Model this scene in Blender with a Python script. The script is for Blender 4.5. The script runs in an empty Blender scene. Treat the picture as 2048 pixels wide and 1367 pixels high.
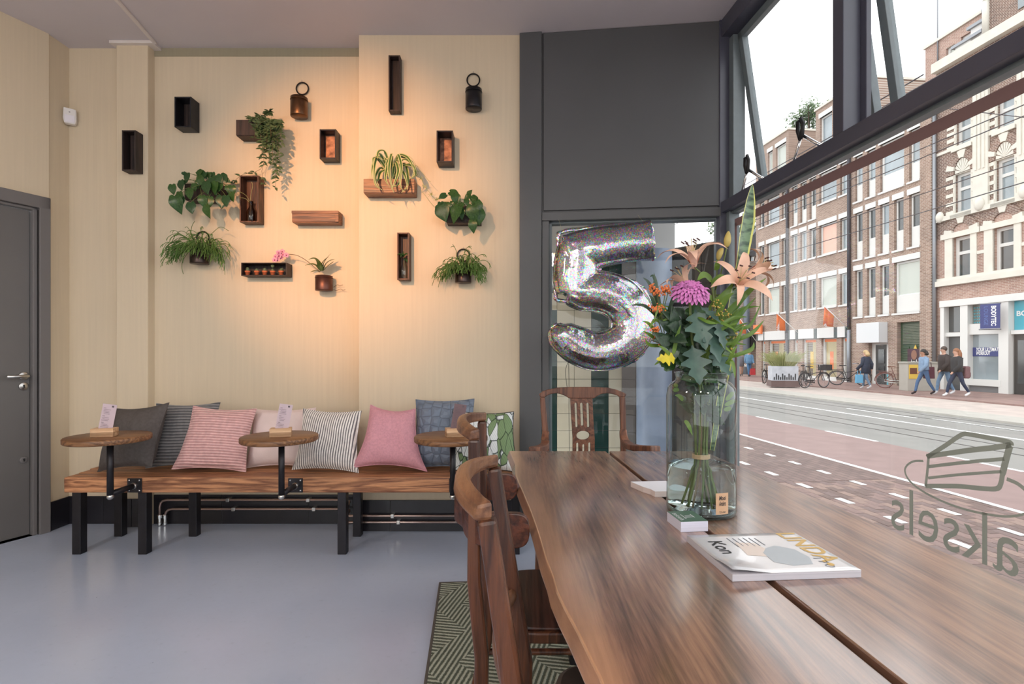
import bpy, bmesh, math, random
from mathutils import Vector, Matrix
random.seed(7)
SC = bpy.context.scene
COL = SC.collection
# ---------------- camera, sky, exposure ----------------
EYE, F, HX, HY = 1.2, 1060.0, 1024.0, 706.0
_c = bpy.data.cameras.new('camera'); CAMERA = bpy.data.objects.new('camera', _c); COL.objects.link(CAMERA)
CAMERA.location = (0, 0, EYE); CAMERA.rotation_euler = (math.pi/2, 0, 0)
_c.sensor_width = 36.0; _c.lens = 36.0*F/2048.0; _c.shift_y = 22.5/2048.0
_c.clip_start = 0.02; _c.clip_end = 400
SC.camera = CAMERA
WORLD = bpy.data.worlds.new('overcast_sky'); SC.world = WORLD; WORLD.use_nodes = True
_bg = WORLD.node_tree.nodes['Background']
_bg.inputs[0].default_value = (0.965, 0.98, 1.0, 1); _bg.inputs[1].default_value = 1.45
SC.view_settings.view_transform = 'Standard'; SC.view_settings.look = 'None'
SC.view_settings.gamma = 1.0; SC.view_settings.use_curve_mapping = False
SC.view_settings.exposure = 0.85
STREET = -0.45

# ---------------- helpers ----------------
def W(px, py, Y):                       # photograph pixel at a known distance -> place in the room
    return Vector(((px-HX)/F*Y, Y, EYE-(py-HY)/F*Y))
WM = {}
def link(o, parent=None, M=None):
    COL.objects.link(o)
    M = M or Matrix()
    if parent is not None: o.parent = parent
    o.matrix_local = M
    WM[o.name] = (WM[parent.name] @ M) if parent is not None else M.copy()
    return o
def tag(o, label, cat, group=None, kind=None):
    if label: o['label'] = label
    if cat: o['category'] = cat
    if group: o['group'] = group
    if kind: o['kind'] = kind
    return o
def thing(name, label, cat, loc=(0,0,0), rz=0.0, group=None, M=None):
    o = bpy.data.objects.new(name, None); o.empty_display_size = .05
    link(o, None, M or (Matrix.Translation(loc) @ Matrix.Rotation(rz, 4, 'Z')))
    return tag(o, label, cat, group)
def sub(name, parent, M=None):
    o = bpy.data.objects.new(name, None); o.empty_display_size = .02
    return link(o, parent, M)
def dup(root, M, label=None, group=None):
    r = root.copy(); COL.objects.link(r); r.matrix_local = M; WM[r.name] = M.copy()
    if label: r['label'] = label
    if group: r['group'] = group
    for ch in list(root.children):
        c = ch.copy(); COL.objects.link(c); c.parent = r; c.matrix_local = ch.matrix_local.copy()
        for g in list(ch.children):
            d = g.copy(); COL.objects.link(d); d.parent = c; d.matrix_local = g.matrix_local.copy()
    return r
class MB:
    def __init__(s): s.v = []; s.f = []; s.sm = []; s.mi = []; s.cur = 0
    def add(s, vs, fs, M=None, smooth=False):
        o = len(s.v)
        for p in vs:
            p = Vector(p); s.v.append(M @ p if M is not None else p)
        for f in fs: s.f.append([i+o for i in f]); s.sm.append(smooth); s.mi.append(s.cur)
        return s
    def box(s, a, b, M=None):
        x0,y0,z0 = a; x1,y1,z1 = b
        return s.add([(x0,y0,z0),(x1,y0,z0),(x1,y1,z0),(x0,y1,z0),(x0,y0,z1),(x1,y0,z1),(x1,y1,z1),(x0,y1,z1)],
              [(0,3,2,1),(4,5,6,7),(0,1,5,4),(1,2,6,5),(2,3,7,6),(3,0,4,7)], M)
    def cbox(s, c, d, M=None):
        return s.box((c[0]-d[0]/2,c[1]-d[1]/2,c[2]-d[2]/2),(c[0]+d[0]/2,c[1]+d[1]/2,c[2]+d[2]/2), M)
    def tube(s, pts, r, n=8, caps=True, M=None, closed=False, flat=1.0, hint=None):
        pts = [Vector(p) for p in pts]; k = len(pts)
        rr = r if isinstance(r, (list,tuple)) else [r]*k
        vs, fs = [], []; up = None
        for i, p in enumerate(pts):
            if closed: t = pts[(i+1) % k]-pts[i-1]
            else: t = pts[min(i+1,k-1)]-pts[max(i-1,0)]
            if t.length < 1e-9: t = Vector((0,0,1))
            t.normalize()
            if up is None:
                up = Vector(hint) if hint else (Vector((0,0,1)) if abs(t.z) < .9 else Vector((1,0,0)))
            up = up - t*up.dot(t)
            if up.length < 1e-6: up = t.orthogonal()
            up.normalize(); sd = t.cross(up)
            for j in range(n):
                a = 2*math.pi*j/n
                vs.append(p + (sd*math.cos(a)*flat + up*math.sin(a))*rr[i])
        m = k if closed else k-1
        for i in range(m):
            i2 = (i+1) % k
            for j in range(n):
                j2 = (j+1) % n
                fs.append((i*n+j, i*n+j2, i2*n+j2, i2*n+j))
        s.add(vs, fs, M, n > 5)
        if caps and not closed:
            o = len(s.v)-len(vs)
            s.f.append([o+j for j in range(n)][::-1]); s.sm.append(False); s.mi.append(s.cur)
            s.f.append([o+(k-1)*n+j for j in range(n)]); s.sm.append(False); s.mi.append(s.cur)
        return s
    def lathe(s, prof, n=24, M=None, caps=True, smooth=True):
        vs, fs = [], []; k = len(prof)
        for r, z in prof:
            for j in range(n):
                a = 2*math.pi*j/n; vs.append((r*math.cos(a), r*math.sin(a), z))
        for i in range(k-1):
            for j in range(n):
                j2 = (j+1) % n; fs.append((i*n+j, i*n+j2, (i+1)*n+j2, (i+1)*n+j))
        s.add(vs, fs, M, smooth)
        if caps:
            o = len(s.v)-len(vs)
            if prof[0][0] > 1e-5: s.f.append([o+j for j in range(n)][::-1]); s.sm.append(False); s.mi.append(s.cur)
            if prof[-1][0] > 1e-5: s.f.append([o+(k-1)*n+j for j in range(n)]); s.sm.append(False); s.mi.append(s.cur)
        return s
    def sphere(s, c, r, n=10, m=7, M=None):
        r = r if isinstance(r, (list,tuple)) else (r,r,r); vs, fs = [], []
        for i in range(m+1):
            t = math.pi*i/m
            for j in range(n):
                a = 2*math.pi*j/n
                vs.append((c[0]+r[0]*math.sin(t)*math.cos(a), c[1]+r[1]*math.sin(t)*math.sin(a), c[2]+r[2]*math.cos(t)))
        for i in range(m):
            for j in range(n):
                j2 = (j+1) % n; fs.append((i*n+j, (i+1)*n+j, (i+1)*n+j2, i*n+j2))
        return s.add(vs, fs, M, True)
    def prism(s, poly, y0, y1, M=None, smooth=False):      # outline in x,z extruded along y
        k = len(poly)
        vs = [(p[0], y0, p[1]) for p in poly]+[(p[0], y1, p[1]) for p in poly]
        fs = [list(range(k)), list(range(2*k-1, k-1, -1))]
        for i in range(k):
            j = (i+1) % k; fs.append((i, i+k, j+k, j))
        return s.add(vs, fs, M, smooth)
    def slab(s, poly, z0, z1, M=None):                     # outline in x,y extruded along z
        k = len(poly)
        vs = [(p[0], p[1], z0) for p in poly]+[(p[0], p[1], z1) for p in poly]
        fs = [list(range(k))[::-1], list(range(k, 2*k))]
        for i in range(k):
            j = (i+1) % k; fs.append((i, j, j+k, i+k))
        return s.add(vs, fs, M)
    def ribbon(s, pts, wid, nrm=(0,0,1), fold=0.0, M=None):  # a leaf blade along a line, folded at its midrib
        pts = [Vector(p) for p in pts]; k = len(pts); vs, fs = [], []
        for i, p in enumerate(pts):
            t = (pts[min(i+1,k-1)]-pts[max(i-1,0)]).normalized()
            N = Vector(nrm); N = N-t*N.dot(t)
            if N.length < 1e-4: N = t.orthogonal()
            N.normalize(); sd = t.cross(N); w = wid[i]/2
            vs += [p-sd*w+N*fold*w, p, p+sd*w+N*fold*w]
        for i in range(k-1):
            for j in (0,1): fs.append((i*3+j, i*3+j+1, i*3+j+4, i*3+j+3))
        return s.add(vs, fs, M, True)
    def build(s, name, mat, parent=None, world=False, M=None, bevel=0, solid=0, subd=0):
        vs = s.v
        if world and parent is not None:
            inv = WM[parent.name].inverted(); vs = [inv @ p for p in vs]
        me = bpy.data.meshes.new(name); me.from_pydata([tuple(p) for p in vs], [], s.f); me.validate()
        if len(me.polygons) == len(s.sm):
            me.polygons.foreach_set('use_smooth', s.sm); me.polygons.foreach_set('material_index', s.mi)
        for m in (mat if isinstance(mat, (list,tuple)) else [mat]): me.materials.append(m)
        me.update()
        o = bpy.data.objects.new(name, me); link(o, parent, M)
        if solid:
            q = o.modifiers.new('thickness', 'SOLIDIFY'); q.thickness = solid; q.offset = 0
        if bevel:
            q = o.modifiers.new('bevel', 'BEVEL'); q.width = bevel; q.segments = 2; q.limit_method = 'ANGLE'; q.angle_limit = .6
        if subd:
            q = o.modifiers.new('subd', 'SUBSURF'); q.levels = subd; q.render_levels = subd
        return o
def one(name, mb, mat, label, cat, group=None, base=None, **k):    # a thing that is one mesh, origin at its base
    if base is None:
        xs = [p.x for p in mb.v]; ys = [p.y for p in mb.v]; zs = [p.z for p in mb.v]
        base = Vector(((min(xs)+max(xs))/2, (min(ys)+max(ys))/2, min(zs)))
    mb.v = [p-Vector(base) for p in mb.v]
    return tag(mb.build(name, mat, M=Matrix.Translation(base), **k), label, cat, group)
def struct(name, mb, mat, **k):
    o = mb.build(name, mat, **k); o['kind'] = 'structure'; return o
def frame_at(o, xdir, ydir=None, z=(0,0,1)):
    x = Vector(xdir).normalized(); z = Vector(z); y = z.cross(x).normalized()
    return Matrix(((x.x,y.x,z.x,o[0]),(x.y,y.y,z.y,o[1]),(x.z,y.z,z.z,o[2]),(0,0,0,1)))
def aim(o, d, up=(0,0,1)):             # matrix whose z axis points along d
    z = Vector(d).normalized(); u = Vector(up); u = u-z*u.dot(z)
    if u.length < 1e-4: u = z.orthogonal()
    u.normalize(); x = u.cross(z)
    return Matrix(((x.x,u.x,z.x,o[0]),(x.y,u.y,z.y,o[1]),(x.z,u.z,z.z,o[2]),(0,0,0,1)))
def bez(p0, p1, p2, n=10):
    p0, p1, p2 = Vector(p0), Vector(p1), Vector(p2)
    return [p0*(1-t)**2+p1*2*t*(1-t)+p2*t*t for t in [i/n for i in range(n+1)]]
def spline(P, n=6):                    # Catmull-Rom through points
    P = [Vector(p) for p in P]; out = []
    for i in range(len(P)-1):
        a, b, c, d = P[max(i-1,0)], P[i], P[i+1], P[min(i+2,len(P)-1)]
        for k in range(n):
            t = k/n
            out.append(.5*((2*b)+(c-a)*t+(2*a-5*b+4*c-d)*t*t+(3*b-a-3*c+d)*t**3))
    return out+[P[-1]]
def wall_open(mb, u0, u1, z0, z1, holes, depth, front=0.0, flip=1):
    """wall face in the x,z plane with openings and their reveals going back by depth (along +y * flip)"""
    us = sorted({u0,u1}|{h[i] for h in holes for i in (0,1) if u0 < h[i] < u1})
    zs = sorted({z0,z1}|{h[i] for h in holes for i in (2,3) if z0 < h[i] < z1})
    for i in range(len(us)-1):
        for j in range(len(zs)-1):
            cu, cz = (us[i]+us[i+1])/2, (zs[j]+zs[j+1])/2
            if any(h[0] < cu < h[1] and h[2] < cz < h[3] for h in holes): continue
            mb.add([(us[i],front,zs[j]),(us[i+1],front,zs[j]),(us[i+1],front,zs[j+1]),(us[i],front,zs[j+1])], [(0,1,2,3)])
    for a,b,c,d in holes:
        y = front+depth*flip
        mb.add([(a,front,c),(b,front,c),(b,front,d),(a,front,d),(a,y,c),(b,y,c),(b,y,d),(a,y,d)],
               [(0,4,5,1),(1,5,6,2),(2,6,7,3),(3,7,4,0)])
    return mb

# ---------------- materials ----------------
MATS = {}
TONE = 1.0
def lin(c): return tuple(TONE*(x/12.92 if x <= .04045 else ((x+.055)/1.055)**2.4) for x in [v/255 for v in c])
def NT(name):
    m = bpy.data.materials.new(name); m.use_nodes = True
    nt = m.node_tree; b = nt.nodes['Principled BSDF']; MATS[name] = m
    return m, nt, b
def node(nt, t, **kw):
    n = nt.nodes.new(t)
    for k, v in kw.items():
        if k.startswith('i_'):
            key = k[2:]; key = int(key) if key.isdigit() else key.replace('_', ' ')
            n.inputs[key].default_value = v
        else: setattr(n, k, v)
    return n
def coords(nt, stretch=(1,1,1), rot=(0,0,0), kind='Object'):
    t = node(nt, 'ShaderNodeTexCoord'); mp = node(nt, 'ShaderNodeMapping')
    mp.inputs['Scale'].default_value = stretch; mp.inputs['Rotation'].default_value = rot
    nt.links.new(t.outputs[kind], mp.inputs['Vector']); return mp.outputs[0]
def ramp(nt, fac, stops):
    r = node(nt, 'ShaderNodeValToRGB'); e = r.color_ramp.elements
    while len(e) > 1: e.remove(e[0])
    e[0].position = stops[0][0]; e[0].color = (*stops[0][1], 1)
    for p, c in stops[1:]: q = e.new(p); q.color = (*c, 1)
    nt.links.new(fac, r.inputs[0]); return r.outputs[0]
def mixc(nt, fac, a, b, mode='MIX'):
    m = node(nt, 'ShaderNodeMix', data_type='RGBA', blend_type=mode)
    for s, v in ((0,fac),(6,a),(7,b)):
        if hasattr(v, 'is_linked'): nt.links.new(v, m.inputs[s])
        else: m.inputs[s].default_value = v if s == 0 else (*v, 1)
    return m.outputs[2]
def bumpn(nt, b, h, strength=.3, dist=.01):
    n = node(nt, 'ShaderNodeBump'); n.inputs['Strength'].default_value = strength; n.inputs['Distance'].default_value = dist
    nt.links.new(h, n.inputs['Height']); nt.links.new(n.outputs[0], b.inputs['Normal'])
def mat(name, col, rough=.5, metal=0.0, var=None, bump=None, spec=.5, srgb=True, coat=0, emit=0, sub_=0):
    m, nt, b = NT(name); c = lin(col) if srgb else col
    b.inputs['Base Color'].default_value = (*c, 1); b.inputs['Roughness'].default_value = rough
    b.inputs['Metallic'].default_value = metal; b.inputs['Specular IOR Level'].default_value = spec
    if coat: b.inputs['Coat Weight'].default_value = coat; b.inputs['Coat Roughness'].default_value = .08
    if emit: b.inputs['Emission Color'].default_value = (*c, 1); b.inputs['Emission Strength'].default_value = emit
    if var:
        sc, amt = var[0], var[1]; st = var[2] if len(var) > 2 else (1,1,1)
        n = node(nt, 'ShaderNodeTexNoise', i_Scale=sc, i_Detail=5.0); nt.links.new(coords(nt, st), n.inputs['Vector'])
        o = ramp(nt, n.outputs[0], [(.3, tuple(x*(1-amt) for x in c)), (.7, tuple(min(1, x*(1+amt)) for x in c))])
        nt.links.new(o, b.inputs['Base Color'])
    if bump:
        sc, stg, dist = bump[:3]; st = bump[3] if len(bump) > 3 else (1,1,1)
        n = node(nt, 'ShaderNodeTexNoise', i_Scale=sc, i_Detail=4.0); nt.links.new(coords(nt, st), n.inputs['Vector'])
        bumpn(nt, b, n.outputs[0], stg, dist)
    return m
def wood(name, light, dark, axis='x', rough=.45, grain=26.0, bands=5.0, spec=.5, bump=.25, rings=2.5, dist=.004):
    m, nt, b = NT(name); L, D = lin(light), lin(dark)
    k = {'x':(.06,1,1),'y':(1,.06,1),'z':(1,1,.06)}[axis]
    v = coords(nt, k)
    n1 = node(nt, 'ShaderNodeTexNoise', i_Scale=bands, i_Detail=3.0, i_Distortion=rings); nt.links.new(v, n1.inputs['Vector'])
    wv = node(nt, 'ShaderNodeMath', operation='MULTIPLY'); nt.links.new(n1.outputs[0], wv.inputs[0]); wv.inputs[1].default_value = 34.0
    sn = node(nt, 'ShaderNodeMath', operation='SINE'); nt.links.new(wv.outputs[0], sn.inputs[0])
    n2 = node(nt, 'ShaderNodeTexNoise', i_Scale=grain*4, i_Detail=6.0, i_Roughness=.7); nt.links.new(v, n2.inputs['Vector'])
    a = node(nt, 'ShaderNodeMath', operation='MULTIPLY_ADD'); nt.links.new(sn.outputs[0], a.inputs[0]); a.inputs[1].default_value = .16; nt.links.new(n2.outputs[0], a.inputs[2])
    M_ = tuple((x+y)/2 for x, y in zip(L, D))
    c = ramp(nt, a.outputs[0], [(.25, D), (.5, M_), (.72, L)])
    n3 = node(nt, 'ShaderNodeTexNoise', i_Scale=1.6, i_Detail=2.0); nt.links.new(coords(nt, (1,1,1)), n3.inputs['Vector'])
    c2 = mixc(nt, .55, c, ramp(nt, n3.outputs[0], [(.3,(.55,.5,.5)),(.7,(1.25,1.2,1.15))]), 'MULTIPLY')
    nt.links.new(c2, b.inputs['Base Color'])
    b.inputs['Roughness'].default_value = rough; b.inputs['Specular IOR Level'].default_value = spec
    bumpn(nt, b, a.outputs[0], bump, dist)
    return m
def brickmat(name, c1, c2, mortar, sx=.21, sz=.062, mort=.008, axes='xz', rough=.85, bumpd=.006, var=.35):
    m, nt, b = NT(name)
    t = node(nt, 'ShaderNodeTexCoord'); sp = node(nt, 'ShaderNodeSeparateXYZ'); cb = node(nt, 'ShaderNodeCombineXYZ')
    nt.links.new(t.outputs['Object'], sp.inputs[0])
    ix = {'x':0,'y':1,'z':2}
    if axes == 'wz':
        ad = node(nt, 'ShaderNodeMath', operation='ADD'); nt.links.new(sp.outputs[0], ad.inputs[0]); nt.links.new(sp.outputs[1], ad.inputs[1])
        nt.links.new(ad.outputs[0], cb.inputs[0]); nt.links.new(sp.outputs[2], cb.inputs[1])
    else:
        nt.links.new(sp.outputs[ix[axes[0]]], cb.inputs[0]); nt.links.new(sp.outputs[ix[axes[1]]], cb.inputs[1])
    br = node(nt, 'ShaderNodeTexBrick'); nt.links.new(cb.outputs[0], br.inputs['Vector'])
    br.inputs['Color1'].default_value = (*lin(c1),1); br.inputs['Color2'].default_value = (*lin(c2),1); br.inputs['Mortar'].default_value = (*lin(mortar),1)
    br.inputs['Scale'].default_value = 1.0; br.inputs['Mortar Size'].default_value = mort; br.inputs['Brick Width'].default_value = sx; br.inputs['Row Height'].default_value = sz
    n = node(nt, 'ShaderNodeTexNoise', i_Scale=.9, i_Detail=6.0); nt.links.new(t.outputs['Object'], n.inputs['Vector'])
    c = mixc(nt, var, br.outputs[0], ramp(nt, n.outputs[0], [(.3,(.7,.68,.66)),(.7,(1.25,1.22,1.2))]), 'MULTIPLY')
    nt.links.new(c, b.inputs['Base Color']); b.inputs['Roughness'].default_value = rough
    iv = node(nt, 'ShaderNodeMath', operation='SUBTRACT'); iv.inputs[0].default_value = 1; nt.links.new(br.outputs[1], iv.inputs[1])
    bumpn(nt, b, iv.outputs[0], .6, bumpd)
    return m
def glassmat(name, tint=(1,1,1), gl=1.0, rough=0.0, base=.02, f=None):   # thin pane: passes light, reflects by angle
    m = bpy.data.materials.new(name); m.use_nodes = True; nt = m.node_tree; nt.nodes.clear(); MATS[name] = m
    o = node(nt, 'ShaderNodeOutputMaterial'); t = node(nt, 'ShaderNodeBsdfTransparent'); g = node(nt, 'ShaderNodeBsdfGlossy')
    t.inputs[0].default_value = (*tint,1); g.inputs['Roughness'].default_value = rough; g.inputs[0].default_value = (gl,gl,gl,1)
    lw = node(nt, 'ShaderNodeLayerWeight'); lw.inputs[0].default_value = .5
    pw = node(nt, 'ShaderNodeMath', operation='POWER'); nt.links.new(lw.outputs['Facing'], pw.inputs[0]); pw.inputs[1].default_value = 5.0
    fr = node(nt, 'ShaderNodeMath', operation='MULTIPLY_ADD'); nt.links.new(pw.outputs[0], fr.inputs[0]); fr.inputs[1].default_value = 1-base; fr.inputs[2].default_value = base
    mx = node(nt, 'ShaderNodeMixShader'); nt.links.new(fr.outputs[0], mx.inputs[0]); nt.links.new(t.outputs[0], mx.inputs[1]); nt.links.new(g.outputs[0], mx.inputs[2])
    nt.links.new(mx.outputs[0], o.inputs[0]); return m
def leafmat(name, c1, c2, rough=.4, scale=14.0, trans=.25):
    m = mat(name, c1, rough); nt = m.node_tree; b = nt.nodes['Principled BSDF']
    n = node(nt, 'ShaderNodeTexNoise', i_Scale=scale, i_Detail=3.0); nt.links.new(coords(nt), n.inputs['Vector'])
    c = ramp(nt, n.outputs[0], [(.35, lin(c1)), (.65, lin(c2))]); nt.links.new(c, b.inputs['Base Color'])
    tr = node(nt, 'ShaderNodeBsdfTranslucent'); nt.links.new(c, tr.inputs[0])
    mx = node(nt, 'ShaderNodeMixShader'); mx.inputs[0].default_value = trans
    out = nt.nodes['Material Output']; nt.links.new(b.outputs[0], mx.inputs[1]); nt.links.new(tr.outputs[0], mx.inputs[2]); nt.links.new(mx.outputs[0], out.inputs[0])
    return m
_txt = {}
def text_geo(s, w=None, h=None, bold=0.0, slant=0.0, space=1.0):
    """lettering as flat faces in x,y from (0,0), scaled to width w and/or height h"""
    cu = bpy.data.curves.new('lettering', 'FONT'); cu.body = s; cu.offset = bold; cu.shear = slant; cu.space_character = space; cu.resolution_u = 3
    o = bpy.data.objects.new('lettering', cu); COL.objects.link(o); bpy.context.view_layer.update()
    me = bpy.data.meshes.new_from_object(o.evaluated_get(bpy.context.evaluated_depsgraph_get()))
    vs = [Vector(v.co) for v in me.vertices]; fs = [list(p.vertices) for p in me.polygons]
    bpy.data.objects.remove(o); bpy.data.curves.remove(cu); bpy.data.meshes.remove(me)
    x0 = min(v.x for v in vs); x1 = max(v.x for v in vs); y0 = min(v.y for v in vs); y1 = max(v.y for v in vs)
    sx = w/(x1-x0) if w else None; sy = h/(y1-y0) if h else None
    sx = sx or sy; sy = sy or sx
    return [Vector(((v.x-x0)*sx, (v.y-y0)*sy, 0)) for v in vs], fs
def text_mb(mb, s, M, **k):
    v, f = text_geo(s, **k); return mb.add(v, f, M)
# ---------------- shared materials ----------------
def plaster(name, col, streak=.025):
    m, nt, b = NT(name); c = lin(col)
    n = node(nt, 'ShaderNodeTexNoise', i_Scale=60.0, i_Detail=4.0); nt.links.new(coords(nt, (1,1,.03)), n.inputs['Vector'])
    n2 = node(nt, 'ShaderNodeTexNoise', i_Scale=1.2, i_Detail=2.0); nt.links.new(coords(nt), n2.inputs['Vector'])
    a = ramp(nt, n.outputs[0], [(.3, tuple(x*(1-streak) for x in c)), (.7, tuple(x*(1+streak) for x in c))])
    c2 = mixc(nt, .25, a, ramp(nt, n2.outputs[0], [(.3,(.9,.9,.9)),(.7,(1.06,1.05,1.04))]), 'MULTIPLY')
    nt.links.new(c2, b.inputs['Base Color']); b.inputs['Roughness'].default_value = .75; b.inputs['Specular IOR Level'].default_value = .3
    bumpn(nt, b, n.outputs[0], .15, .003); return m
M_WALL = plaster('cream_combed_plaster', (216,200,174))
M_WALLD = plaster('grey_green_plaster', (158,150,128), .03)
M_CEIL = mat('ceiling_white', (206,200,204), .8, var=(2.5,.02))
M_WHITE = mat('white_paint', (232,228,226), .5)
M_DKGREY = mat('charcoal_paint', (84,85,87), .42, var=(3,.04), bump=(120,.06,.002))
M_DOOR = mat('door_grey', (104,101,99), .45, var=(2,.05))
M_DFRAME = mat('door_frame_grey', (112,108,107), .45)
M_STEEL = mat('brushed_steel', (200,198,194), .28, 1.0)
M_CHROME = mat('chrome', (215,215,215), .12, 1.0)
M_BLACKST = mat('raw_black_steel', (44,42,46), .38, .6, var=(9,.2))
M_BLACKTILE = mat('black_tile', (30,28,34), .3, var=(6,.25), bump=(40,.1,.002))
M_GROUT = mat('grout_grey', (120,118,114), .9)
M_TRIMW = mat('batten_white', (222,214,210), .5)
M_FRAME = mat('window_frame_charcoal', (76,77,90), .35, var=(4,.06))
M_FRAMEO = mat('window_frame_outer', (108,118,122), .4, var=(30,.06), bump=(60,.15,.003))
M_RUBBER = mat('black_rubber', (24,24,26), .6)
M_GLASS = glassmat('window_glass', (.985,.99,.985))
def film(name, c, t):
    m_ = mat(name, c, .6, spec=.2); nt = m_.node_tree; b = nt.nodes['Principled BSDF']; tr = node(nt, 'ShaderNodeBsdfTranslucent'); tr.inputs[0].default_value = (*lin(c),1)
    mx = node(nt, 'ShaderNodeMixShader'); mx.inputs[0].default_value = t; out = nt.nodes['Material Output']
    nt.links.new(b.outputs[0], mx.inputs[1]); nt.links.new(tr.outputs[0], mx.inputs[2]); nt.links.new(mx.outputs[0], out.inputs[0]); return m_
M_VINYL = film('vinyl_border_brown', (158,136,134), .7)
M_DECAL = film('vinyl_lettering_grey', (140,142,132), .4)
def floormat():
    m, nt, b = NT('blue_grey_epoxy_floor')
    n = node(nt, 'ShaderNodeTexNoise', i_Scale=.9, i_Detail=3.0); nt.links.new(coords(nt), n.inputs['Vector'])
    n2 = node(nt, 'ShaderNodeTexNoise', i_Scale=34.0, i_Detail=6.0); nt.links.new(coords(nt, (1,1,1)), n2.inputs['Vector'])
    c = ramp(nt, n.outputs[0], [(.3, lin((172,183,204))), (.7, lin((187,198,219)))])
    c2 = mixc(nt, .3, c, ramp(nt, n2.outputs[0], [(.28,(.82,.82,.82)),(.36,(1,1,1)),(.7,(1.05,1.05,1.05))]), 'MULTIPLY')
    v = node(nt, 'ShaderNodeTexVoronoi', i_Scale=6.0); nt.links.new(coords(nt), v.inputs['Vector'])
    c3 = mixc(nt, 1.0, c2, ramp(nt, v.outputs['Distance'], [(.012,(.25,.25,.27)),(.02,(1,1,1))]), 'MULTIPLY')
    nt.links.new(c3, b.inputs['Base Color']); b.inputs['Roughness'].default_value = .2; b.inputs['Specular IOR Level'].default_value = .55
    bumpn(nt, b, n.outputs[0], .06, .05); return m
M_FLOOR = floormat()

# ---------------- the room ----------------
CEIL = 3.35; BACK = 3.74; PIER = 3.585; COLF = 3.67
XL = -3.125; XP0, XP1 = -1.035, 0.054
DS = Vector((-.385, -.923, 0)).normalized()          # run of the angled door wall
DW0 = Vector((-3.12, 3.57, 0))
MW = frame_at((1.35, 3.44, 0), (.0946, -.9955, 0))   # street window wall: x along the glass to the viewer, y outward
ME = frame_at((XP1, PIER, 0), (1.296, -.145, 0))     # end wall with the grey panel
def gl(px, py, v=.06):                               # pixel -> (u, z) on the street glass
    k = (px-HX)/F; Y = (1.35+.095*3.44+v*1.0045)/(k+.095); X = k*Y
    p = MW.inverted() @ Vector((X, Y, EYE-(py-HY)/F*Y)); return p.x, p.z
REAR = -3.4
_w = lambda u, v: tuple((MW @ Vector((u, v, 0)))[:2])
RING = [(-4.35,REAR),_w(6.9,.12)[:1]+(REAR,),_w(0,.12),tuple((ME @ Vector((1.304,.12,0)))[:2]),(XP1,PIER+.12),(XP1,3.9),(-4.35,3.9)]
struct('floor', MB().slab(RING, -.2, 0), M_FLOOR)
struct('ceiling', MB().slab(RING, CEIL, CEIL+.15), M_CEIL)
m = MB(); m.box((XL-.1,BACK,0),(XP0+.02,BACK+.15,CEIL)); m.box((XP0,PIER,0),(XP1,BACK+.15,CEIL))
wb = struct('wall_back', m, M_WALL)
m = MB(); m.box((-2.74,COLF,0),(-2.522,BACK+.01,CEIL-.012)); struct('wall_back_column', m, M_WALL, bevel=.004)
m = MB(); m.box((-2.52,BACK-.004,CEIL-.058),(XP0,BACK+.01,CEIL)); struct('trim_1', m, M_WALLD)
m = MB(); m.box((XL-.12,3.565,0),(XL,BACK+.02,CEIL)); struct('wall_left', m, M_WALL)
MD = frame_at(DW0, DS)                               # door wall: x along the wall to the viewer, y into the room
DWL = 2.9
m = MB(); wall_open(m, 0, DWL, 0, CEIL, [(.0,1.06,0,2.24)], .10, 0, -1)
m.box((0,-.12,2.24),(DWL,-.1,CEIL)); struct('wall_door', m, M_WALL, M=MD)
e = MD @ Vector((DWL,0,0))
m = MB(); m.box((e.x-.12,REAR,0),(e.x,e.y+.02,CEIL)); struct('wall_side', m, M_WALL)
XR = RING[1][0]; rh = [(-4.1,-1.45,.35,3.05),(-1.3,XR-.15,.35,3.05)]     # unseen glazing added behind the viewer to fill the room with daylight
m = MB(); wall_open(m, -4.4, XR, 0, CEIL, rh, .15, REAR-.15, 1); wall_open(m, -4.4, XR, 0, CEIL, rh, 0, REAR, 1); struct('wall_rear', m, M_WALL)
w = sub('fill_window', None); w['kind'] = 'structure'
for x0, x1, z0, z1 in rh:
    m = MB(); t = .05
    m.box((x0,REAR-.1,z0),(x0+t,REAR-.04,z1)); m.box((x1-t,REAR-.1,z0),(x1,REAR-.04,z1)); m.box((x0,REAR-.1,z1-t),(x1,REAR-.04,z1)); m.box((x0,REAR-.1,z0),(x1,REAR-.04,z0+t)); m.box((x0,REAR-.1,2.1),(x1,REAR-.04,2.17)); m.build('window_frame', M_FRAME, w)
    MB().box((x0+t,REAR-.074,z0+t),(x1-t,REAR-.07,z1-t)).build('pane', M_GLASS, w)
# door with its frame
d = sub('door_1', None, MD); d['kind'] = 'structure'
m = MB(); m.box((0,-.02,0),(.062,.025,2.24)); m.box((0,-.02,2.16),(1.06,.025,2.24)); m.box((1.0,-.02,0),(1.06,.025,2.24))
m.box((.062,-.05,0),(.088,.0,2.16)); m.box((.062,-.05,2.142),(1.0,.0,2.16)); m.box((.974,-.05,0),(1.0,0,2.16)); m.build('door_frame', M_DFRAME, d, bevel=.004)
m = MB(); m.box((.094,-.07,.008),(.97,-.025,2.138)); lf = m.build('door_leaf', M_DOOR, d, bevel=.003)
m = MB(); m.box((.055,-.045,.0),(.062,.012,2.15)); m.build('seal', M_RUBBER, d)
m = MB(); R = Matrix.Rotation(-math.pi/2, 4, 'X')
m.lathe([(.0,.0),(.027,.0),(.027,.009),(.024,.011),(0,.011)], 24, Matrix.Translation((.128,-.025,1.052)) @ R)
m.tube([(.128,-.02,1.052),(.128,.035,1.052),(.135,.045,1.052),(.245,.045,1.052)], .0105, 12); m.build('handle', M_STEEL, lf)
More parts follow.
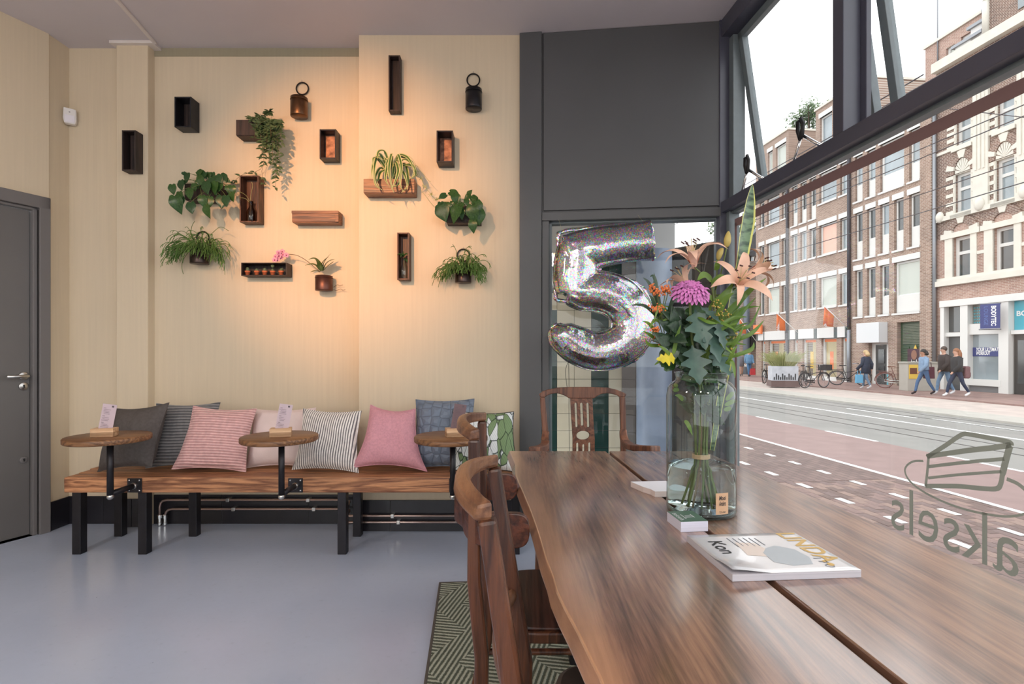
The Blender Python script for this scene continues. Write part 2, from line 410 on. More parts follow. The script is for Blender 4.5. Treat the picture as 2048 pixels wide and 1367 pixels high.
for nm, z, r, mt in (('lock_rosette',.985,.026,M_STEEL),('lower_lock',.505,.022,M_BLACKST)):
    m = MB(); m.lathe([(0,0),(r,0),(r,.007),(r-.003,.009),(0,.009)], 24, Matrix.Translation((.128,-.025,z)) @ R)
    a = m.build(nm, mt if nm == 'lock_rosette' else M_DFRAME, lf)
    m = MB(); m.cbox((.128,-.014,z-.004),(.005,.006,.013)); m.sphere((.128,-.015,z+.004),.006,8,6); m.build('keyhole', M_RUBBER, lf)
# black tile skirting, each tile a piece
def skirting(name, p, q, h, cuts, nrm):
    p, q = Vector(p), Vector(q); L = (q-p).length; Mx = frame_at(p, q-p)
    n = Mx.inverted().to_3x3() @ Vector(nrm); s = 1 if n.y > 0 else -1
    m = MB(); m.box((0,min(0,s*.008),0),(L,max(0,s*.008),h-.002)); b = struct(name, m, M_GROUT, M=Mx)
    us = [0]+cuts+[L]
    for a, c in zip(us[:-1], us[1:]):
        t = MB(); t.box((a+.0015,min(s*.003,s*.014),.002),(c-.0015,max(s*.003,s*.014),h)); t.build('tile', M_BLACKTILE, b, bevel=.0015)
skirting('baseboard_left', (XL,3.575,0), (XL,BACK,0), .195, [], (1,0,0))
skirting('baseboard_back', (XL,BACK,0), (-2.74,BACK,0), .195, [.25], (0,-1,0))
skirting('baseboard_column', (-2.745,COLF,0), (-2.517,COLF,0), .195, [.12], (0,-1,0))
skirting('baseboard_recess', (-2.52,BACK,0), (XP0,BACK,0), .205, [.48,1.09], (0,-1,0))
skirting('baseboard_pier', (XP0-.01,PIER,0), (XP1,PIER,0), .21, [.225,.835], (0,-1,0))
# ceiling battens
m = MB(); p0, p1 = Vector((-2.47,3.67,0)), Vector((-2.09,1.2,0)); Mx = frame_at(p0, p1-p0)
m.box((0,-.012,CEIL-.014),((p1-p0).length,.012,CEIL+.001)); struct('trim_2', m, M_TRIMW, M=Mx, bevel=.004)
m = MB(); m.box((-2.77,COLF-.03,CEIL-.02),(-2.47,BACK,CEIL+.001)); struct('trim_3', m, M_TRIMW, bevel=.003)

# ---------------- end wall: grey panel above, window_1 below ----------------
EL = 1.304; SILL1 = .44; WT = 2.09; w0, w1 = .198, 1.30
m = MB(); wall_open(m, 0, EL, 0, CEIL, [(w0, w1, SILL1, WT)], .10, 0, 1)
m.box((0,.1,WT),(EL,.16,CEIL)); m.box((0,.1,0),(EL,.16,SILL1)); m.box((0,.1,SILL1),(w0,.16,WT))
ew = struct('wall_end', m, M_DKGREY, M=ME)
m = MB(); m.box((0,-.028,0),(.148,.0,CEIL)); m.build('stile_board', M_DKGREY, ew, bevel=.003)
m = MB(); m.box((.160,-.014,2.155),(EL-.005,.0,CEIL-.004)); m.build('panel', M_DKGREY, ew, bevel=.003)
m = MB(); m.box((.150,-.026,2.085),(EL,.0,2.142)); m.build('rail', M_DKGREY, ew, bevel=.003)
m = MB(); m.box((.150,-.02,0),(.197,.0,2.085)); m.box((.15,-.02,0),(EL,0,SILL1)); m.build('board', M_DKGREY, ew, bevel=.003)
w = sub('window_1', None, ME); w['kind'] = 'structure'
m = MB(); m.box((w0,.02,SILL1),(w0+.016,.07,WT)); m.box((w0,.02,WT-.016),(w1,.07,WT)); m.box((w0,.02,SILL1),(w1,.07,SILL1+.03)); m.box((w1-.016,.02,SILL1),(w1,.07,WT))
m.build('window_frame', M_FRAMEO, w)
m = MB(); m.box((w0+.01,.042,SILL1+.02),(w1-.01,.046,WT-.01)); m.build('pane', M_GLASS, w)
m = MB(); m.box((w0-.02,-.09,SILL1-.03),(w1,.02,SILL1)); m.build('window_sill', M_DKGREY, w, bevel=.004)

# ---------------- street window wall: window_2 ----------------
WL = 6.9; S2 = .40; T0, T1 = 2.108, 2.176
m = MB(); m.box((-.02,0,0),(WL,.16,S2-.03)); struct('wall_right', m, M_DKGREY, M=MW)
w = sub('window_2', None, MW); w['kind'] = 'structure'
m = MB(); m.box((-.035,-.012,0),(.022,.09,CEIL)); m.build('corner_post', M_FRAME, w, bevel=.003)
m = MB(); m.box((.022,.03,S2),(.062,.10,T0)); m.box((.022,.05,T1),(.075,.13,CEIL-.12)); m.build('jamb', M_FRAMEO, w, bevel=.003)
m = MB(); m.box((0,0,T0),(WL,.085,T1)); m.build('transom', M_FRAME, w, bevel=.002)
m = MB(); m.box((.03,.05,T0-.018),(WL,.095,T0+.01)); m.build('glazing_bead', M_FRAMEO, w)
m = MB(); m.box((0,0,CEIL-.11),(WL,.12,CEIL)); m.build('head_rail', M_FRAME, w, bevel=.003)
m = MB(); m.box((0,-.04,S2-.03),(WL,.12,S2)); m.build('window_sill', M_FRAME, w, bevel=.004)
m = MB(); m.box((.04,.058,S2),(3.3,.062,T0-.005)); m.build('pane', M_GLASS, w)
m = MB(); m.box((3.36,.058,S2),(WL,.062,T0-.005)); m.build('pane', M_GLASS, w)
m = MB(); m.box((3.3,.0,S2),(3.36,.085,T0)); m.build('mullion', M_FRAME, w, bevel=.003)
# upper lights: fixed mullions and top-hung sashes tipped outward
ua = gl(1665, 200, 0)[0]; ub = gl(1686, 200, 0)[0]
mull = [(ua, ub)]
step = ua+.02
for k in range(1,4): mull.append((ua+k*step, ub+k*step))
for a, b in mull:
    m = MB(); m.box((a,.0,T1),(b,.085,CEIL-.11)); m.box((a-.004,.085,T1),(b+.03,.11,CEIL-.11)); m.build('upper_mullion', M_FRAME, w, bevel=.003)
edges = [.07]+[x for ab in mull for x in ab]+[WL-.05]
tilt = Matrix.Rotation(math.radians(8.5), 4, 'X')
for k in range(0, len(edges)-1, 2):
    a, b = edges[k]+.012, edges[k+1]-.012
    H = CEIL-.13-T1-.03
    sm = sub('sash', w, Matrix.Translation((0,.075,CEIL-.125)) @ tilt)
    m = MB(); t = .042
    m.box((a,0,-H),(a+t,.04,0)); m.box((b-t,0,-H),(b,.04,0)); m.box((a,0,-t),(b,.04,0)); m.box((a,0,-H),(b,.04,-H+t)); m.build('sash_frame', M_FRAMEO, sm, bevel=.002)
    m = MB(); m.box((a+t-.005,.018,-H+t-.005),(b-t+.005,.022,-t+.005)); m.build('pane', M_GLASS, sm)
def stay(u):
    s_ = sub('window_stay', w, Matrix.Translation((u,.04,T1)))
    m = MB(); m.tube([(-.04,.02,.014),(-.008,.02,.07),(.03,.02,.14)], .008, 6); m.tube([(.03,.02,.14),(.07,.08,.08),(.12,.15,.02)], .0095, 6); m.cbox((-.02,.02,.008),(.08,.03,.016)); m.build('stay_arm', M_CHROME, s_)
    m = MB(); m.tube([(.026,.016,.12),(.006,.016,.17),(.008,.016,.215),(.03,.016,.222),(.046,.016,.19),(.04,.016,.14),(.026,.016,.12)], .0115, 6); m.build('stay_grip', M_RUBBER, s_)
stay(gl(1592,330,.05)[0]); stay(gl(1487,385,.05)[0])
# vinyl border and lettering on the glass
def strip(mb, pts, wd, y):
    P = [Vector((p[0], y, p[1])) for p in pts]; k = len(P); vs = []
    for i, p in enumerate(P):
        t = (P[min(i+1,k-1)]-P[max(i-1,0)]).normalized(); n = Vector((-t.z, 0, t.x))
        ww = wd[i] if isinstance(wd, (list,tuple)) else wd
        vs += [p+n*ww/2, p-n*ww/2]
    mb.add(vs, [(2*i, 2*i+1, 2*i+3, 2*i+2) for i in range(k-1)])
m = MB(); zb = 2.025
m.box((.085,.054,zb-.024),(3.25,.0565,zb+.024)); m.box((.085,.054,S2+.05),(.108,.0565,zb)); m.build('vinyl_border', M_VINYL, w)
c8 = lambda x, y: gl(1460+x/3.255, 760+y/3.255, .055)
m = MB(); Yv = .0555
def cs(P, wd, n=5, sm=True):
    Q = [Vector((*c8(*p), 0)) for p in P]; Q = spline(Q, n) if sm else Q
    strip(m, [(q.x, q.y) for q in Q], wd, Yv)
cs([(1280,500),(1400,425),(1505,355),(1560,352),(1700,378),(1815,402),(1830,425)], .016)
cs([(1280,495),(1420,475),(1560,455),(1700,440),(1828,420)], .018)
cs([(1292,498),(1283,600),(1272,690)], .011)
cs([(1270,688),(1380,688),(1500,690),(1640,704),(1735,705),(1762,670),(1775,600),(1800,500),(1822,425)], [.016]*30+[.021]*20)
cs([(1290,562),(1450,543),(1620,525),(1785,512)], .012)
cs([(1288,636),(1450,618),(1620,604),(1765,594)], .010)
cs([(1258,525),(1200,526),(1155,550),(1138,590),(1165,650),(1250,720),(1400,795),(1560,848),(1740,882),(1860,882),(1960,855)], .008)
cs([(1800,642),(1870,672),(1930,720)], .012)
u_r = gl(2037,1130,.055)[0]; u_l = gl(1782,1040,.055)[0]
v_, f_ = text_geo('aksels', w=u_r-u_l, h=.175, bold=-.004)
m.add([(u_r-p.x, Yv, .498+p.y) for p in v_], f_)
m.build('vinyl_lettering', M_DECAL, w)
# ---------------- wall spotlight, and unseen pendants added to brighten the room ----------------
M_LAMPW = mat('fill_bulb_face', (255,214,160), .5, emit=6.0)
M_LAMPB = mat('lamp_housing', (40,40,42), .4)
def spot_lamp(loc, target, power, col, angle, blend, label, soft=.03):
    t = thing('ceiling_spotlight', label, 'spotlight', (loc[0],loc[1],CEIL))
    d = (Vector(target)-Vector(loc)).normalized()
    m = MB(); m.cbox((loc[0],loc[1],CEIL-.012),(.1,.1,.024)); m.tube([(loc[0],loc[1],CEIL-.02),loc], .008, 8); m.build('bracket', M_LAMPB, t, world=True)
    m = MB(); A = aim(loc, d); m.lathe([(.0,-.09),(.03,-.085),(.042,-.02),(.046,.05),(.040,.05),(.036,0),(0,0)], 20, A); m.build('housing', M_LAMPB, t, world=True)
    L = bpy.data.lights.new('spot_bulb', 'SPOT'); L.energy = power; L.color = col; L.spot_size = math.radians(angle); L.spot_blend = blend; L.shadow_soft_size = soft
    o = bpy.data.objects.new('spot_bulb', L); A2 = aim(Vector(loc)+d*.055, -d)
    link(o, t, WM[t.name].inverted() @ A2)
spot_lamp((-1.75,-1.0,3.22), W(700,430,3.7), 520, (1.0,.47,.20), 30, 1.0, 'black ceiling spotlight aimed at the recessed wall', .02)
def globe(x, y, power, label):  # pendant added out of view as fill light
    t = thing('fill_pendant', label, 'lamp', (x,y,CEIL))
    m = MB(); m.lathe([(0,0),(.05,0),(.05,-.02),(0,-.025)], 16); m.tube([(0,0,-.02),(0,0,-.5)], .003, 6); m.build('cord', M_LAMPB, t)
    m = MB(); m.lathe([(.015,.13),(.05,.11),(.12,.03),(.15,-.02),(.146,-.02),(.115,.03),(.045,.105),(.012,.12)], 24, Matrix.Translation((0,0,-.62))); m.build('shade', M_WHITE, t)
    m = MB(); m.sphere((0,0,-.62),.035,12,8); m.build('bulb', M_LAMPW, t)
    L = bpy.data.lights.new('pendant_fill', 'POINT'); L.energy = power; L.color = (1,.93,.86); L.shadow_soft_size = .12
    o = bpy.data.objects.new('pendant_fill', L); link(o, t, Matrix.Translation((0,0,-.70)))
globe(-2.6,.4,27,'added white fill pendant nearest the door wall'); globe(-.35,-.9,27,'added white fill pendant in the middle of the room'); globe(-2.4,-2.2,27,'added white fill pendant by the rear wall'); globe(.75,-1.6,24,'added white fill pendant nearest the street window')
# ---------------- bench along the wall ----------------
M_BENCH = wood('brown_beam', (206,148,104), (112,66,42), 'x', .5, grain=20, bands=7, rings=3.0, bump=.4)
M_TTOP = wood('table_disc_wood', (150,108,72), (88,56,34), 'x', .42, grain=26, bands=9)
M_BLOCK = wood('pine_block', (226,190,152), (200,160,120), 'x', .5, grain=16, bands=7)
M_CARD = mat('menu_card_lilac', (196,176,184), .5)
M_CARDD = mat('menu_card_brown', (112,88,92), .5)
M_INK = mat('ink_grey', (92,80,86), .6)
BX0, BX1, BF, BB, BZ0, BZ1 = -2.665, .06, 3.15, 3.522, .371, .463
b = thing('bench', 'long brown timber bench on black steel legs along the wall', 'bench', ((BX0+BX1)/2,(BF+BB)/2,0))
for i, (y0, y1, dx) in enumerate(((BF,BF+.118,0),(BF+.128,BF+.244,-.02),(BF+.254,BB,-.05))):
    m = MB(); m.box((BX0+dx,y0,BZ0),(BX1,y1,BZ1-.002*i)); m.build('beam', M_BENCH, b, world=True, bevel=.007)
for x in (-2.598,-2.205,-1.015,.02):
    for y in (BF+.035,BB-.03):
        if y > 3.4 and x == -2.205: x2 = -2.09
        elif y > 3.4: x2 = x+.02 if x < -2 else x
        else: x2 = x
        m = MB(); m.box((x2-.026,y-.026,0),(x2+.026,y+.026,BZ0)); m.build('leg', M_BLACKST, b, world=True, bevel=.003)
# round tables carried by arms on the bench
names = ('nearest the grey door','in the middle of the bench','in front of the blue quilted cushion')
for i, x in enumerate((-2.24,-1.285,-.33)):
    t = thing('bracket_table', 'small round wooden table on a steel arm, '+names[i], 'table', (x,2.955,.395), group='round tables fixed to the bench')
    m = MB(); m.lathe([(0,.711),(.198,.711),(.204,.716),(.204,.737),(.199,.742),(0,.742)], 48, Matrix.Translation((x-.01+.0*i,2.955,0))); m.build('tabletop', M_TTOP, t, world=True)
    m = MB(); m.tube([(x,2.955,.712),(x,2.955,.398)], .0165, 14); m.lathe([(0,.704),(.055,.704),(.055,.711),(0,.711)], 20, Matrix.Translation((x,2.955,0))); m.build('pole', M_BLACKST, t, world=True)
    m = MB(); m.tube([(x,2.955,.415),(x,BF-.006,.415)], .0165, 14); m.build('arm', M_BLACKST, t, world=True)
    m = MB(); m.sphere((x,2.955,.402),.0185,12,8); m.build('weld', M_STEEL, t, world=True)
    m = MB(); m.sphere((x,BF-.012,.415),.021,12,8); m.build('weld', M_STEEL, t, world=True)
    m = MB(); m.box((x-.043,BF-.007,.374),(x+.043,BF-.0005,.459)); pl = m.build('plate', M_BLACKST, t, world=True, bevel=.002)
    for dx in (-.03,.03):
        for dz in (-.03,.03):
            m = MB(); m.lathe([(0,0),(.006,0),(.005,.003),(0,.0035)], 10, aim((x+dx,BF-.007,.417+dz),(0,-1,0))); m.build('screw', M_CHROME, pl, world=True)
    # menu card in its block
    bx, by = x+(-.005,.012,.02)[i], 2.92
    k = thing('menu_holder', 'pine block holding a '+('lilac','pale lilac','dark plum')[i]+' menu card on the round table '+('by the door','at mid bench','by the quilted cushion')[i], 'menu', (bx,by,.742), math.radians((14,18,16)[i]), 'menu cards in wooden blocks')
    m = MB(); m.box((-.055,-.033,.0005),(.055,-.005,.047)); m.box((-.055,.004,.0005),(.055,.033,.047)); m.box((-.055,-.033,.0005),(.055,.033,.028)); m.build('block', M_BLOCK, k, bevel=.002)
    A = Matrix.Translation((-.004,0,.028)) @ Matrix.Rotation(math.radians(10),4,'Y') @ Matrix.Rotation(math.radians(-5),4,'X')
    A = Matrix.Translation((.0,0,.028)) @ Matrix(((1,0,.36,0),(0,1,0,0),(0,0,1,0),(0,0,0,1)))
    m = MB(); m.box((-.032,-.0015,0),(.036,.001,.142)); cd = m.build('card', M_CARDD if i == 2 else M_CARD, k, M=A)
    m = MB(); z = .132
    text_mb(m, 'Q', Matrix.Translation((.018,-.002,z)) @ Matrix.Rotation(math.pi/2,4,'X'), h=.008) if False else m.cbox((.018,-.0022,z),(.01,.0008,.009))
    rr = random.Random(i)
    for q in range(13):
        z -= .0075
        if q in (0,5,9): z -= .004; m.cbox((-.018,-.0022,z),(.012,.0008,.002)); continue
        m.cbox((-.024+rr.uniform(.012,.02),-.0022,z),(rr.uniform(.024,.038),.0008,.0014))
    m.build('print', M_INK, cd)
# ---------------- cushions ----------------
def stripes(name, c1, c2, per, axis=0, rough=.8, bump=.5, sharp=.5, dist=.006, soft=.15):
    m_, nt, b_ = NT(name); v = coords(nt); sp = node(nt, 'ShaderNodeSeparateXYZ'); nt.links.new(v, sp.inputs[0])
    a = node(nt, 'ShaderNodeMath', operation='MULTIPLY'); nt.links.new(sp.outputs[axis], a.inputs[0]); a.inputs[1].default_value = 2*math.pi/per
    n0 = node(nt, 'ShaderNodeTexNoise', i_Scale=9.0, i_Detail=3.0); nt.links.new(v, n0.inputs['Vector'])
    a2 = node(nt, 'ShaderNodeMath', operation='MULTIPLY_ADD'); nt.links.new(n0.outputs[0], a2.inputs[0]); a2.inputs[1].default_value = 1.6; nt.links.new(a.outputs[0], a2.inputs[2])
    s_ = node(nt, 'ShaderNodeMath', operation='SINE'); nt.links.new(a2.outputs[0], s_.inputs[0])
    h = node(nt, 'ShaderNodeMath', operation='MULTIPLY_ADD'); nt.links.new(s_.outputs[0], h.inputs[0]); h.inputs[1].default_value = .5; h.inputs[2].default_value = .5
    c = ramp(nt, h.outputs[0], [(max(0,sharp-soft), lin(c1)), (min(1,sharp+soft), lin(c2))])
    n = node(nt, 'ShaderNodeTexNoise', i_Scale=40.0, i_Detail=4.0); nt.links.new(v, n.inputs['Vector'])
    c = mixc(nt, .5, c, ramp(nt, n.outputs[0], [(.3,(.75,.75,.75)),(.7,(1.2,1.2,1.2))]), 'MULTIPLY')
    nt.links.new(c, b_.inputs['Base Color']); b_.inputs['Roughness'].default_value = rough; b_.inputs['Specular IOR Level'].default_value = .2
    b_.inputs['Sheen Weight'].default_value = .25
    bumpn(nt, b_, h.outputs[0], bump, dist); return m_
M_CU = [mat('taupe_linen', (92,86,84), .85, var=(60,.12), bump=(180,.3,.002), spec=.2),
        stripes('grey_corduroy', (92,92,94), (138,136,136), .019, 2, dist=.009),
        stripes('pink_corduroy', (196,146,144), (228,186,182), .0165, 2, dist=.009),
        mat('blush_linen', (224,204,200), .85, var=(7,.05), bump=(160,.25,.002), spec=.2),
        stripes('ticking_stripe', (112,106,108), (238,232,226), .0145, 0, bump=.1, sharp=.36, soft=.1),
        mat('rose_weave', (208,150,160), .85, var=(90,.10), bump=(220,.5,.003), spec=.2)]
def quilt():
    m_, nt, b_ = NT('blue_quilt'); v = node(nt, 'ShaderNodeTexVoronoi', feature='DISTANCE_TO_EDGE', i_Scale=17.0, i_Randomness=.45); nt.links.new(coords(nt), v.inputs['Vector'])
    b_.inputs['Base Color'].default_value = (*lin((104,116,134)),1); b_.inputs['Roughness'].default_value = .5; b_.inputs['Sheen Weight'].default_value = .4
    bumpn(nt, b_, ramp(nt, v.outputs[0], [(0,(0,0,0)),(.35,(1,1,1))]), .7, .012)
    nt.links.new(ramp(nt, v.outputs[0], [(.0,lin((84,95,112))),(.1,lin((112,124,142)))]), b_.inputs['Base Color']); return m_
def leafprint():
    m_, nt, b_ = NT('leaf_print_cotton')
    nz = node(nt, 'ShaderNodeTexNoise', i_Scale=6.0, i_Detail=2.0); nt.links.new(coords(nt), nz.inputs['Vector'])
    ad = node(nt, 'ShaderNodeVectorMath', operation='MULTIPLY_ADD'); nt.links.new(nz.outputs['Color'], ad.inputs[0]); ad.inputs[1].default_value = (.09,.09,.09); nt.links.new(coords(nt, (1.9,1,.8), (0,.7,0)), ad.inputs[2])
    v = node(nt, 'ShaderNodeTexVoronoi', feature='DISTANCE_TO_EDGE', i_Scale=14.0); nt.links.new(ad.outputs[0], v.inputs['Vector'])
    vc = node(nt, 'ShaderNodeTexVoronoi', i_Scale=14.0); nt.links.new(ad.outputs[0], vc.inputs['Vector'])
    c = ramp(nt, vc.outputs['Color'], [(.47, lin((122,146,104))), (.49, lin((226,230,230)))])
    c = mixc(nt, 1.0, c, ramp(nt, v.outputs[0], [(.02,(.12,.14,.14)),(.05,(1,1,1))]), 'MULTIPLY')
    wv = node(nt, 'ShaderNodeTexWave', i_Scale=26.0, i_Distortion=3.0); nt.links.new(coords(nt, (1,1,1), (0,.5,0)), wv.inputs['Vector'])
    c = mixc(nt, .55, c, ramp(nt, wv.outputs[0], [(.0,(.45,.5,.5)),(.12,(1,1,1))]), 'MULTIPLY')
    nt.links.new(c, b_.inputs['Base Color']); b_.inputs['Roughness'].default_value = .8; return m_
M_CU += [quilt(), leafprint()]
M_PIPING = mat('black_piping', (30,30,34), .7)
def cushion(ctr, wd, ht, th, lean, yaw, roll, mt, label, pinch=.10, seam=None, rnd=0, warp=None):
    n = 26; rg = random.Random(rnd); m = MB()
    ph = [rg.uniform(0,6) for _ in range(6)]
    def pt(i, j, s):
        a, b2 = -1+2*i/n, -1+2*j/n
        e = 1-pinch*(1-a*a)*abs(b2)**3; e2 = 1-pinch*(1-b2*b2)*abs(a)**3
        x = a*wd/2*e2; z = b2*ht/2*e
        t = (max(0,1-abs(a)**2.6)*max(0,1-abs(b2)**2.6))**.55
        wr = 1+.07*math.sin(4*a+ph[0]+3*b2)+.05*math.sin(7*b2+ph[1]+2*a)+.03*math.sin(11*a+ph[2])
        if warp: x += warp[0]*b2*wd; z += warp[1]*a*ht; x *= 1+warp[2]*b2
        sag = -.10*(1-b2)*.5
        return Vector((x, s*th/2*t*wr*(1-sag*2), z))
    vs, fs = [], []
    for s in (-1, 1):
        for i in range(n+1):
            for j in range(n+1): vs.append(pt(i, j, s))
    N = (n+1)**2
    for i in range(n):
        for j in range(n):
            q = (i*(n+1)+j, (i+1)*(n+1)+j, (i+1)*(n+1)+j+1, i*(n+1)+j+1)
            fs.append(q); fs.append(tuple(N+k for k in q[::-1]))
    m.add(vs, fs, None, True)
    R = Matrix.Rotation(yaw,4,'Z') @ Matrix.Rotation(-lean,4,'X') @ Matrix.Rotation(roll,4,'Y')
    lo = min((R @ p).z for p in m.v); c = Vector((ctr[0], ctr[1], BZ1-lo+.001))
    t = thing('cushion', label, 'cushion', M=Matrix.Translation(c) @ R, group='cushions along the bench')
    m.build('cover', mt, t)
    k = MB(); r = [pt(i,0,0) for i in range(n+1)]+[pt(n,j,0) for j in range(1,n+1)]+[pt(i,n,0) for i in range(n-1,-1,-1)]+[pt(0,j,0) for j in range(n-1,0,-1)]
    k.tube(r, .0035, 6, closed=True); k.build('seam', seam or mt, t)
    return t
D = math.radians
def cu(px0, px1, Y): return ((px0+px1)/2-HX)/F*Y
cushion((cu(304,432,3.46),3.455), .42,.42,.12, D(16),D(0),D(-1), M_CU[1], 'grey corduroy cushion behind the taupe one', rnd=2)
cushion((cu(216,330,3.35),3.325), .40,.40,.15, D(20),D(-14),D(-7), M_CU[0], 'plain taupe linen cushion at the bench end by the door', rnd=1, warp=(.04,0,.0))
cushion((cu(372,504,3.36),3.34), .42,.40,.14, D(19),D(4),D(3), M_CU[2], 'pink corduroy cushion between the grey and blush ones', rnd=3, warp=(.02,0,-.06))
cushion((cu(497,628,3.46),3.455), .42,.385,.13, D(17),D(0),D(-1), M_CU[3], 'plain blush cushion behind the middle round table', rnd=4)
cushion((cu(598,719,3.35),3.34), .40,.385,.13, D(18),D(-3),D(2), M_CU[4], 'white cushion with fine dark stripes', rnd=5, warp=(-.02,0,-.05))
cushion((cu(724,838,3.33),3.35), .375,.40,.14, D(20),D(6),D(1), M_CU[5], 'plain rose woven cushion with a peaked corner', rnd=6, warp=(.0,-.03,-.24), pinch=.16)
cushion((cu(830,945,3.40),3.425), .385,.44,.10, D(11),D(-4),D(-1), M_CU[6], 'blue quilted cushion behind the right round table', rnd=7, pinch=.07)
cushion((cu(908,1028,3.32),3.315), .41,.38,.12, D(18),D(3),D(2), M_CU[7], 'green and white leaf print cushion with black piping', rnd=8, seam=M_PIPING, warp=(-.03,0,-.05))
# ---------------- heating pipes ----------------
M_COPPER = mat('dull_copper_pipe', (186,164,156), .3, .9, var=(4,.12))
for nm, zr, zp, xl, yl, lab in (('heating_pipe',.178,.112,-2.455,3.695,'upper chromed heating pipe bending down behind the bench'),('heating_pipe',.115,.070,-2.418,3.695,'lower chromed heating pipe bending down behind the bench')):
    t = thing(nm, lab, 'pipe', (xl,yl,0), group='heating pipes under the bench')
    P = [(xl,yl,.0),(xl,yl,zr-.05),(xl+.006,yl,zr-.022),(xl+.022,yl,zr-.006),(xl+.05,yl,zr),(-1.16,yl,zr),(-1.13,yl-.01,zr-.006),(-1.12,3.58,zp+.01),(-1.115,3.553,zp),(-1.09,3.548,zp),(.05,3.548,zp)]
    m = MB(); m.tube(P, .0085, 10); m.build('pipe_run', M_COPPER, t, world=True)
    m = MB(); m.lathe([(.009,.0),(.014,.0),(.014,.02),(.012,.022),(.012,.045),(.016,.047),(.016,.07),(.011,.074)], 8, Matrix.Translation((xl,yl,.004)), smooth=False); m.build('coupling', M_CHROME, t, world=True)
    for x, y, z in ((-1.98,yl,zr),(-1.42,yl,zr),(-.80,3.548,zp),(-.2,3.548,zp)):
        x += .04 if zr < .15 else 0
        m = MB(); m.box((x-.012,y-.013,z-.013),(x+.012,y+.034,z+.013)); m.build('clamp', M_STEEL, t, world=True, bevel=.003)
# ---------------- alarm sensor ----------------
p = W(140,233,3.70)
t = thing('motion_sensor', 'white motion sensor in the corner above the door', 'sensor', (p.x,p.y+.02,p.z-.06))
A = Matrix.Translation(p) @ Matrix.Rotation(math.radians(32),4,'Z')
m = MB(); m.prism([(-.035,.055),(.035,.05),(.037,-.03),(.03,-.055),(-.03,-.052),(-.037,-.02)], -.018, .03, A); m.build('case', M_WHITE, t, world=True, bevel=.006)
m = MB(); m.box((-.027,-.021,-.046),(.027,-.017,.004), A); m.build('lens', mat('milky_lens',(236,232,240),.3), t, world=True, bevel=.003)
m = MB(); m.cbox((0,-.019,.025),(.008,.004,.004), A); m.build('indicator', M_INK, t, world=True)
# ---------------- wooden mould boxes on the wall ----------------
M_BOXD = wood('dark_mould_wood', (64,48,44), (34,26,26), 'z', .55, grain=18, bands=8)
M_BOXB = wood('brown_mould_wood', (112,74,54), (56,34,28), 'z', .5, grain=18, bands=8)
M_BOXC = wood('coppery_mould_wood', (150,98,66), (74,44,34), 'x', .4, grain=14, bands=8)
M_BOXK = mat('black_mould_metal', (40,40,46), .42, .5, var=(20,.3))
def mesh_metal():
    m_, nt, b_ = NT('perforated_copper'); v = node(nt, 'ShaderNodeTexVoronoi', i_Scale=190.0, i_Randomness=.1); nt.links.new(coords(nt), v.inputs['Vector'])
    n = node(nt, 'ShaderNodeTexNoise', i_Scale=22.0, i_Detail=3.0); nt.links.new(coords(nt), n.inputs['Vector'])
    c = ramp(nt, n.outputs[0], [(.35,lin((92,64,54))),(.65,lin((172,126,104)))])
    nt.links.new(mixc(nt, 1.0, c, ramp(nt, v.outputs['Distance'], [(.2,(.35,.3,.3)),(.34,(1,1,1))]), 'MULTIPLY'), b_.inputs['Base Color'])
    b_.inputs['Metallic'].default_value = .5; b_.inputs['Roughness'].default_value = .4; return m_
M_PERF = mesh_metal()
def rect(px0, py0, px1, py1, Yf):
    a = W(px0, py0, Yf); b = W(px1, py1, Yf); return a.x, b.x, b.z, a.z
def mould(px0, py0, px1, py1, Yw, d, label, mt, inner=None, th=.009, solid=False, top_open=False, name='mould_box', slope=0.0):
    x0, x1, z0, z1 = rect(px0, py0, px1, py1, Yw-d); yf = Yw-d; yb = Yw-.0005
    t = thing(name, label, 'planter' if top_open else 'box', ((x0+x1)/2, Yw, z0), group='wooden moulds on the wall')
    sl = slope*(z1-z0)
    def panel(a, b, m2=mt, nm='side_panel'):
        m = MB(); m.box(a, b); return m.build(nm, m2, t, world=True, bevel=.0015)
    panel((x0,yf,z0),(x0+th,yb,z1)); panel((x1-th,yf,z0),(x1,yb,z1))
    panel((x0+th,yf+.0005,z0),(x1-th,yb,z0+th), nm='bottom_panel')
    if not top_open: panel((x0+th,yf+.0005,z1-th),(x1-th,yb,z1), nm='top_panel')
    panel((x0+th,yb-.007,z0+th),(x1-th,yb,z1-th), inner or mt, 'back_panel')
    if solid or top_open:
        m = MB(); m.box((x0-.001,yf-.006,z0+.004),(x1+.001,yf+.0,z1)); m.build('front_panel', mt, t, world=True, bevel=.002)
        if solid:
            h = z1-z0
            m = MB(); m.box((x0-.003,yf-.009,z1-h*.24),(x1+.003,yf-.006,z1-.001)); m.build('batten', mt, t, world=True, bevel=.001)
            m = MB(); m.box((x1-.02,yf-.0095,z0+.003),(x1+.002,yf-.006,z1-h*.25)); m.build('batten', mt, t, world=True, bevel=.001)
    return t, (x0, x1, z0, z1, yf)
mould(243.5,260,271,341,COLF,.075,'narrow dark wooden box hanging on the column',M_BOXD)
mould(348.6,193,382,254,BACK,.10,'empty black box left of the trailing vine',M_BOXK,M_BOXD)
mould(639,258,672,317,BACK,.09,'black box with perforated copper lining below the copper bucket',M_BOXK,M_PERF)
t5,b5 = mould(479,350.5,517,444,BACK,.085,'brown upright box holding a dark bottle',M_BOXB)
mould(585,421.5,677,445,BACK,.09,'coppery brown box hung with its closed front showing',M_BOXC,solid=True)
t7,b7 = mould(482,524.7,573,551,BACK,.095,'long open box holding five tiny cacti',M_BOXD,th=.006)
mould(777,110,800,221.5,PIER,.06,'tall narrow dark box near the ceiling on the pier',M_BOXD)
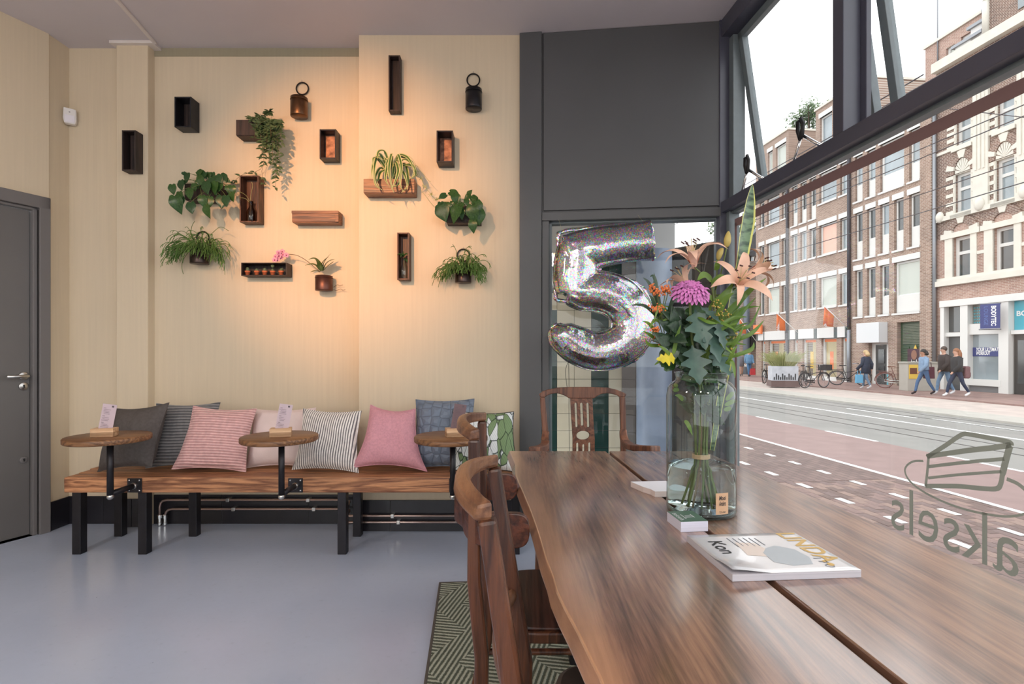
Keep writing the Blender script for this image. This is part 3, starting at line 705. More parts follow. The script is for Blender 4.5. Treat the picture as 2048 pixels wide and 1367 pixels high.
mould(873,260.5,905.7,324,PIER,.11,'black box with copper mesh back above the green philodendron',M_BOXK,M_PERF)
t11,b11 = mould(794,464.6,818,559,PIER,.08,'narrow brown box holding a clear bottle with a sprig',M_BOXB)
tv,bv = mould(473,240,530,272,BACK,.10,'dark wooden planter with a trailing vine',M_BOXD,top_open=True)
tsp,bsp = mould(728,358,829,387,PIER,.10,'coppery wooden planter with the striped spider plant',M_BOXC,top_open=True)
tr_,br_ = mould(893,412,961.5,445,PIER,.10,'dark planter with the philodendron on the pier',M_BOXD,top_open=True)
tl_,bl_ = mould(370,367,441.5,399.6,BACK,.10,'dark planter with the large heart-leaved philodendron',M_BOXD,top_open=True)
# ---------------- copper buckets with ring handles ----------------
M_BUCKET = mat('aged_copper', (104,78,58), .36, .85, var=(14,.35))
M_BUCKETD = mat('dark_bronze', (66,56,54), .33, .8, var=(14,.3))
M_RING = mat('black_iron_ring', (34,32,32), .4, .7)
def bucket(px0, px1, py0, py1, Yw, ring, label, mt, nm='copper_bucket'):
    Yc = Yw-.068; a = W((px0+px1)/2, py1, Yc-.05); r = (px1-px0)/2/F*(Yc)*.99; h = (py1-py0)/F*(Yc-.06)*.93
    Yc = Yw-r-.004; x = ((px0+px1)/2-HX)/F*(Yc)
    t = thing(nm, label, 'bucket', (x,Yc,a.z), group='copper buckets on the wall')
    m = MB(); m.lathe([(0,.0),(r*.98,.0),(r,.004),(r,h),(r-.003,h+.001),(r-.004,h),(r-.004,.006),(0,.006)], 32); bd = m.build('body', mt, t)
    m = MB(); m.tube([(r*1.01*math.cos(q*math.pi/16),r*1.01*math.sin(q*math.pi/16),h*.86) for q in range(32)], .0018, 6, closed=True); m.build('band', mt, bd)
    if ring:
        q = W(ring[0], ring[1], Yw-.012); R_ = ring[2]/F*Yw
        c = Vector((q.x-x, Yw-.012-Yc, q.z-a.z))
        m = MB(); m.tube([(c.x+R_*math.cos(k*math.pi/14), c.y, c.z+R_*math.sin(k*math.pi/14)) for k in range(28)], .0048, 8, closed=True); m.build('ring_handle', M_RING, t)
        m = MB(); m.tube([(c.x,c.y+.012,c.z+R_+.004),(c.x,c.y-.006,c.z+R_+.002),(c.x,c.y-.008,c.z+R_+.012)], .0022, 6); m.build('wall_hook', M_CHROME, t)
    return t, Vector((x,Yc,a.z)), r, h
bucket(581.6,615,185,226,BACK,(604.6,177,12),'shiny copper bucket hanging empty by its ring',M_BUCKET)
bucket(930.7,964,167,210,PIER,(946.7,160,12.5),'black bucket hanging empty beside the grey panel',mat('black_tin',(52,52,56),.32,.7,var=(12,.2)))
_,pc,rc,hc = bucket(381.6,416.5,496,525,BACK,(405.6,475,12),'dark bronze bucket with a bushy rhipsalis on the left',M_BUCKETD)
_,po,ro,ho = bucket(631,665,547,579,BACK,None,'reddish copper pot holding the orchid',mat('reddish_copper',(92,62,54),.42,.7,var=(10,.3)))
_,pe,re_,he = bucket(910,943,537,563,PIER,(926.6,510,12),'dark bronze bucket with a rhipsalis on the pier',M_BUCKETD)
M_SOIL = mat('dark_soil', (48,38,32), .9, var=(50,.4), bump=(80,.6,.01))
M_BARK = mat('orchid_bark', (150,112,88), .8, var=(90,.4), bump=(90,.9,.012))
# ---------------- plants ----------------
M_LEAFP = leafmat('philodendron_green', (42,78,38), (66,104,50), .32, 10)
M_LEAFP2 = leafmat('philodendron_dark', (36,70,42), (52,92,54), .32, 10)
M_STEMG = mat('stem_green', (96,112,58), .5)
M_STEMB = mat('stem_brown', (106,84,60), .6)
M_VINE = leafmat('vine_leaf', (56,80,50), (98,122,84), .45, 30)
M_RHIP = leafmat('rhipsalis_green', (84,122,56), (124,160,86), .5, 20)
def heart(L, Wd, fold=.25, droop=.25, n=9):
    prof = [(0,.0),(.03,.30),(.09,.66),(.2,.92),(.34,1.0),(.5,.9),(.66,.66),(.8,.4),(.92,.16),(1,.0)]
    vs, fs = [], []
    for i, (t, w_) in enumerate(prof):
        y = t*L; z = -droop*L*t*t; wv = w_*Wd/2
        back = -.16*L*(1 if .02 < t < .12 else 0)
        for k, s in enumerate((-1,-.55,0,.55,1)):
            vs.append((s*wv, y+back*abs(s)*(1 if abs(s) > .4 else 0), z+fold*abs(s)*wv-.12*L*(abs(s)**2)*(.4 if k in (0,4) else 0)))
    for i in range(len(prof)-1):
        for k in range(4): fs.append((i*5+k, i*5+k+1, i*5+k+6, i*5+k+5))
    return vs, fs
def leaf_mesh(name, vs, fs, mt):
    m = MB(); m.add(vs, fs, None, True); me = bpy.data.meshes.new(name); me.from_pydata([tuple(v) for v in m.v], [], m.f)
    me.polygons.foreach_set('use_smooth', [True]*len(m.f)); me.materials.append(mt); return me
HEARTS = [leaf_mesh('heart_leaf', *heart(1,.86,.22,.22), M_LEAFP), leaf_mesh('heart_leaf', *heart(1,.8,.3,.4), M_LEAFP), leaf_mesh('heart_leaf', *heart(1,.9,.15,.1), M_LEAFP2)]
def place_leaf(parent, me, base, tip, face, size=None):
    base, tip = Vector(base), Vector(tip); y = tip-base; L = size or y.length; y.normalize()
    z = Vector(face); z = z-y*z.dot(y); z = z.normalized() if z.length > 1e-4 else y.orthogonal().normalized(); x = y.cross(z)
    Mx = Matrix(((x.x,y.x,z.x,base.x),(x.y,y.y,z.y,base.y),(x.z,y.z,z.z,base.z),(0,0,0,1))) @ Matrix.Scale(L,4)
    o = bpy.data.objects.new('leaf', me); COL.objects.link(o); o.parent = parent; o.matrix_local = WM[parent.name].inverted() @ Mx
    return o
def philodendron(label, box, leaves, crop, dpt, seed):
    x0, x1, z0, z1, yf = box; rg = random.Random(seed)
    t = thing('philodendron', label, 'plant', ((x0+x1)/2, yf+.05, z0+.02))
    m = MB(); m.box((x0+.012,yf+.003,z0+.02),(x1-.012,yf+.085,z1-.008)); m.build('soil', M_SOIL, t, world=True)
    o = Vector(((x0+x1)/2, yf+.045, z1-.012))
    for bx, by, tx, ty, dy in leaves:
        Yb = yf-.02-dy
        b_ = W(crop[0]+bx/crop[2], crop[1]+by/crop[2], Yb); e = W(crop[0]+tx/crop[2], crop[1]+ty/crop[2], Yb-.012)
        place_leaf(t, rg.choice(HEARTS), b_, e, Vector((rg.uniform(-.35,.35), -1, rg.uniform(.1,.6))))
        s0 = Vector((x0+.02+rg.random()*(x1-x0-.04), o.y+rg.uniform(-.02,.02), z1-.012))
        mid = (s0+b_)/2+Vector((0,-.01,.04)); mm = MB(); mm.tube(bez(s0, mid, b_, 7), .0016, 5); mm.build('stem', M_STEMG, t, world=True)
    return t
LVL = [(215,240,220,330,.02),(300,200,300,295,.03),(285,310,290,395,.05),(240,350,275,505,.06),(300,360,290,460,.04),(365,130,350,215,.0),(325,115,335,150,-.01),(470,110,545,160,.01),(500,100,440,160,.015),(575,120,565,175,0),(610,120,605,180,-.01),(690,140,745,215,.02),(650,150,700,225,.03),(545,210,550,330,.06),(640,215,600,320,.05),(390,280,375,380,.06),(470,200,460,260,.02),(430,230,430,300,.03),(505,350,520,455,.075),(395,415,405,520,.07),(550,445,550,555,.08),(580,360,570,460,.06),(700,350,695,470,.05),(740,350,735,450,.07),(755,250,760,310,.03),(800,250,810,330,.03),(790,320,800,400,.05),(720,180,775,205,.01),(640,290,640,340,.03),(350,190,330,235,.02),(540,120,500,180,.02),(600,170,625,240,.03),(480,160,510,250,.03),(690,225,660,300,.03)]
philodendron('large heart-leaved philodendron spilling from the left planter', bl_, LVL, (300,320,4.876), .03, 3)
LVR = [(935,335,860,370,.01),(885,410,905,490,.03),(880,440,930,600,.05),(940,420,960,520,.04),(975,310,1080,350,.0),(1040,340,1060,420,.02),(1150,340,1185,285,.0),(1170,340,1110,380,.02),(1190,350,1250,430,.02),(1060,450,980,590,.07),(1080,470,1085,570,.05),(1190,440,1200,610,.075),(1230,400,1265,520,.05),(1255,480,1265,630,.05),(1195,590,1200,700,.06),(1130,380,1150,440,.03),(990,400,1000,440,.02),(1210,360,1180,420,.03),(1010,330,1040,420,.03),(1100,420,1050,470,.05),(920,420,960,440,.03)]
philodendron('dark green philodendron spilling from the planter on the pier', br_, LVR, (700,320,4.876), .03, 5)
# trailing vine with many small leaves
x0,x1,z0,z1,yf = bv
t = thing('trailing_vine', 'small-leaved vine trailing down from its wooden planter', 'plant', ((x0+x1)/2,yf+.05,z0+.02))
m = MB(); m.box((x0+.012,yf+.003,z0+.02),(x1-.012,yf+.085,z1-.008)); m.build('soil', M_SOIL, t, world=True)
rg = random.Random(11); st = MB(); lv = MB()
c2 = lambda x, y, Y: W(300+x/4.876, 100+y/4.876, Y)
ends = [(1270,760,.07),(1280,900,.06),(1240,1010,.05),(1200,1100,.07),(1225,1340,.045),(1260,1180,.05),(1090,1050,.06),(1110,1120,.07),(1080,900,.09),(1020,850,.10),(1140,940,.09),(1180,860,.1),(1050,800,.1),(980,670,.05),(1170,610,.03),(1060,650,.05),(1260,700,.05),(1230,1240,.05),(1130,1000,.08),(1160,1080,.06),(1215,960,.07)]
paths = []
for ex, ey, dy in ends:
    s0 = c2(1120+rg.uniform(-70,60), 700, yf+.03); e = c2(ex, ey, yf-dy+.02)
    mid = c2(ex+rg.uniform(-10,20), min(ey,700)-rg.uniform(10,60), yf-dy-.03)
    paths.append(bez(s0, mid, e, 22))
paths.append([c2(*p, BACK-.05) for p in ((1110,1100),(1080,1160),(1020,1190),(950,1200),(880,1225),(830,1270),(810,1300))])
paths.append([c2(*p, BACK-.05) for p in ((1110,1100),(1090,1180),(1100,1240),(1110,1300))])
for P in paths:
    st.tube(P, .0013, 4)
    for i in range(2, len(P)):
        for s in (-1,1):
            if rg.random() < (.9 if len(P) > 10 else 1):
                d_ = Vector((s*rg.uniform(.5,1), rg.uniform(-.9,.3), rg.uniform(-.9,.5))).normalized(); L = rg.uniform(.026,.042)
                q = P[i]; lv.ribbon([q, q+d_*L*.25, q+d_*L*.6+Vector((0,0,-.002)), q+d_*L+Vector((0,0,-.006))], [.001,L*.42,L*.36,.001], (rg.uniform(-.3,.3),-1,.4), .15)
st.build('stems', M_STEMB, t, world=True); o = lv.build('leaves', M_VINE, t, world=True); o['kind'] = 'stuff'
# rhipsalis: thin branching stems
def rhipsalis(p, r, h, seed, label, spread, long_=()):
    t = thing('rhipsalis', label, 'plant', p+Vector((0,0,.01))); rg = random.Random(seed); m = MB()
    s = MB(); s.lathe([(0,0),(r*.9,0),(r*.9,h*.8-.01),(0,h*.8)], 16, Matrix.Translation(p+Vector((0,0,.006)))); s.build('soil', M_SOIL, t, world=True)
    def branch(q, d, L, lev):
        P = [q]; k = 4
        for i in range(k):
            d = (d+Vector((rg.uniform(-.18,.18),rg.uniform(-.18,.1),-.24-.07*lev))).normalized(); q = q+d*L/k; 
            if q.y > p.y+r+.0: q.y = p.y+r
            P.append(q)
        m.tube(P,   .0021 if lev == 0 else .0017, 4, caps=False)
        if lev < 2:
            for _ in range(rg.choice((2,2,3))): branch(q if rg.random() < .6 else P[-2], (d+Vector((rg.uniform(-.8,.8),rg.uniform(-.7,.4),rg.uniform(-.5,.5)))).normalized(), L*rg.uniform(.35,.6), lev+1)
    for i in range(125):
        a = rg.uniform(0,2*math.pi); q = p+Vector((math.cos(a)*r*.7*rg.random(), math.sin(a)*r*.7*rg.random(), h-.004))
        d = Vector((math.cos(a)*rg.uniform(.2,1.1)*spread, -abs(math.sin(a))*rg.uniform(0,.7), rg.uniform(.3,1.0))).normalized()
        branch(q, d, rg.uniform(.06,.125)*spread, 0)
    o = m.build('stems', M_RHIP, t, world=True); o['kind'] = 'stuff'
    if long_:
        for P in long_:
            k = MB(); k.tube(spline(P, 5), .0019, 5); k.build('long_stem', M_STEMG, t, world=True)
c3 = lambda x, y, Y=BACK-.1: W(300+x/4.876, 320+y/4.876, Y)
c5 = lambda x, y, Y=PIER-.1: W(700+x/4.876, 320+y/4.876, Y)
rhipsalis(pc, rc, hc, 4, 'shaggy rhipsalis hanging over its bucket on the left', 1.35,
  [[c3(420,830),c3(300,850),c3(200,920),c3(140,960)],[c3(560,770),c3(620,700),c3(690,652),c3(768,690)],[c3(580,800),c3(680,810),c3(760,820),c3(815,870)],[c3(430,800),c3(400,720),c3(410,640),c3(438,595)],[c3(430,830),c3(330,960),c3(310,1040),c3(325,1110)],[c3(460,800),c3(340,700),c3(270,705),c3(215,790)],[c3(600,830),c3(690,900),c3(700,950),c3(690,990)],[c3(440,780),c3(390,690),c3(360,650),c3(340,660)],[c3(420,830),c3(280,930),c3(220,960),c3(150,1000)]])
rhipsalis(pe, re_, he, 8, 'bright green rhipsalis in the bucket on the pier', 1.05,
  [[c5(1030,1030),c5(920,1010),c5(850,1080),c5(800,1225)],[c5(1050,1060),c5(900,1100),c5(880,1160),c5(860,1240)]])
# spider plant: striped straps
def spidermat():
    m_, nt, b_ = NT('variegated_strap'); uv = node(nt, 'ShaderNodeUVMap')
    sp = node(nt, 'ShaderNodeSeparateXYZ'); nt.links.new(uv.outputs[0], sp.inputs[0])
    c = ramp(nt, sp.outputs[0], [(.0,lin((206,202,150))),(.2,lin((196,196,140))),(.26,lin((72,104,48))),(.74,lin((84,116,54))),(.8,lin((196,196,140))),(1,lin((206,202,150)))])
    nt.links.new(c, b_.inputs['Base Color']); b_.inputs['Roughness'].default_value = .4; return m_
M_SPID = spidermat()
def strap(parent, P, wd, mt, name='leaf', nrm=(0,-1,.3)):
    m = MB(); P = spline(P, 7); k = len(P)
    m.ribbon(P, [wd*min(1,.35+4*i/k)*min(1,(k-1-i)/(k*.45)+.05) for i in range(k)], nrm, .25)
    o = m.build(name, mt, parent, world=True); uvl = o.data.uv_layers.new(name='UVMap')
    for lp in o.data.loops: uvl.data[lp.index].uv = ((lp.vertex_index % 3)/2, (lp.vertex_index//3)/k)
    return o
x0,x1,z0,z1,yf = bsp
t = thing('spider_plant', 'spider plant with cream-edged strap leaves in the coppery planter', 'plant', ((x0+x1)/2,yf+.05,z0+.02))
m = MB(); m.box((x0+.012,yf+.003,z0+.02),(x1-.012,yf+.085,z1-.008)); m.build('soil', M_SOIL, t, world=True)
straps = [[(400,180),(330,60),(250,-20),(215,90),(215,190)],[(400,180),(340,20),(280,-60),(240,60),(245,230),(320,295)],[(400,180),(370,40),(360,80),(345,180),(385,260)],[(410,180),(410,20),(405,-60),(380,80),(400,230),(430,320)],[(420,180),(450,40),(470,-50),(500,60),(490,230),(520,310)],[(430,180),(500,20),(560,0),(630,80),(600,170)],[(430,180),(520,40),(560,110),(560,250),(500,320)],[(420,180),(460,100),(490,150),(470,240),(380,268)],[(410,180),(300,10),(230,-20),(225,60)],[(410,180),(350,-60),(290,-90),(270,-40),(330,0)],[(410,180),(460,-30),(540,-40),(600,30),(630,150)],[(415,180),(430,60),(420,130),(410,210)],[(400,180),(310,80),(260,130),(250,190),(290,270)],[(420,180),(400,0),(385,-20),(350,60),(360,200)],[(425,180),(510,60),(610,60),(640,140),(570,190)],[(415,180),(450,60),(520,120),(550,200),(560,290)],[(405,180),(370,100),(300,120),(270,200),(240,170)],[(410,180),(390,40),(300,-30),(240,30),(230,150),(260,250)],[(420,180),(480,-20),(590,10),(625,110),(610,180)],[(415,180),(440,20),(470,100),(440,210),(400,290)]]
rg = random.Random(5)
for S in straps:
    dy = rg.uniform(.02,.1); k = len(S)
    strap(t, [c5(x, y, yf+.04-(dy+.05)*min(1,i/(k-1)*1.6)) for i, (x, y) in enumerate(S)], .021, M_SPID)
M_RUN = leafmat('pale_runner', (168,172,110), (196,198,140), .5, 20)
run = [(580,60),(620,40),(650,90),(690,170),(730,260),(790,330),(840,400)]
k = MB(); k.tube(spline([c5(x,y,PIER-.12) for x,y in run], 5), .0014, 5); k.tube(spline([c5(x,y,PIER-.12) for x,y in ((430,10),(540,-40),(600,-20),(640,40),(700,120),(770,200),(790,205))], 5), .0012, 5); k.tube(spline([c5(x,y,PIER-.05) for x,y in ((690,290),(730,340),(790,420),(860,490),(890,540))], 5), .0013, 5)
k.build('runner', M_RUN, t, world=True); k = MB()
for cx, cy in ((625,60),(640,110),(690,180),(730,262),(795,335),(850,390),(560,-20),(600,30),(650,150)):
    for q in range(9):
        a = rg.uniform(0,6.28); L = rg.uniform(20,46); P0 = c5(cx,cy,PIER-.12); P2 = c5(cx+math.cos(a)*L, cy+math.sin(a)*L*.8, PIER-.13-rg.uniform(0,.02)); k.ribbon(bez(P0,(P0+P2)/2+Vector((0,0,.006)),P2,4), [.003,.004,.003,.002,.0005], (0,-1,.2), .1)
o = k.build('plantlets', M_RUN, t, world=True); o['kind'] = 'stuff'
# orchid
M_ORL = leafmat('orchid_leaf', (70,92,44), (98,116,60), .35, 8); M_ORF = mat('orchid_petal', (216,150,176), .5, var=(60,.25)); M_ORC = mat('orchid_lip', (168,60,110), .5)
t = thing('orchid', 'orchid with an arching spray of pink flowers in its copper pot', 'plant', po+Vector((0,0,.01)))
m = MB(); m.lathe([(0,0),(ro*.9,0),(ro*.9,ho-.004),(0,ho+.004)], 18, Matrix.Translation(po+Vector((0,0,.006)))); m.build('bark_mix', M_BARK, t, world=True)
oc = lambda x, y, d=.09: c3(x, y, BACK-d)
for S, w_ in (([(1670,1080),(1640,1000),(1600,960),(1545,970)],.038),([(1665,1080),(1620,1030),(1570,1015),(1510,1028)],.03),([(1680,1075),(1700,1000),(1730,950),(1768,908)],.026),([(1690,1075),(1720,1010),(1760,980),(1800,968)],.034),([(1660,1090),(1620,1080),(1590,1085),(1562,1092)],.02),([(1690,1080),(1740,1030),(1780,1000),(1790,990)],.03),([(1685,1080),(1680,1010),(1720,960),(1745,945)],.03)):
    strap(t, [oc(x,y,.07+.05*i/3) for i,(x,y) in enumerate(S)], w_, M_ORL, nrm=(0,-.6,1))
m = MB(); m.tube(spline([oc(*q) for q in ((1660,1090),(1600,1040),(1540,990),(1480,950),(1420,925),(1350,918),(1290,930))],6), .0022, 6); m.build('flower_stem', M_STEMB, t, world=True)
m = MB(); m.tube(spline([oc(x,y,.03) for x,y in ((1790,1240),(1810,1225),(1830,1215),(1850,1222),(1882,1216))],4), .0016, 5); m.build('root', M_STEMB, t, world=True)
m = MB(); m.tube(spline([oc(x,y,.03) for x,y in ((1790,1262),(1820,1270),(1860,1255),(1880,1268),(1905,1262))],4), .0016, 5); m.build('root', M_STEMB, t, world=True)
rg = random.Random(2); fm = MB()
for q in range(5):
    a = q*2*math.pi/5+.3; d_ = Vector((math.cos(a),math.sin(a),0)); fm.ribbon([d_*.001, d_*.009+Vector((0,0,.002)), d_*.015, d_*.019-Vector((0,0,.002))], [.004,.015,.014,.002], (0,0,1), .1)
fm.cur = 1; fm.sphere((0,-.003,.004),(.004,.005,.005),8,6)
fme = fm.build('flower', [M_ORF,M_ORC], t)
first = True
for x, y in ((1255,900),(1290,890),(1225,940),(1260,930),(1300,920),(1215,970),(1245,965),(1280,945),(1330,925)):
    A = aim(oc(x,y,.09+rg.uniform(0,.03)), (rg.uniform(-.6,.4),-1,rg.uniform(-.4,.3)))
    if first: fl = fme; first = False
    else: fl = fme.copy(); COL.objects.link(fl); fl.parent = t
    fl.matrix_local = WM[t.name].inverted() @ A
# five tiny cacti
M_TERRA = mat('terracotta', (206,112,72), .75, var=(30,.1)); M_CACT = mat('cactus_green', (92,108,82), .7, var=(160,.4), bump=(200,.9,.006))
x0,x1,z0,z1,yf = b7
which = ('nearest the box end by the philodendron','second from the left end of the box','in the middle of the box','with a knob on top, second from the orchid','nearest the orchid')
for i, (cx, cy, h_, r_) in enumerate(((952,1118,.024,.0125),(1042,1118,.017,.0115),(1120,1118,.020,.0120),(1197,1118,.016,.0095),(1280,1118,.018,.0120))):
    q = c3(cx, cy, yf+.035); t = thing('potted_cactus', 'tiny cactus in a terracotta pot, '+which[i], 'cactus', (q.x,q.y,z0+.006), group='tiny cacti in the long box')
    m = MB(); m.lathe([(0,0),(.0115,0),(.0155,.022),(.0175,.022),(.018,.032),(.0155,.032),(.015,.028),(0,.028)], 20); m.build('pot', M_TERRA, t)
    m = MB(); m.sphere((0,0,.028+h_*.55),(r_,r_,h_*.75),12,8)
    if i == 3: m.sphere((0,0,.066),.0125,10,7)
    if i == 4: m.sphere((.008,0,.046),.008,8,6)
    m.build('cactus_body', M_CACT, t)
# bottles in the boxes
M_BOTD = glassmat('brown_bottle_glass', (.45,.38,.33), base=.06); M_BOTC = glassmat('clear_bottle_glass', (.82,.86,.84), base=.06)
def bottle(x, y, z, s, mt, label, sprig):
    t = thing('bottle', label, 'bottle', (x,y,z)); P = [(0,0),(.031,0),(.034,.006),(.034,.075),(.03,.092),(.015,.118),(.0125,.13),(.0125,.15),(.016,.151),(.016,.162),(.0105,.162),(.0105,.15),(0,.15)]
    m = MB(); m.lathe([(a*s,b*s) for a,b in P], 24); m.build('glass', mt, t)
    for pts, leaf in sprig:
        k = MB(); k.tube(spline(pts,5), .0013, 5); sp_ = k.build('sprig', M_RUN if not leaf else M_STEMG, t, world=True)
        if leaf:
            for L in leaf: strap(t, L, .013, M_LEAFP, nrm=(0,-1,.5))
x0,x1,z0,z1,yf = b5
q = c3(985,605,yf+.04); bottle(q.x, yf+.043, z0+.0095, .90, M_BOTD, 'dark glass bottle with a pale shoot in the brown box', [([c3(985,560,yf+.043),c3(980,380,yf+.042),c3(990,310,yf+.03),c3(1000,250,yf+.03),c3(990,210,yf+.03)],None),([c3(975,420,yf+.04),c3(950,360,yf+.02),c3(900,320,yf-.01),c3(840,300,yf-.02)],None),([c3(975,420,yf+.04),c3(930,375,yf+.02),c3(860,365,yf-.01)],None)])
x0,x1,z0,z1,yf = b11
q = c5(528,1165,yf+.04); bottle(q.x, yf+.04, z0+.0095, .86, M_BOTC, 'clear glass bottle with a small green sprig in the narrow box', [([c5(530,1120,yf+.04),c5(532,1000,yf+.04),c5(520,940,yf+.035)],[[c5(520,940,yf+.03),c5(490,915,yf+.01),c5(460,925,yf-.01)],[c5(520,940,yf+.03),c5(505,925,yf+.0),c5(490,950,yf-.01)],[c5(522,940,yf+.03),c5(545,915,yf+.01),c5(572,920,yf)],[c5(520,940,yf+.03),c5(520,905,yf+.02),c5(530,890,yf)],[c5(528,960,yf+.03),c5(550,975,yf+.01),c5(575,1010,yf)]])])
# ---------------- big live-edge table ----------------
TZ = .75
def tpt(px, py, z=TZ): Y = F*(EYE-z)/(py-HY); return Vector(((px-HX)/F*Y, Y, z))
def walnut():
    m_, nt, b_ = NT('walnut_slab'); v = coords(nt, (1,.13,1))
    n0 = node(nt, 'ShaderNodeTexNoise', i_Scale=2.2, i_Detail=2.0, i_Distortion=1.2); nt.links.new(v, n0.inputs['Vector'])
    a = node(nt, 'ShaderNodeMath', operation='MULTIPLY'); nt.links.new(n0.outputs[0], a.inputs[0]); a.inputs[1].default_value = 62.0
    s_ = node(nt, 'ShaderNodeMath', operation='SINE'); nt.links.new(a.outputs[0], s_.inputs[0])
    n2 = node(nt, 'ShaderNodeTexNoise', i_Scale=120.0, i_Detail=5.0, i_Roughness=.6); nt.links.new(coords(nt, (1,.05,1)), n2.inputs['Vector'])
    n2s = node(nt, 'ShaderNodeMath', operation='MULTIPLY_ADD'); nt.links.new(n2.outputs[0], n2s.inputs[0]); n2s.inputs[1].default_value = .55; n2s.inputs[2].default_value = .225
    h = node(nt, 'ShaderNodeMath', operation='MULTIPLY_ADD'); nt.links.new(s_.outputs[0], h.inputs[0]); h.inputs[1].default_value = .075; nt.links.new(n2s.outputs[0], h.inputs[2])
    c = ramp(nt, h.outputs[0], [(.33,lin((80,55,45))),(.48,lin((126,91,73))),(.66,lin((164,124,99)))])
    sp = node(nt, 'ShaderNodeSeparateXYZ'); nt.links.new(coords(nt), sp.inputs[0])
    e1 = node(nt, 'ShaderNodeMath', operation='MULTIPLY_ADD'); nt.links.new(sp.outputs[1], e1.inputs[0]); e1.inputs[1].default_value = .077; nt.links.new(sp.outputs[0], e1.inputs[2])
    e2 = node(nt, 'ShaderNodeMath', operation='MULTIPLY_ADD'); nt.links.new(n0.outputs[0], e2.inputs[0]); e2.inputs[1].default_value = -.16; nt.links.new(e1.outputs[0], e2.inputs[2])
    c = mixc(nt, 1.0, c, ramp(nt, e2.outputs[0], [(0,(1,1,1)),(1,(1,1,1))]), 'MULTIPLY')
    mr = node(nt, 'ShaderNodeMapRange'); nt.links.new(e2.outputs[0], mr.inputs[0]); mr.inputs[1].default_value = -.535; mr.inputs[2].default_value = -.50; mr.inputs[3].default_value = 1; mr.inputs[4].default_value = 0
    c = mixc(nt, mr.outputs[0], c, mixc(nt, .55, c, lin((176,132,100))))
    n3 = node(nt, 'ShaderNodeTexNoise', i_Scale=3.4, i_Detail=2.0); nt.links.new(coords(nt, (1,.3,1)), n3.inputs['Vector'])
    c = mixc(nt, .8, c, ramp(nt, n3.outputs[0], [(.3,(.62,.58,.57)),(.5,(.95,.95,.95)),(.7,(1.3,1.24,1.16))]), 'MULTIPLY')
    # knots and cracks with shapes of their own
    k = node(nt, 'ShaderNodeTexNoise', i_Scale=13.0, i_Detail=4.0); nt.links.new(coords(nt, (1,.16,1)), k.inputs['Vector'])
    c = mixc(nt, 1.0, c, ramp(nt, k.outputs[0], [(.255,(.16,.13,.12)),(.285,(1,1,1))]), 'MULTIPLY')
    nt.links.new(c, b_.inputs['Base Color']); b_.inputs['Roughness'].default_value = .45; b_.inputs['Specular IOR Level'].default_value = .3
    b_.inputs['Coat Weight'].default_value = 1.0; b_.inputs['Coat Roughness'].default_value = .17; b_.inputs['Coat IOR'].default_value = 2.3
    bumpn(nt, b_, h.outputs[0], .12, .002); return m_
M_WALNUT = walnut()
left = [(1018.8,901),(1025,915),(1029.7,926),(1030.8,946),(1036,962),(1043,978),(1061,1021),(1073,1055),(1080,1078),(1091.6,1118),(1105,1152),(1113,1181),(1130,1217),(1154.5,1262),(1181.4,1318),(1199,1352)]
LP = [tpt(*p) for p in left]; g0 = tpt(1215,901.5); g1 = tpt(1800,1367); r0 = tpt(1475,930); r1 = tpt(2048,1170)
def online(a, b, Y): t = (Y-a.y)/(b.y-a.y); return a+(b-a)*t
NEAR, FAR = .14, 2.44
extra = [Vector((LP[-1].x+dx, y, TZ)) for dx, y in ((.006,.62),(.014,.45),(.004,.3),(.012,NEAR))]
L_ = LP+extra; gw = .0085
lp = [(p.x,p.y) for p in L_]
gf, gn = online(g0,g1,FAR), online(g0,g1,NEAR); rf, rn = online(r0,r1,FAR), online(r0,r1,NEAR)
t = thing('dining_table', 'long walnut live-edge table in front of the street window', 'table', (.55,1.3,0))
m = MB(); n_ = len(lp); poly = lp+[(gn.x-gw,NEAR),(gf.x-gw,FAR)]
k = len(poly); vs = [(x,y,TZ) for x,y in poly]+[(x-(.012 if i < n_ else 0),y,TZ-.03) for i,(x,y) in enumerate(poly)]+[(x-(.002 if i < n_ else 0),y,TZ-.045) for i,(x,y) in enumerate(poly)]
fs = [list(range(k)), list(range(3*k-1,2*k-1,-1))]+[(i+o, i+o+k, (i+1)%k+o+k, (i+1)%k+o) for o in (0,k) for i in range(k)]
m.add(vs, fs); m.build('slab', M_WALNUT, t, world=True, bevel=.003)
m = MB(); m.slab([(gf.x+gw,FAR),(gn.x+gw,NEAR),(rn.x,NEAR),(rf.x,FAR)][::-1], TZ-.045, TZ); m.build('slab', M_WALNUT, t, world=True, bevel=.003)
for y in (.45,2.05):
    xa, xb = .26, .86
    for x in (xa,xb): m = MB(); m.box((x-.04,y-.03,.0115),(x+.04,y+.03,TZ-.075)); m.build('leg', M_BLACKST, t, world=True, bevel=.003)
    m = MB(); m.box((xa-.05,y-.035,TZ-.075),(xb+.05,y+.035,TZ-.0455)); m.build('cross_beam', M_BLACKST, t, world=True, bevel=.003)
    m = MB(); m.box((xa+.04,y-.03,.0115),(xb-.04,y+.03,.05)); m.build('foot_beam', M_BLACKST, t, world=True, bevel=.003)
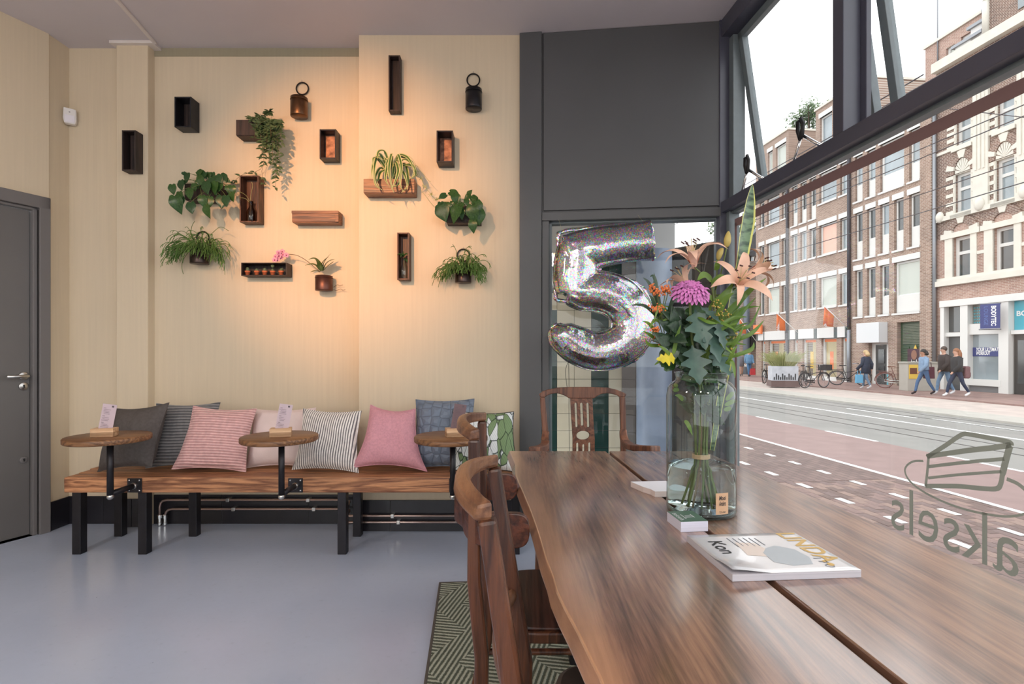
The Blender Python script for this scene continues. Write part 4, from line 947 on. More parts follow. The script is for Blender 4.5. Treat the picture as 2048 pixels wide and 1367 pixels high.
# ---------------- rug ----------------
def rugmat():
    m_, nt, b_ = NT('green_triangle_rug'); tc = node(nt, 'ShaderNodeTexCoord'); sp = node(nt, 'ShaderNodeSeparateXYZ'); nt.links.new(tc.outputs['Object'], sp.inputs[0])
    def mth(op, a, b2=None, c=None):
        q = node(nt, 'ShaderNodeMath', operation=op)
        for i, v in enumerate((a, b2, c)):
            if v is None: continue
            if hasattr(v, 'is_linked'): nt.links.new(v, q.inputs[i])
            else: q.inputs[i].default_value = v
        return q.outputs[0]
    X, Y = sp.outputs[0], sp.outputs[1]
    per = .30; tri = mth('PINGPONG', X, .24)
    d = mth('FRACT', mth('DIVIDE', mth('ADD', Y, mth('MULTIPLY', tri, .75)), per)); sel = mth('GREATER_THAN', d, .5)
    w1 = mth('SINE', mth('MULTIPLY', mth('ADD', Y, mth('MULTIPLY', X, .35)), 300.0)); w2 = mth('SINE', mth('MULTIPLY', mth('ADD', X, mth('MULTIPLY', Y, -.25)), 270.0))
    w = mth('ADD', mth('MULTIPLY', w1, sel), mth('MULTIPLY', w2, mth('SUBTRACT', 1.0, sel)))
    n = node(nt, 'ShaderNodeTexNoise', i_Scale=130.0, i_Detail=3.0); nt.links.new(tc.outputs['Object'], n.inputs['Vector'])
    h = mth('ADD', w, mth('MULTIPLY', mth('SUBTRACT', n.outputs[0], .5), 2.2))
    nt.links.new(ramp(nt, mth('MULTIPLY_ADD', h, .5, .5), [(.3,lin((92,98,86))),(.8,lin((178,182,166)))]), b_.inputs['Base Color'])
    b_.inputs['Roughness'].default_value = .95; b_.inputs['Specular IOR Level'].default_value = .1; bumpn(nt, b_, h, .5, .006); return m_
M_RUG = rugmat()
a, b_ = W(878,1168,F*1.2/462), W(848,1367,F*1.2/661); dr = (b_-a); dr.z = 0; dr.normalize()
Mx = frame_at((a.x,a.y,0), dr)          # x along the rug to the viewer, y to the right
t = thing('rug', 'grey-green rug with a triangle line pattern under the table', 'rug', M=Mx)
m = MB(); m.box((.0,.006,.0005),(3.6,1.55,.009)); m.build('pile', M_RUG, t, bevel=.003)
m = MB(); m.box((-.006,0,.0005),(3.6,.012,.011)); m.box((-.008,0,.0005),(.006,1.55,.010)); m.build('binding', mat('rug_binding',(86,80,74),.9), t, bevel=.003)
# ---------------- chairs ----------------
M_CH = wood('dark_bistro_wood', (104,62,40), (44,24,18), 'z', .32, grain=24, bands=6)
M_CHT = wood('worn_bistro_wood', (134,94,66), (84,52,36), 'y', .38, grain=24, bands=6)
M_CHP = wood('plank_back_wood', (104,58,40), (52,26,20), 'y', .3, grain=24, bands=6)
M_SEAT = wood('seat_wood', (84,50,40), (40,22,20), 'y', .35, grain=20, bands=6)
M_LEATHER = mat('dark_leather', (56,48,44), .45, var=(12,.15), bump=(150,.2,.002))
def sq(mb, P, w_, d_, M=None):           # rectangular bar: w_ across y, d_ across the bar's other axis
    P = [Vector(p) for p in P]; k = len(P); vs = []; fs = []
    for i, p in enumerate(P):
        tt = (P[min(i+1,k-1)]-P[max(i-1,0)]).normalized(); yv = Vector((0,1,0)); yv = (yv-tt*yv.dot(tt)).normalized(); n = tt.cross(yv)
        W_ = w_[i] if isinstance(w_, (list,tuple)) else w_; D_ = d_[i] if isinstance(d_, (list,tuple)) else d_
        vs += [p+yv*W_/2+n*D_/2, p-yv*W_/2+n*D_/2, p-yv*W_/2-n*D_/2, p+yv*W_/2-n*D_/2]
    for i in range(k-1):
        for j in range(4): fs.append((i*4+j, i*4+(j+1)%4, i*4+4+(j+1)%4, i*4+4+j))
    fs += [(3,2,1,0),(k*4-4,k*4-3,k*4-2,k*4-1)]; mb.add(vs, fs, M)
def bistro(label, yn, yf, H, xs, seat_z, plank, pad, ox, seatd=.40):
    """side chair facing the table (+x); xs(z) gives the back post's x"""
    yc = (yn+yf)/2; hw = (yf-yn)/2-.018
    t = thing('bistro_chair', label, 'chair', (ox+.18,yc,0), group='dark bistro chairs at the table')
    for s in (-1,1):
        P = [(xs(z), yc+s*hw*(1 if z > .3 else 1+.05*(.3-z)/.3), z) for z in (.0115,.12,.25,.4,.5,.6,.7,.8,H-.1,H-.035)]
        m = MB(); sq(m, P, .034, [.03,.034,.036,.038,.038,.036,.034,.032,.03,.03]); m.build('back_post', M_CH, t, world=True, bevel=.007)
        m = MB(); sq(m, [(ox+seatd-.02,yc+s*hw*1.02,.0115),(ox+seatd-.03,yc+s*hw*.98,seat_z-.03)], .03, .034); m.build('front_leg', M_CH, t, world=True, bevel=.006)
        m = MB(); m.tube(spline([(xs(.2),yc+s*hw,.2),(ox+.2,yc+s*hw,.2),(ox+seatd-.03,yc+s*hw,.2)],3), .011, 8); m.build('stretcher', M_CH, t, world=True)
    # bowed top rail
    A = []; xt = xs(H)
    for i in range(17):
        q = -1+i/8; bow = .052*(1-abs(q)**2.2); A.append((xt-bow+.004, yc+q*(hw+.012), H-.022+.012*(1-q*q)))
    m = MB(); k = len(A); vs = []; fs = []
    for i, p in enumerate(A):
        q = -1+i/8; hh = .030+.008*(1-q*q) if abs(q) < .95 else .034; th = .026
        vs += [(p[0]+th/2,p[1],p[2]+hh/2),(p[0]-th/2,p[1],p[2]+hh/2-.006),(p[0]-th/2-.004,p[1],p[2]-hh/2),(p[0]+th/2,p[1],p[2]-hh/2+.002)]
    for i in range(k-1):
        for j in range(4): fs.append((i*4+j, i*4+4+j, i*4+4+(j+1)%4, i*4+(j+1)%4))
    fs += [(0,1,2,3),(k*4-1,k*4-2,k*4-3,k*4-4)]; m.add(vs, fs); m.build('top_rail', M_CHT, t, world=True, bevel=.007)
    if plank:
        zc = plank; h2 = hw+.03; half = [(xs(zc)+.13,-h2-.006),(xs(zc)+.115,-h2-.006),(xs(zc)+.085,-h2-.006),(xs(zc)+.03,-h2),(xs(zc)-.012,-h2+.03),(xs(zc)-.035,-h2*.6),(xs(zc)-.048,-h2*.3)]
        A = half+[(xs(zc)-.05,0)]+[(x,-y) for x, y in half[::-1]]; P = spline([(x+(.015 if y < 0 else -.012),y+yc,zc) for x, y in A], 3)
        m = MB(); vs = []; fs = []; k = len(P)
        for i, p in enumerate(P):
            e_ = min(i,k-1-i)/k; hh = .09*(1 if e_ > .13 else math.sqrt(max(.05,1-(1-e_/.13)**2))); tt = (P[min(i+1,k-1)]-P[max(i-1,0)]).normalized(); n = Vector((-tt.y,tt.x,0))*.011
            vs += [p+n+Vector((0,0,hh/2)), p-n+Vector((0,0,hh/2)), p-n-Vector((0,0,hh/2)), p+n-Vector((0,0,hh/2))]
        for i in range(k-1):
            for j in range(4): fs.append((i*4+j, i*4+4+j, i*4+4+(j+1)%4, i*4+(j+1)%4))
        fs += [(0,1,2,3),(k*4-1,k*4-2,k*4-3,k*4-4)]; m.add(vs, fs); m.build('back_plank', M_CHP, t, world=True, bevel=.008)
    else:
        m = MB(); zz = .655; A = [(xs(zz)-.03*(1-(q/6-1)**2), yc+(q/6-1)*hw, zz) for q in range(13)]
        sq(m, A, .02, .05) if False else m.tube(A, .017, 8, flat=.7); m.build('lower_rail', M_CHT, t, world=True)
    # seat
    pl = []
    for i in range(40):
        a_ = 2*math.pi*i/40; c_, s_ = math.cos(a_), math.sin(a_); e_ = .42 if pad else .28
        pl.append((ox+.01+seatd/2+math.copysign(abs(c_)**e_,c_)*seatd/2, yc+math.copysign(abs(s_)**e_,s_)*(hw+.012)*(1 if c_ < 0 else 1.04)))
    m = MB(); m.slab(pl, seat_z-.035, seat_z-.004); m.build('seat_frame', M_CH, t, world=True, bevel=.006)
    m = MB(); cx, cy = ox+.01+seatd/2, yc
    q2 = [(cx+(x-cx)*.96, cy+(y-cy)*.96) for x, y in pl]; m.slab(q2, seat_z-.004, seat_z+(.022 if pad else .006)); m.build('seat', M_LEATHER if pad else M_SEAT, t, world=True, bevel=.014 if pad else .004)
    return t
def xa(z): return .034-.155*max(0,(z-.46)) - .06*max(0,(.46-z))/.46
def xb(z): return -.10+.03*max(0,(.6-z))/.3*(1 if z > .3 else 1) - (.10*(.3-z)/.3 if z < .3 else 0)
bistro('nearest bistro chair with a dark padded seat', .82,1.225,.975, xa, .475, None, True, .07)
bistro('bistro chair with a curved back plank and bare wooden seat', 1.385,1.795,1.008, xb, .47, .745, False, -.03, .44)
# carved armchair at the head of the table
M_OAK = wood('carved_oak', (134,90,68), (78,48,38), 'z', .38, grain=22, bands=6)
AY = 2.86
t = thing('armchair', 'carved oak armchair with a pierced splat at the head of the table', 'chair', (.38,2.65,0))
ca = lambda x, y, Y=AY: W(1060+x/7.314, 740+y/7.314, Y)
def ring2(mb, P, h_, th, Y0, lean=0):    # curved flat board between upper and lower outlines
    pass
top = [(135,355),(190,310),(260,285),(400,258),(560,248),(760,246),(960,248),(1150,258),(1280,288),(1370,325),(1412,350)]
bot = [(1395,390),(1300,392),(1290,372),(1200,345),(1120,338),(1040,350),(985,378),(940,410),(760,412),(570,410),(520,378),(440,345),(380,338),(300,350),(250,372),(220,398),(150,395)]
pts = [ca(*p) for p in top+bot]
m = MB()
def board(mb, px, th=.026, Y=AY, bow=0.0):
    k = len(px); P = [ca(x,y,Y) for x,y in px]
    xs_ = [p.x for p in P]; cx = (min(xs_)+max(xs_))/2; hw = (max(xs_)-min(xs_))/2
    f = lambda p: -bow*((p.x-cx)/hw)**2
    vs = [(p.x,p.y+f(p),p.z) for p in P]+[(p.x,p.y+f(p)+th,p.z) for p in P]
    mb.add(vs, [list(range(k)), list(range(2*k-1,k-1,-1))]+[(i,i+k,(i+1)%k+k,(i+1)%k) for i in range(k)])
board(m, top+bot, .032); m.build('crest_rail', M_OAK, t, world=True, bevel=.004)
# splat with its openings, as a filled outline with holes
def holed(outer, holes, Y, th, name):
    cu = bpy.data.curves.new(name, 'CURVE'); cu.dimensions = '2D'; cu.fill_mode = 'BOTH'; cu.extrude = th/2; cu.bevel_depth = .0015
    for L in [outer]+holes:
        s_ = cu.splines.new('POLY'); s_.points.add(len(L)-1); s_.use_cyclic_u = True
        for q, (x, y) in zip(s_.points, L): q.co = (x, y, 0, 1)
    o = bpy.data.objects.new(name, cu); COL.objects.link(o); bpy.context.view_layer.update()
    me = bpy.data.meshes.new_from_object(o.evaluated_get(bpy.context.evaluated_depsgraph_get())); bpy.data.objects.remove(o); return me
def c2d(x, y, Y=AY): p = ca(x, y, Y); return (p.x, p.z)
def slot(x0, x1, y0, y1, sk=0):
    out = []; r = (x1-x0)/2
    for i in range(9): a_ = math.pi*i/8; out.append(c2d((x0+x1)/2+r*math.cos(a_), y0+r-r*math.sin(a_)))
    for i in range(9): a_ = math.pi*i/8; out.append(c2d((x0+x1)/2+sk-r*math.cos(a_), y1-r+r*math.sin(a_)))
    return out
Y0 = AY
outer = [c2d(595,405),c2d(912,405),c2d(925,700),c2d(945,1000),c2d(948,1420),c2d(630,1420),c2d(632,1000),c2d(612,700)]
oval = [c2d(778+100*math.cos(i*math.pi/14), 955+70*math.sin(i*math.pi/14)) for i in range(28)]
me = holed(outer, [slot(650,690,472,842,15),slot(732,778,472,820,12),slot(825,868,472,842,10),oval,slot(676,716,1058,1340),slot(765,803,1080,1340),slot(852,892,1055,1340)], AY, .014, 'splat')
me.materials.append(M_OAK); o = bpy.data.objects.new('splat', me)
link(o, t, WM[t.name].inverted() @ Matrix.Translation((0,AY+.014,0)) @ Matrix.Rotation(math.pi/2,4,'X'))
for P, nm in (([(148,395),(220,395),(240,600),(265,850),(280,1050),(290,1250),(200,1250),(190,1050),(178,850),(160,600)],'back_post'),([(1318,385),(1398,385),(1405,600),(1410,870),(1412,1250),(1335,1250),(1332,870),(1325,600)],'back_post')):
    m = MB(); board(m, P, .034, AY-.002); m.build(nm, M_OAK, t, world=True, bevel=.006)
for s, (x1_, y1_, x2_, y2_) in ((1,(1360,870,1840,1150)),(-1,(235,900,60,1165))):
    p0 = ca(x1_,y1_,AY+.01); p0.x += 0; 
    pe_ = ca(x2_,y2_,2.50)
    pm = [p0, ca(x1_+s*15,1000,AY-.02), ca(x1_+s*(70 if s > 0 else 15),1090,AY-.08), ca(x1_+s*(200 if s > 0 else 60),1135,AY-.2), pe_]
    m = MB(); P = spline(pm,5); k = len(P); vs = []; fs = []
    for i, p in enumerate(P):
        tt = (P[min(i+1,k-1)]-P[max(i-1,0)]).normalized(); f = i/(k-1); sd = Vector((1,0,0)); sd = (sd-tt*sd.dot(tt)).normalized(); n = tt.cross(sd)
        w_ = .036+.02*f; d_ = .03
        vs += [p+sd*w_/2+n*d_/2, p-sd*w_/2+n*d_/2, p-sd*w_/2-n*d_/2, p+sd*w_/2-n*d_/2]
    for i in range(k-1):
        for j in range(4): fs.append((i*4+j, i*4+(j+1)%4, i*4+4+(j+1)%4, i*4+4+j))
    fs += [(3,2,1,0),(k*4-4,k*4-3,k*4-2,k*4-1)]; m.add(vs, fs); m.build('armrest', M_OAK, t, world=True, bevel=.006)
    m = MB(); sq(m, [(pe_.x-s*.02,2.53,.0115),(pe_.x-s*.03,2.53,.42),(pe_.x-s*.015,2.52,pe_.z-.015)], .036, .036); m.build('front_leg', M_OAK, t, world=True, bevel=.005)
    q = ca(x1_, 1240); m = MB(); sq(m, [(q.x,AY+.06,0),(q.x,AY+.015,.45),(q.x,AY+.012,.62)], .036, .036); m.build('rear_leg', M_OAK, t, world=True, bevel=.005)
m = MB(); m.box((.14,2.47,.40),(.62,2.885,.455)); m.build('seat_frame', M_OAK, t, world=True, bevel=.008)
m = MB(); m.box((.155,2.48,.455),(.605,2.86,.485)); m.build('seat', M_LEATHER, t, world=True, bevel=.015)

# ---------------- things on the table ----------------
M_PAPER = mat('white_paper', (232,232,238), .55); M_PAPERE = mat('page_edges', (196,192,200), .7, var=(3,.1,(1,1,160)))
def pagemat(name, c, per=.0011):
    return mat(name, c, .7, var=(1,.14,(1,1,700)))
# magazine
MX = frame_at(tpt(1465,1163), tpt(1732,1160)-tpt(1465,1163)); L = (tpt(1732,1160)-tpt(1465,1163)).length; Dp = .222
MX = MX @ Matrix(((1,-.10,0,0),(0,1,0,0),(0,0,1,0),(0,0,0,1)))
t = thing('magazine', 'glossy magazine with gold masthead lying across the table', 'magazine', M=Matrix.Translation(MX.translation)); MXL = WM[t.name].inverted() @ MX
m = MB(); m.box((0,0,.0005),(L,Dp,.0145)); m.build('pages', pagemat('magazine_pages',(186,184,192)), t, M=MXL)
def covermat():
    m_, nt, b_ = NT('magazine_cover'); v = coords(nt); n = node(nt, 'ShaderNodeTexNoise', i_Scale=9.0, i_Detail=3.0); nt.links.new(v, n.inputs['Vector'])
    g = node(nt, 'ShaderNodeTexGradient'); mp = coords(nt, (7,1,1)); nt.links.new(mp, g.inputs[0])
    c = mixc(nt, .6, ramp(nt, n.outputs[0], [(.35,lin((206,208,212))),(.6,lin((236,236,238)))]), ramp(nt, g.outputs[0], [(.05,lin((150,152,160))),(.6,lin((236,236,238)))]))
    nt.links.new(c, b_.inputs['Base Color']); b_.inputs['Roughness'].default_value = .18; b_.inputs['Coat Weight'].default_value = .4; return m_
m = MB(); nx, ny = 20, 12; vs = []
def curl(x, y): return .0152+ (.007*max(0,1-((x-.0)**2+(y-.0)**2)/.006))+.0025*max(0,1-x/.05)*max(0,1-y/.12)
for i in range(nx+1):
    for j in range(ny+1): x, y = L*i/nx, Dp*j/ny; vs.append((x, y, curl(x,y)))
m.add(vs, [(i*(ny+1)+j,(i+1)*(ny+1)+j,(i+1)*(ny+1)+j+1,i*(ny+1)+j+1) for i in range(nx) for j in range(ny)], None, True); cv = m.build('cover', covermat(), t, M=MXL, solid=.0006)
def printed(parent, s, x, y, rot, mt, M0, z=.0162, nm='print', **k):
    mm = MB(); text_mb(mm, s, Matrix.Translation((x,y,z)) @ Matrix.Rotation(rot,4,'Z'), **k); return mm.build(nm, mt, parent, M=Matrix())
M_GOLD = mat('gold_print', (206,168,88), .35, .3); M_BLK = mat('black_print', (34,34,38), .5); M_GRYP = mat('grey_print', (118,122,132), .5)
printed(cv, 'LINDA', L-.05, Dp-.004, -math.pi/2, M_GOLD, MXL, w=Dp*.80, h=.046, bold=.02)
m = MB(); m.lathe([(.007,0),(.007,.0006)], 14, Matrix.Translation((L-.043,.030,.0160))); m.build('print', M_GOLD, cv)
printed(cv, '170', L-.058, .065, -math.pi/2, M_GRYP, MXL, w=.05, h=.018, bold=-.01)
printed(cv, 'Kon', .03, Dp-.045, -math.pi/2, M_BLK, MXL, w=.075, h=.034, bold=.015)
printed(cv, 'inkl.', .012, Dp-.09, -math.pi/2, M_GRYP, MXL, w=.06, h=.018) if False else None
for q in range(6):
    m = MB(); m.cbox((.085+.013*q,Dp-.055,.0161),(.002,.055-.005*(q%3),.0004)); m.build('print', M_GRYP, cv)
m = MB(); pol = [(.115,.05),(.145,.03),(.19,.035),(.205,.07),(.20,.115),(.17,.14),(.14,.125),(.12,.1)]
m.slab(pol, .0160, .0163); m.build('print', mat('picture_grey',(178,186,192),.4), cv)
m = MB(); m.slab([(.08,.09),(.12,.08),(.14,.12),(.13,.16),(.09,.165)], .0160, .0162); m.build('print', mat('picture_cream',(226,212,202),.4), cv)
# card stack
p = tpt(1362,1064); d_ = tpt(1416,1062)-p; MX = frame_at(p, d_)
t = thing('card_stack', 'stack of business cards with green top in front of the vase', 'cards', M=MX)
w_ = d_.length; m = MB(); m.box((0,0,.0005),(w_,.088,.026)); m.build('cards', pagemat('card_edges',(206,206,222)), t)
M_GREEN = mat('card_green', (78,108,92), .4)
m = MB(); m.box((0,0,.026),(w_,.088,.0265)); tc_ = m.build('top_card', M_GREEN, t)
m = MB(); text_mb(m, 'baksels', Matrix.Translation((.006,.072,.0268)) @ Matrix.Rotation(-math.pi/2,4,'Z') @ Matrix.Translation((0,-.0,0)), w=.06, h=.012); 
for a_, b2 in (((.026,.03),(.05,.036)),((.028,.038),(.05,.044)),((.03,.046),(.05,.052)),((.024,.022),(.024,.058)),((.05,.03),(.05,.058))):
    strip_v = Vector((b2[0]-a_[0], b2[1]-a_[1], 0)); n = Vector((-strip_v.y, strip_v.x, 0)).normalized()*.0009
    A_, B_ = Vector((*a_,.0268)), Vector((*b2,.0268)); m.add([A_+n,A_-n,B_-n,B_+n], [(0,1,2,3)])
m.build('print', M_PAPER, tc_)
# paper pad behind the vase
p = tpt(1310,994); MX = frame_at(p, tpt(1390,992)-p)
t = thing('notepad', 'white paper pad half hidden behind the vase', 'notepad', M=MX)
m = MB(); pl = [(-.018,.06),(-.004,.03),(0,0),(.14,.0),(.14,.13),(-.036,.13)]
m.slab(pl, .0005, .018); m.build('sheets', pagemat('pad_edges',(206,192,188)), t); m = MB(); m.slab(pl, .018, .0188); m.build('cover', M_PAPER, t)
# ---------------- vase ----------------
VC = tpt(1402,1021); VR = .0955
def vaseglass():
    m_ = glassmat('smoke_glass', (.80,.85,.84), base=.06); nt = m_.node_tree
    tb = [n for n in nt.nodes if n.bl_idname == 'ShaderNodeBsdfTransparent'][0]; lw = node(nt, 'ShaderNodeLayerWeight'); lw.inputs[0].default_value = .5
    nt.links.new(ramp(nt, lw.outputs['Facing'], [(.0,(.80,.87,.87)),(.6,(.70,.78,.78)),(.88,(.36,.44,.44)),(1,(.16,.2,.2))]), tb.inputs[0]); return m_
M_VASE = vaseglass(); M_VBASE = glassmat('smoke_glass_base', (.55,.62,.60), base=.06)
def watermat():
    m_, nt, b_ = NT('vase_water'); b_.inputs['Transmission Weight'].default_value = 1.0; b_.inputs['Roughness'].default_value = 0.0; b_.inputs['IOR'].default_value = 1.15
    b_.inputs['Base Color'].default_value = (.93,.97,.96,1); return m_
t = thing('vase', 'tall smoke-glass vase of flowers with a small kraft label', 'vase', VC)
m = MB(); prof = [(.001,.0005),(VR-.006,.0005),(VR-.001,.004),(VR,.012),(VR,.33),(VR-.004,.352),(VR-.014,.366),(VR-.025,.372),(VR-.027,.38),(VR-.023,.395)]
m.lathe(prof, 64, caps=False); m.build('glass_wall', M_VASE, t)
m = MB(); m.lathe([(0,.003),(VR-.008,.003),(VR-.005,.010),(VR-.012,.014),(0,.010)], 48); m.build('glass_base', M_VBASE, t)
m = MB(); m.tube([((VR-.023)*math.cos(i*math.pi/32),(VR-.023)*math.sin(i*math.pi/32),.395) for i in range(64)], .0018, 6, closed=True); m.build('rim', M_VASE, t)
m = MB(); m.lathe([(0,.0145),(VR-.006,.0145),(VR-.0035,.02),(VR-.0035,.131),(VR-.006,.133),(0,.132)], 48); m.build('water', watermat(), t)
M_KRAFT = mat('kraft_label', (196,160,128), .7)
ang = math.atan2(-VC.y, -VC.x)+.60    # faces the room, a little to the right
def onv(a_, z, r=VR+.0006): return (r*math.cos(a_), r*math.sin(a_), z)
m = MB(); n_ = 8; aw = .20
m.add([onv(ang-aw+2*aw*i/n_, z) for i in range(n_+1) for z in (.018,.075)], [(2*i,2*i+2,2*i+3,2*i+1) for i in range(n_)]); lb = m.build('label', M_KRAFT, t)
m = MB()
for s_, zz, hh, ww in (('Mooi',.056,.012,.021),('Anders',.041,.013,.021),('flowers',.033,.003,.010) if False else ('Flora',.033,.003,.009)):
    if s_ == 'Flora': continue
    v_, f_ = text_geo(s_, w=ww, h=hh, bold=.02, slant=.25)
    m.add([onv(ang-ww/2/VR+p.x/VR, zz+p.y, VR+.0011) for p in v_], f_)
for zz, ww in ((.025,.02),(.022,.018)):
    m.add([onv(ang+a_*ww/2/VR, zz+dz, VR+.0011) for a_ in (-1,1) for dz in (0,.0012)], [(0,2,3,1)])
m.build('print', M_BLK, lb)
# ---------------- the bouquet ----------------
M_LILY = mat('lily_petal', (232,190,166), .5, var=(18,.12)); M_LILYR = mat('lily_throat', (190,98,78), .5); M_ANTH = mat('anther', (66,26,28), .6)
M_FIL = mat('filament', (196,186,140), .5); M_BUD = mat('lily_bud', (186,166,92), .5, var=(20,.15))
M_MUM = mat('chrysanthemum_petal', (196,116,178), .55, var=(40,.2)); M_LOBE = leafmat('lobed_leaf', (50,78,70), (76,106,94), .4, 20, .1)
M_DKLEAF = leafmat('salal_leaf', (38,58,44), (58,82,58), .35, 8, .1); M_GRASS = leafmat('blade_leaf', (86,122,46), (128,158,72), .4, 8)
M_ORANGE = mat('milkweed_floret', (226,128,72), .55, var=(60,.2)); M_ROSE = mat('red_rose', (128,26,38), .5, var=(20,.3)); M_YELL = mat('yellowed_leaf', (206,190,48), .5, var=(22,.3))
M_FILL = mat('filler_floret', (206,176,92), .6, var=(60,.25)); M_TWINE = mat('twine', (196,164,128), .8)
NECK = VC+Vector((0,0,.375))
def fp(px, py, d=0.0): return W(px, py, VC.y-d)
rgb = random.Random(21)
def stem_to_base(mb, top, r, a, mid=None, rb=.045):
    b_ = VC+Vector((math.cos(a)*rb, math.sin(a)*rb, .02)); tie = VC+Vector((math.cos(a+.4)*.016, math.sin(a+.4)*.016, .155)); nk = NECK+Vector((math.cos(a+.8)*.026, math.sin(a+.8)*.026, 0))
    q = Vector(top); nk = nk+(Vector((q.x-NECK.x,q.y-NECK.y,0))*.18)
    mb.tube(spline([b_, tie, nk]+([mid] if mid else [])+[q], 6), r, 6)
def lily(mb, c, face, size, seed, open_=1.0, roll=0.0):
    rg = random.Random(seed); A = aim(c, face) @ Matrix.Rotation(roll,4,'Z')
    for i in range(6):
        a = i*math.pi/3; d = Vector((math.cos(a), math.sin(a), 0)); o = open_*rg.uniform(.9,1.1); L = size*rg.uniform(.95,1.08)
        P = [d*.004, d*L*.22*o+Vector((0,0,L*.42)), d*L*.55*o+Vector((0,0,L*.72)), d*L*.95*o+Vector((0,0,L*.72)), d*L*1.22*o+Vector((0,0,L*.5))]
        Q = spline(P, 4); k = len(Q); wmax = L*(.40 if i % 2 else .30)
        mb.cur = 0; mb.ribbon(Q, [wmax*max(.03,math.sin(math.pi*min(1,(.12+.9*j/(k-1))))) for j in range(k)], (0,0,1), .22, A)
    mb.cur = 1; mb.lathe([(.004,0),(size*.12,size*.14),(size*.2,size*.34)], 10, A, caps=False)
    for i in range(6):
        a = i*math.pi/3+.5; e = Vector((math.cos(a)*size*.3, math.sin(a)*size*.3, size*rg.uniform(.95,1.1)))
        mb.cur = 2; mb.tube(bez((0,0,.01), (0,0,size*.6), e, 5), .0009, 4, M=A)
        mb.cur = 3; mb.tube([e+Vector((-.004,0,.004)), e+Vector((.005,0,-.004))], .0022, 5, M=A)
    mb.cur = 2; mb.tube(bez((0,0,0),(0,0,size*.6),(size*.05,0,size*1.15),5), .0013, 5, M=A); mb.cur = 0
LM = [M_LILY, M_LILYR, M_FIL, M_ANTH]
def leafset(t, S, mt, wd, nrm=(0,-1,.4), dd=.0):
    for q in S:
        strap(t, [fp(x, y, d) for x, y, d in q], wd if not isinstance(wd, dict) else wd[len(q)], mt, nrm=nrm)
# two lily stems
t = thing('lily_stem', 'peach lily stem leaning to the left of the bouquet', 'flower', VC+Vector((0,0,.02)), group='peach lilies in the vase')
m = MB(); lily(m, fp(1389,534,.02), (-.25,-.25,1), .070, 1, 1.2); m.build('bloom', LM, t, world=True)
m = MB(); lily(m, fp(1376,572,-.03), (-.5,.15,.9), .058, 2, 1.2, .4); m.build('bloom', LM, t, world=True)
m = MB(); stem_to_base(m, fp(1424,562,0), .0032, .6, fp(1428,660,0)); m.tube(bez(fp(1424,562,0), fp(1408,552,.01), fp(1389,534,.02),6), .0022, 6); m.tube(bez(fp(1424,590,0), fp(1400,600,-.01), fp(1378,574,-.03),6), .002, 6); m.build('stem', M_STEMG, t, world=True)
leafset(t, [[(1424,562,0),(1408,550,.02),(1395,560,.03)],[(1424,570,0),(1440,556,.02),(1452,552,.03)],[(1425,600,0),(1412,590,.03),(1396,600,.04)],[(1426,610,0),(1450,590,.02),(1465,566,.02)]], M_GRASS, .022)
t = thing('lily_stem', 'peach lily stem with open blooms right of the chrysanthemum', 'flower', VC+Vector((0.01,0,.02)), group='peach lilies in the vase')
m = MB(); lily(m, fp(1474,572,.0), (-.12,-1,.45), .072, 3, 1.05, .3); m.build('bloom', LM, t, world=True)
m = MB(); lily(m, fp(1497,545,-.02), (.7,-.2,.3), .062, 4, 1.0, .2); m.build('bloom', LM, t, world=True)
for P, r_ in (([(1453,494),(1455,480),(1457,462)],.0105),([(1436,520),(1440,505),(1446,496)],.009)):
    m = MB(); Q = [fp(*p, -.0) for p in P]; Q = spline(Q,4); k = len(Q); m.tube(Q, [max(.0015,r_*math.sin(math.pi*(.1+.85*i/(k-1)))) for i in range(k)], 8); m.build('bud', M_BUD, t, world=True)
m = MB(); stem_to_base(m, fp(1430,580,-.02), .0034, 1.9, fp(1432,660,-.02)); m.tube(bez(fp(1430,580,-.02), fp(1446,540,-.01), fp(1453,494,0),6), .0022, 6); m.tube(bez(fp(1430,590,-.02), fp(1455,590,0), fp(1472,576,.0),6), .0022, 6); m.tube(bez(fp(1432,600,-.02), fp(1470,575,-.02), fp(1496,548,-.02),6), .0022, 6); m.tube(bez(fp(1430,580,-.02), fp(1434,545,-.01), fp(1436,520,0),6), .002, 6); m.build('stem', M_STEMG, t, world=True)
leafset(t, [[(1432,540,0),(1434,530,.01),(1434,520,.01)],[(1432,640,0),(1450,600,.03),(1468,585,.05)],[(1436,660,.0),(1490,590,.02),(1532,556,.03)],[(1440,640,0),(1470,610,.02),(1480,600,.03)]], M_GRASS, .016)
# chrysanthemum with its lobed leaves
t = thing('chrysanthemum', 'large magenta chrysanthemum at the front of the bouquet', 'flower', VC+Vector((-.01,0,.02)))
m = MB(); c = fp(1380,592,.05); up = Vector((-.05,-.62,.8)).normalized(); A = aim(c, up)
for ring, (n_, el, L) in enumerate(((26,.15,.052),(26,.34,.052),(24,.55,.049),(20,.78,.044),(15,1.0,.036),(9,1.25,.028))):
    for i in range(n_):
        a = 2*math.pi*(i+.5*(ring%2)+rgb.uniform(-.15,.15))/n_; d = Vector((math.cos(a)*math.cos(el), math.sin(a)*math.cos(el), math.sin(el)*.8)); LL = L*rgb.uniform(.9,1.1)
        P = [d*.004+Vector((0,0,.002*ring)), d*LL*.5+Vector((0,0,.006+.0022*ring)), d*LL*.85+Vector((0,0,.004+.002*ring)), d*LL*1.02+Vector((0,0,-.004+.0015*ring))]
        m.ribbon(spline(P,2), [.003,.006,.0088,.0098,.0095,.008,.003][:7], (0,0,1), .45, A)
o = m.build('petals', M_MUM, t, world=True); o['kind'] = 'stuff'
m = MB(); stem_to_base(m, c-up*.005, .0036, 3.6, fp(1384,680,.03)); m.build('stem', M_STEMG, t, world=True)
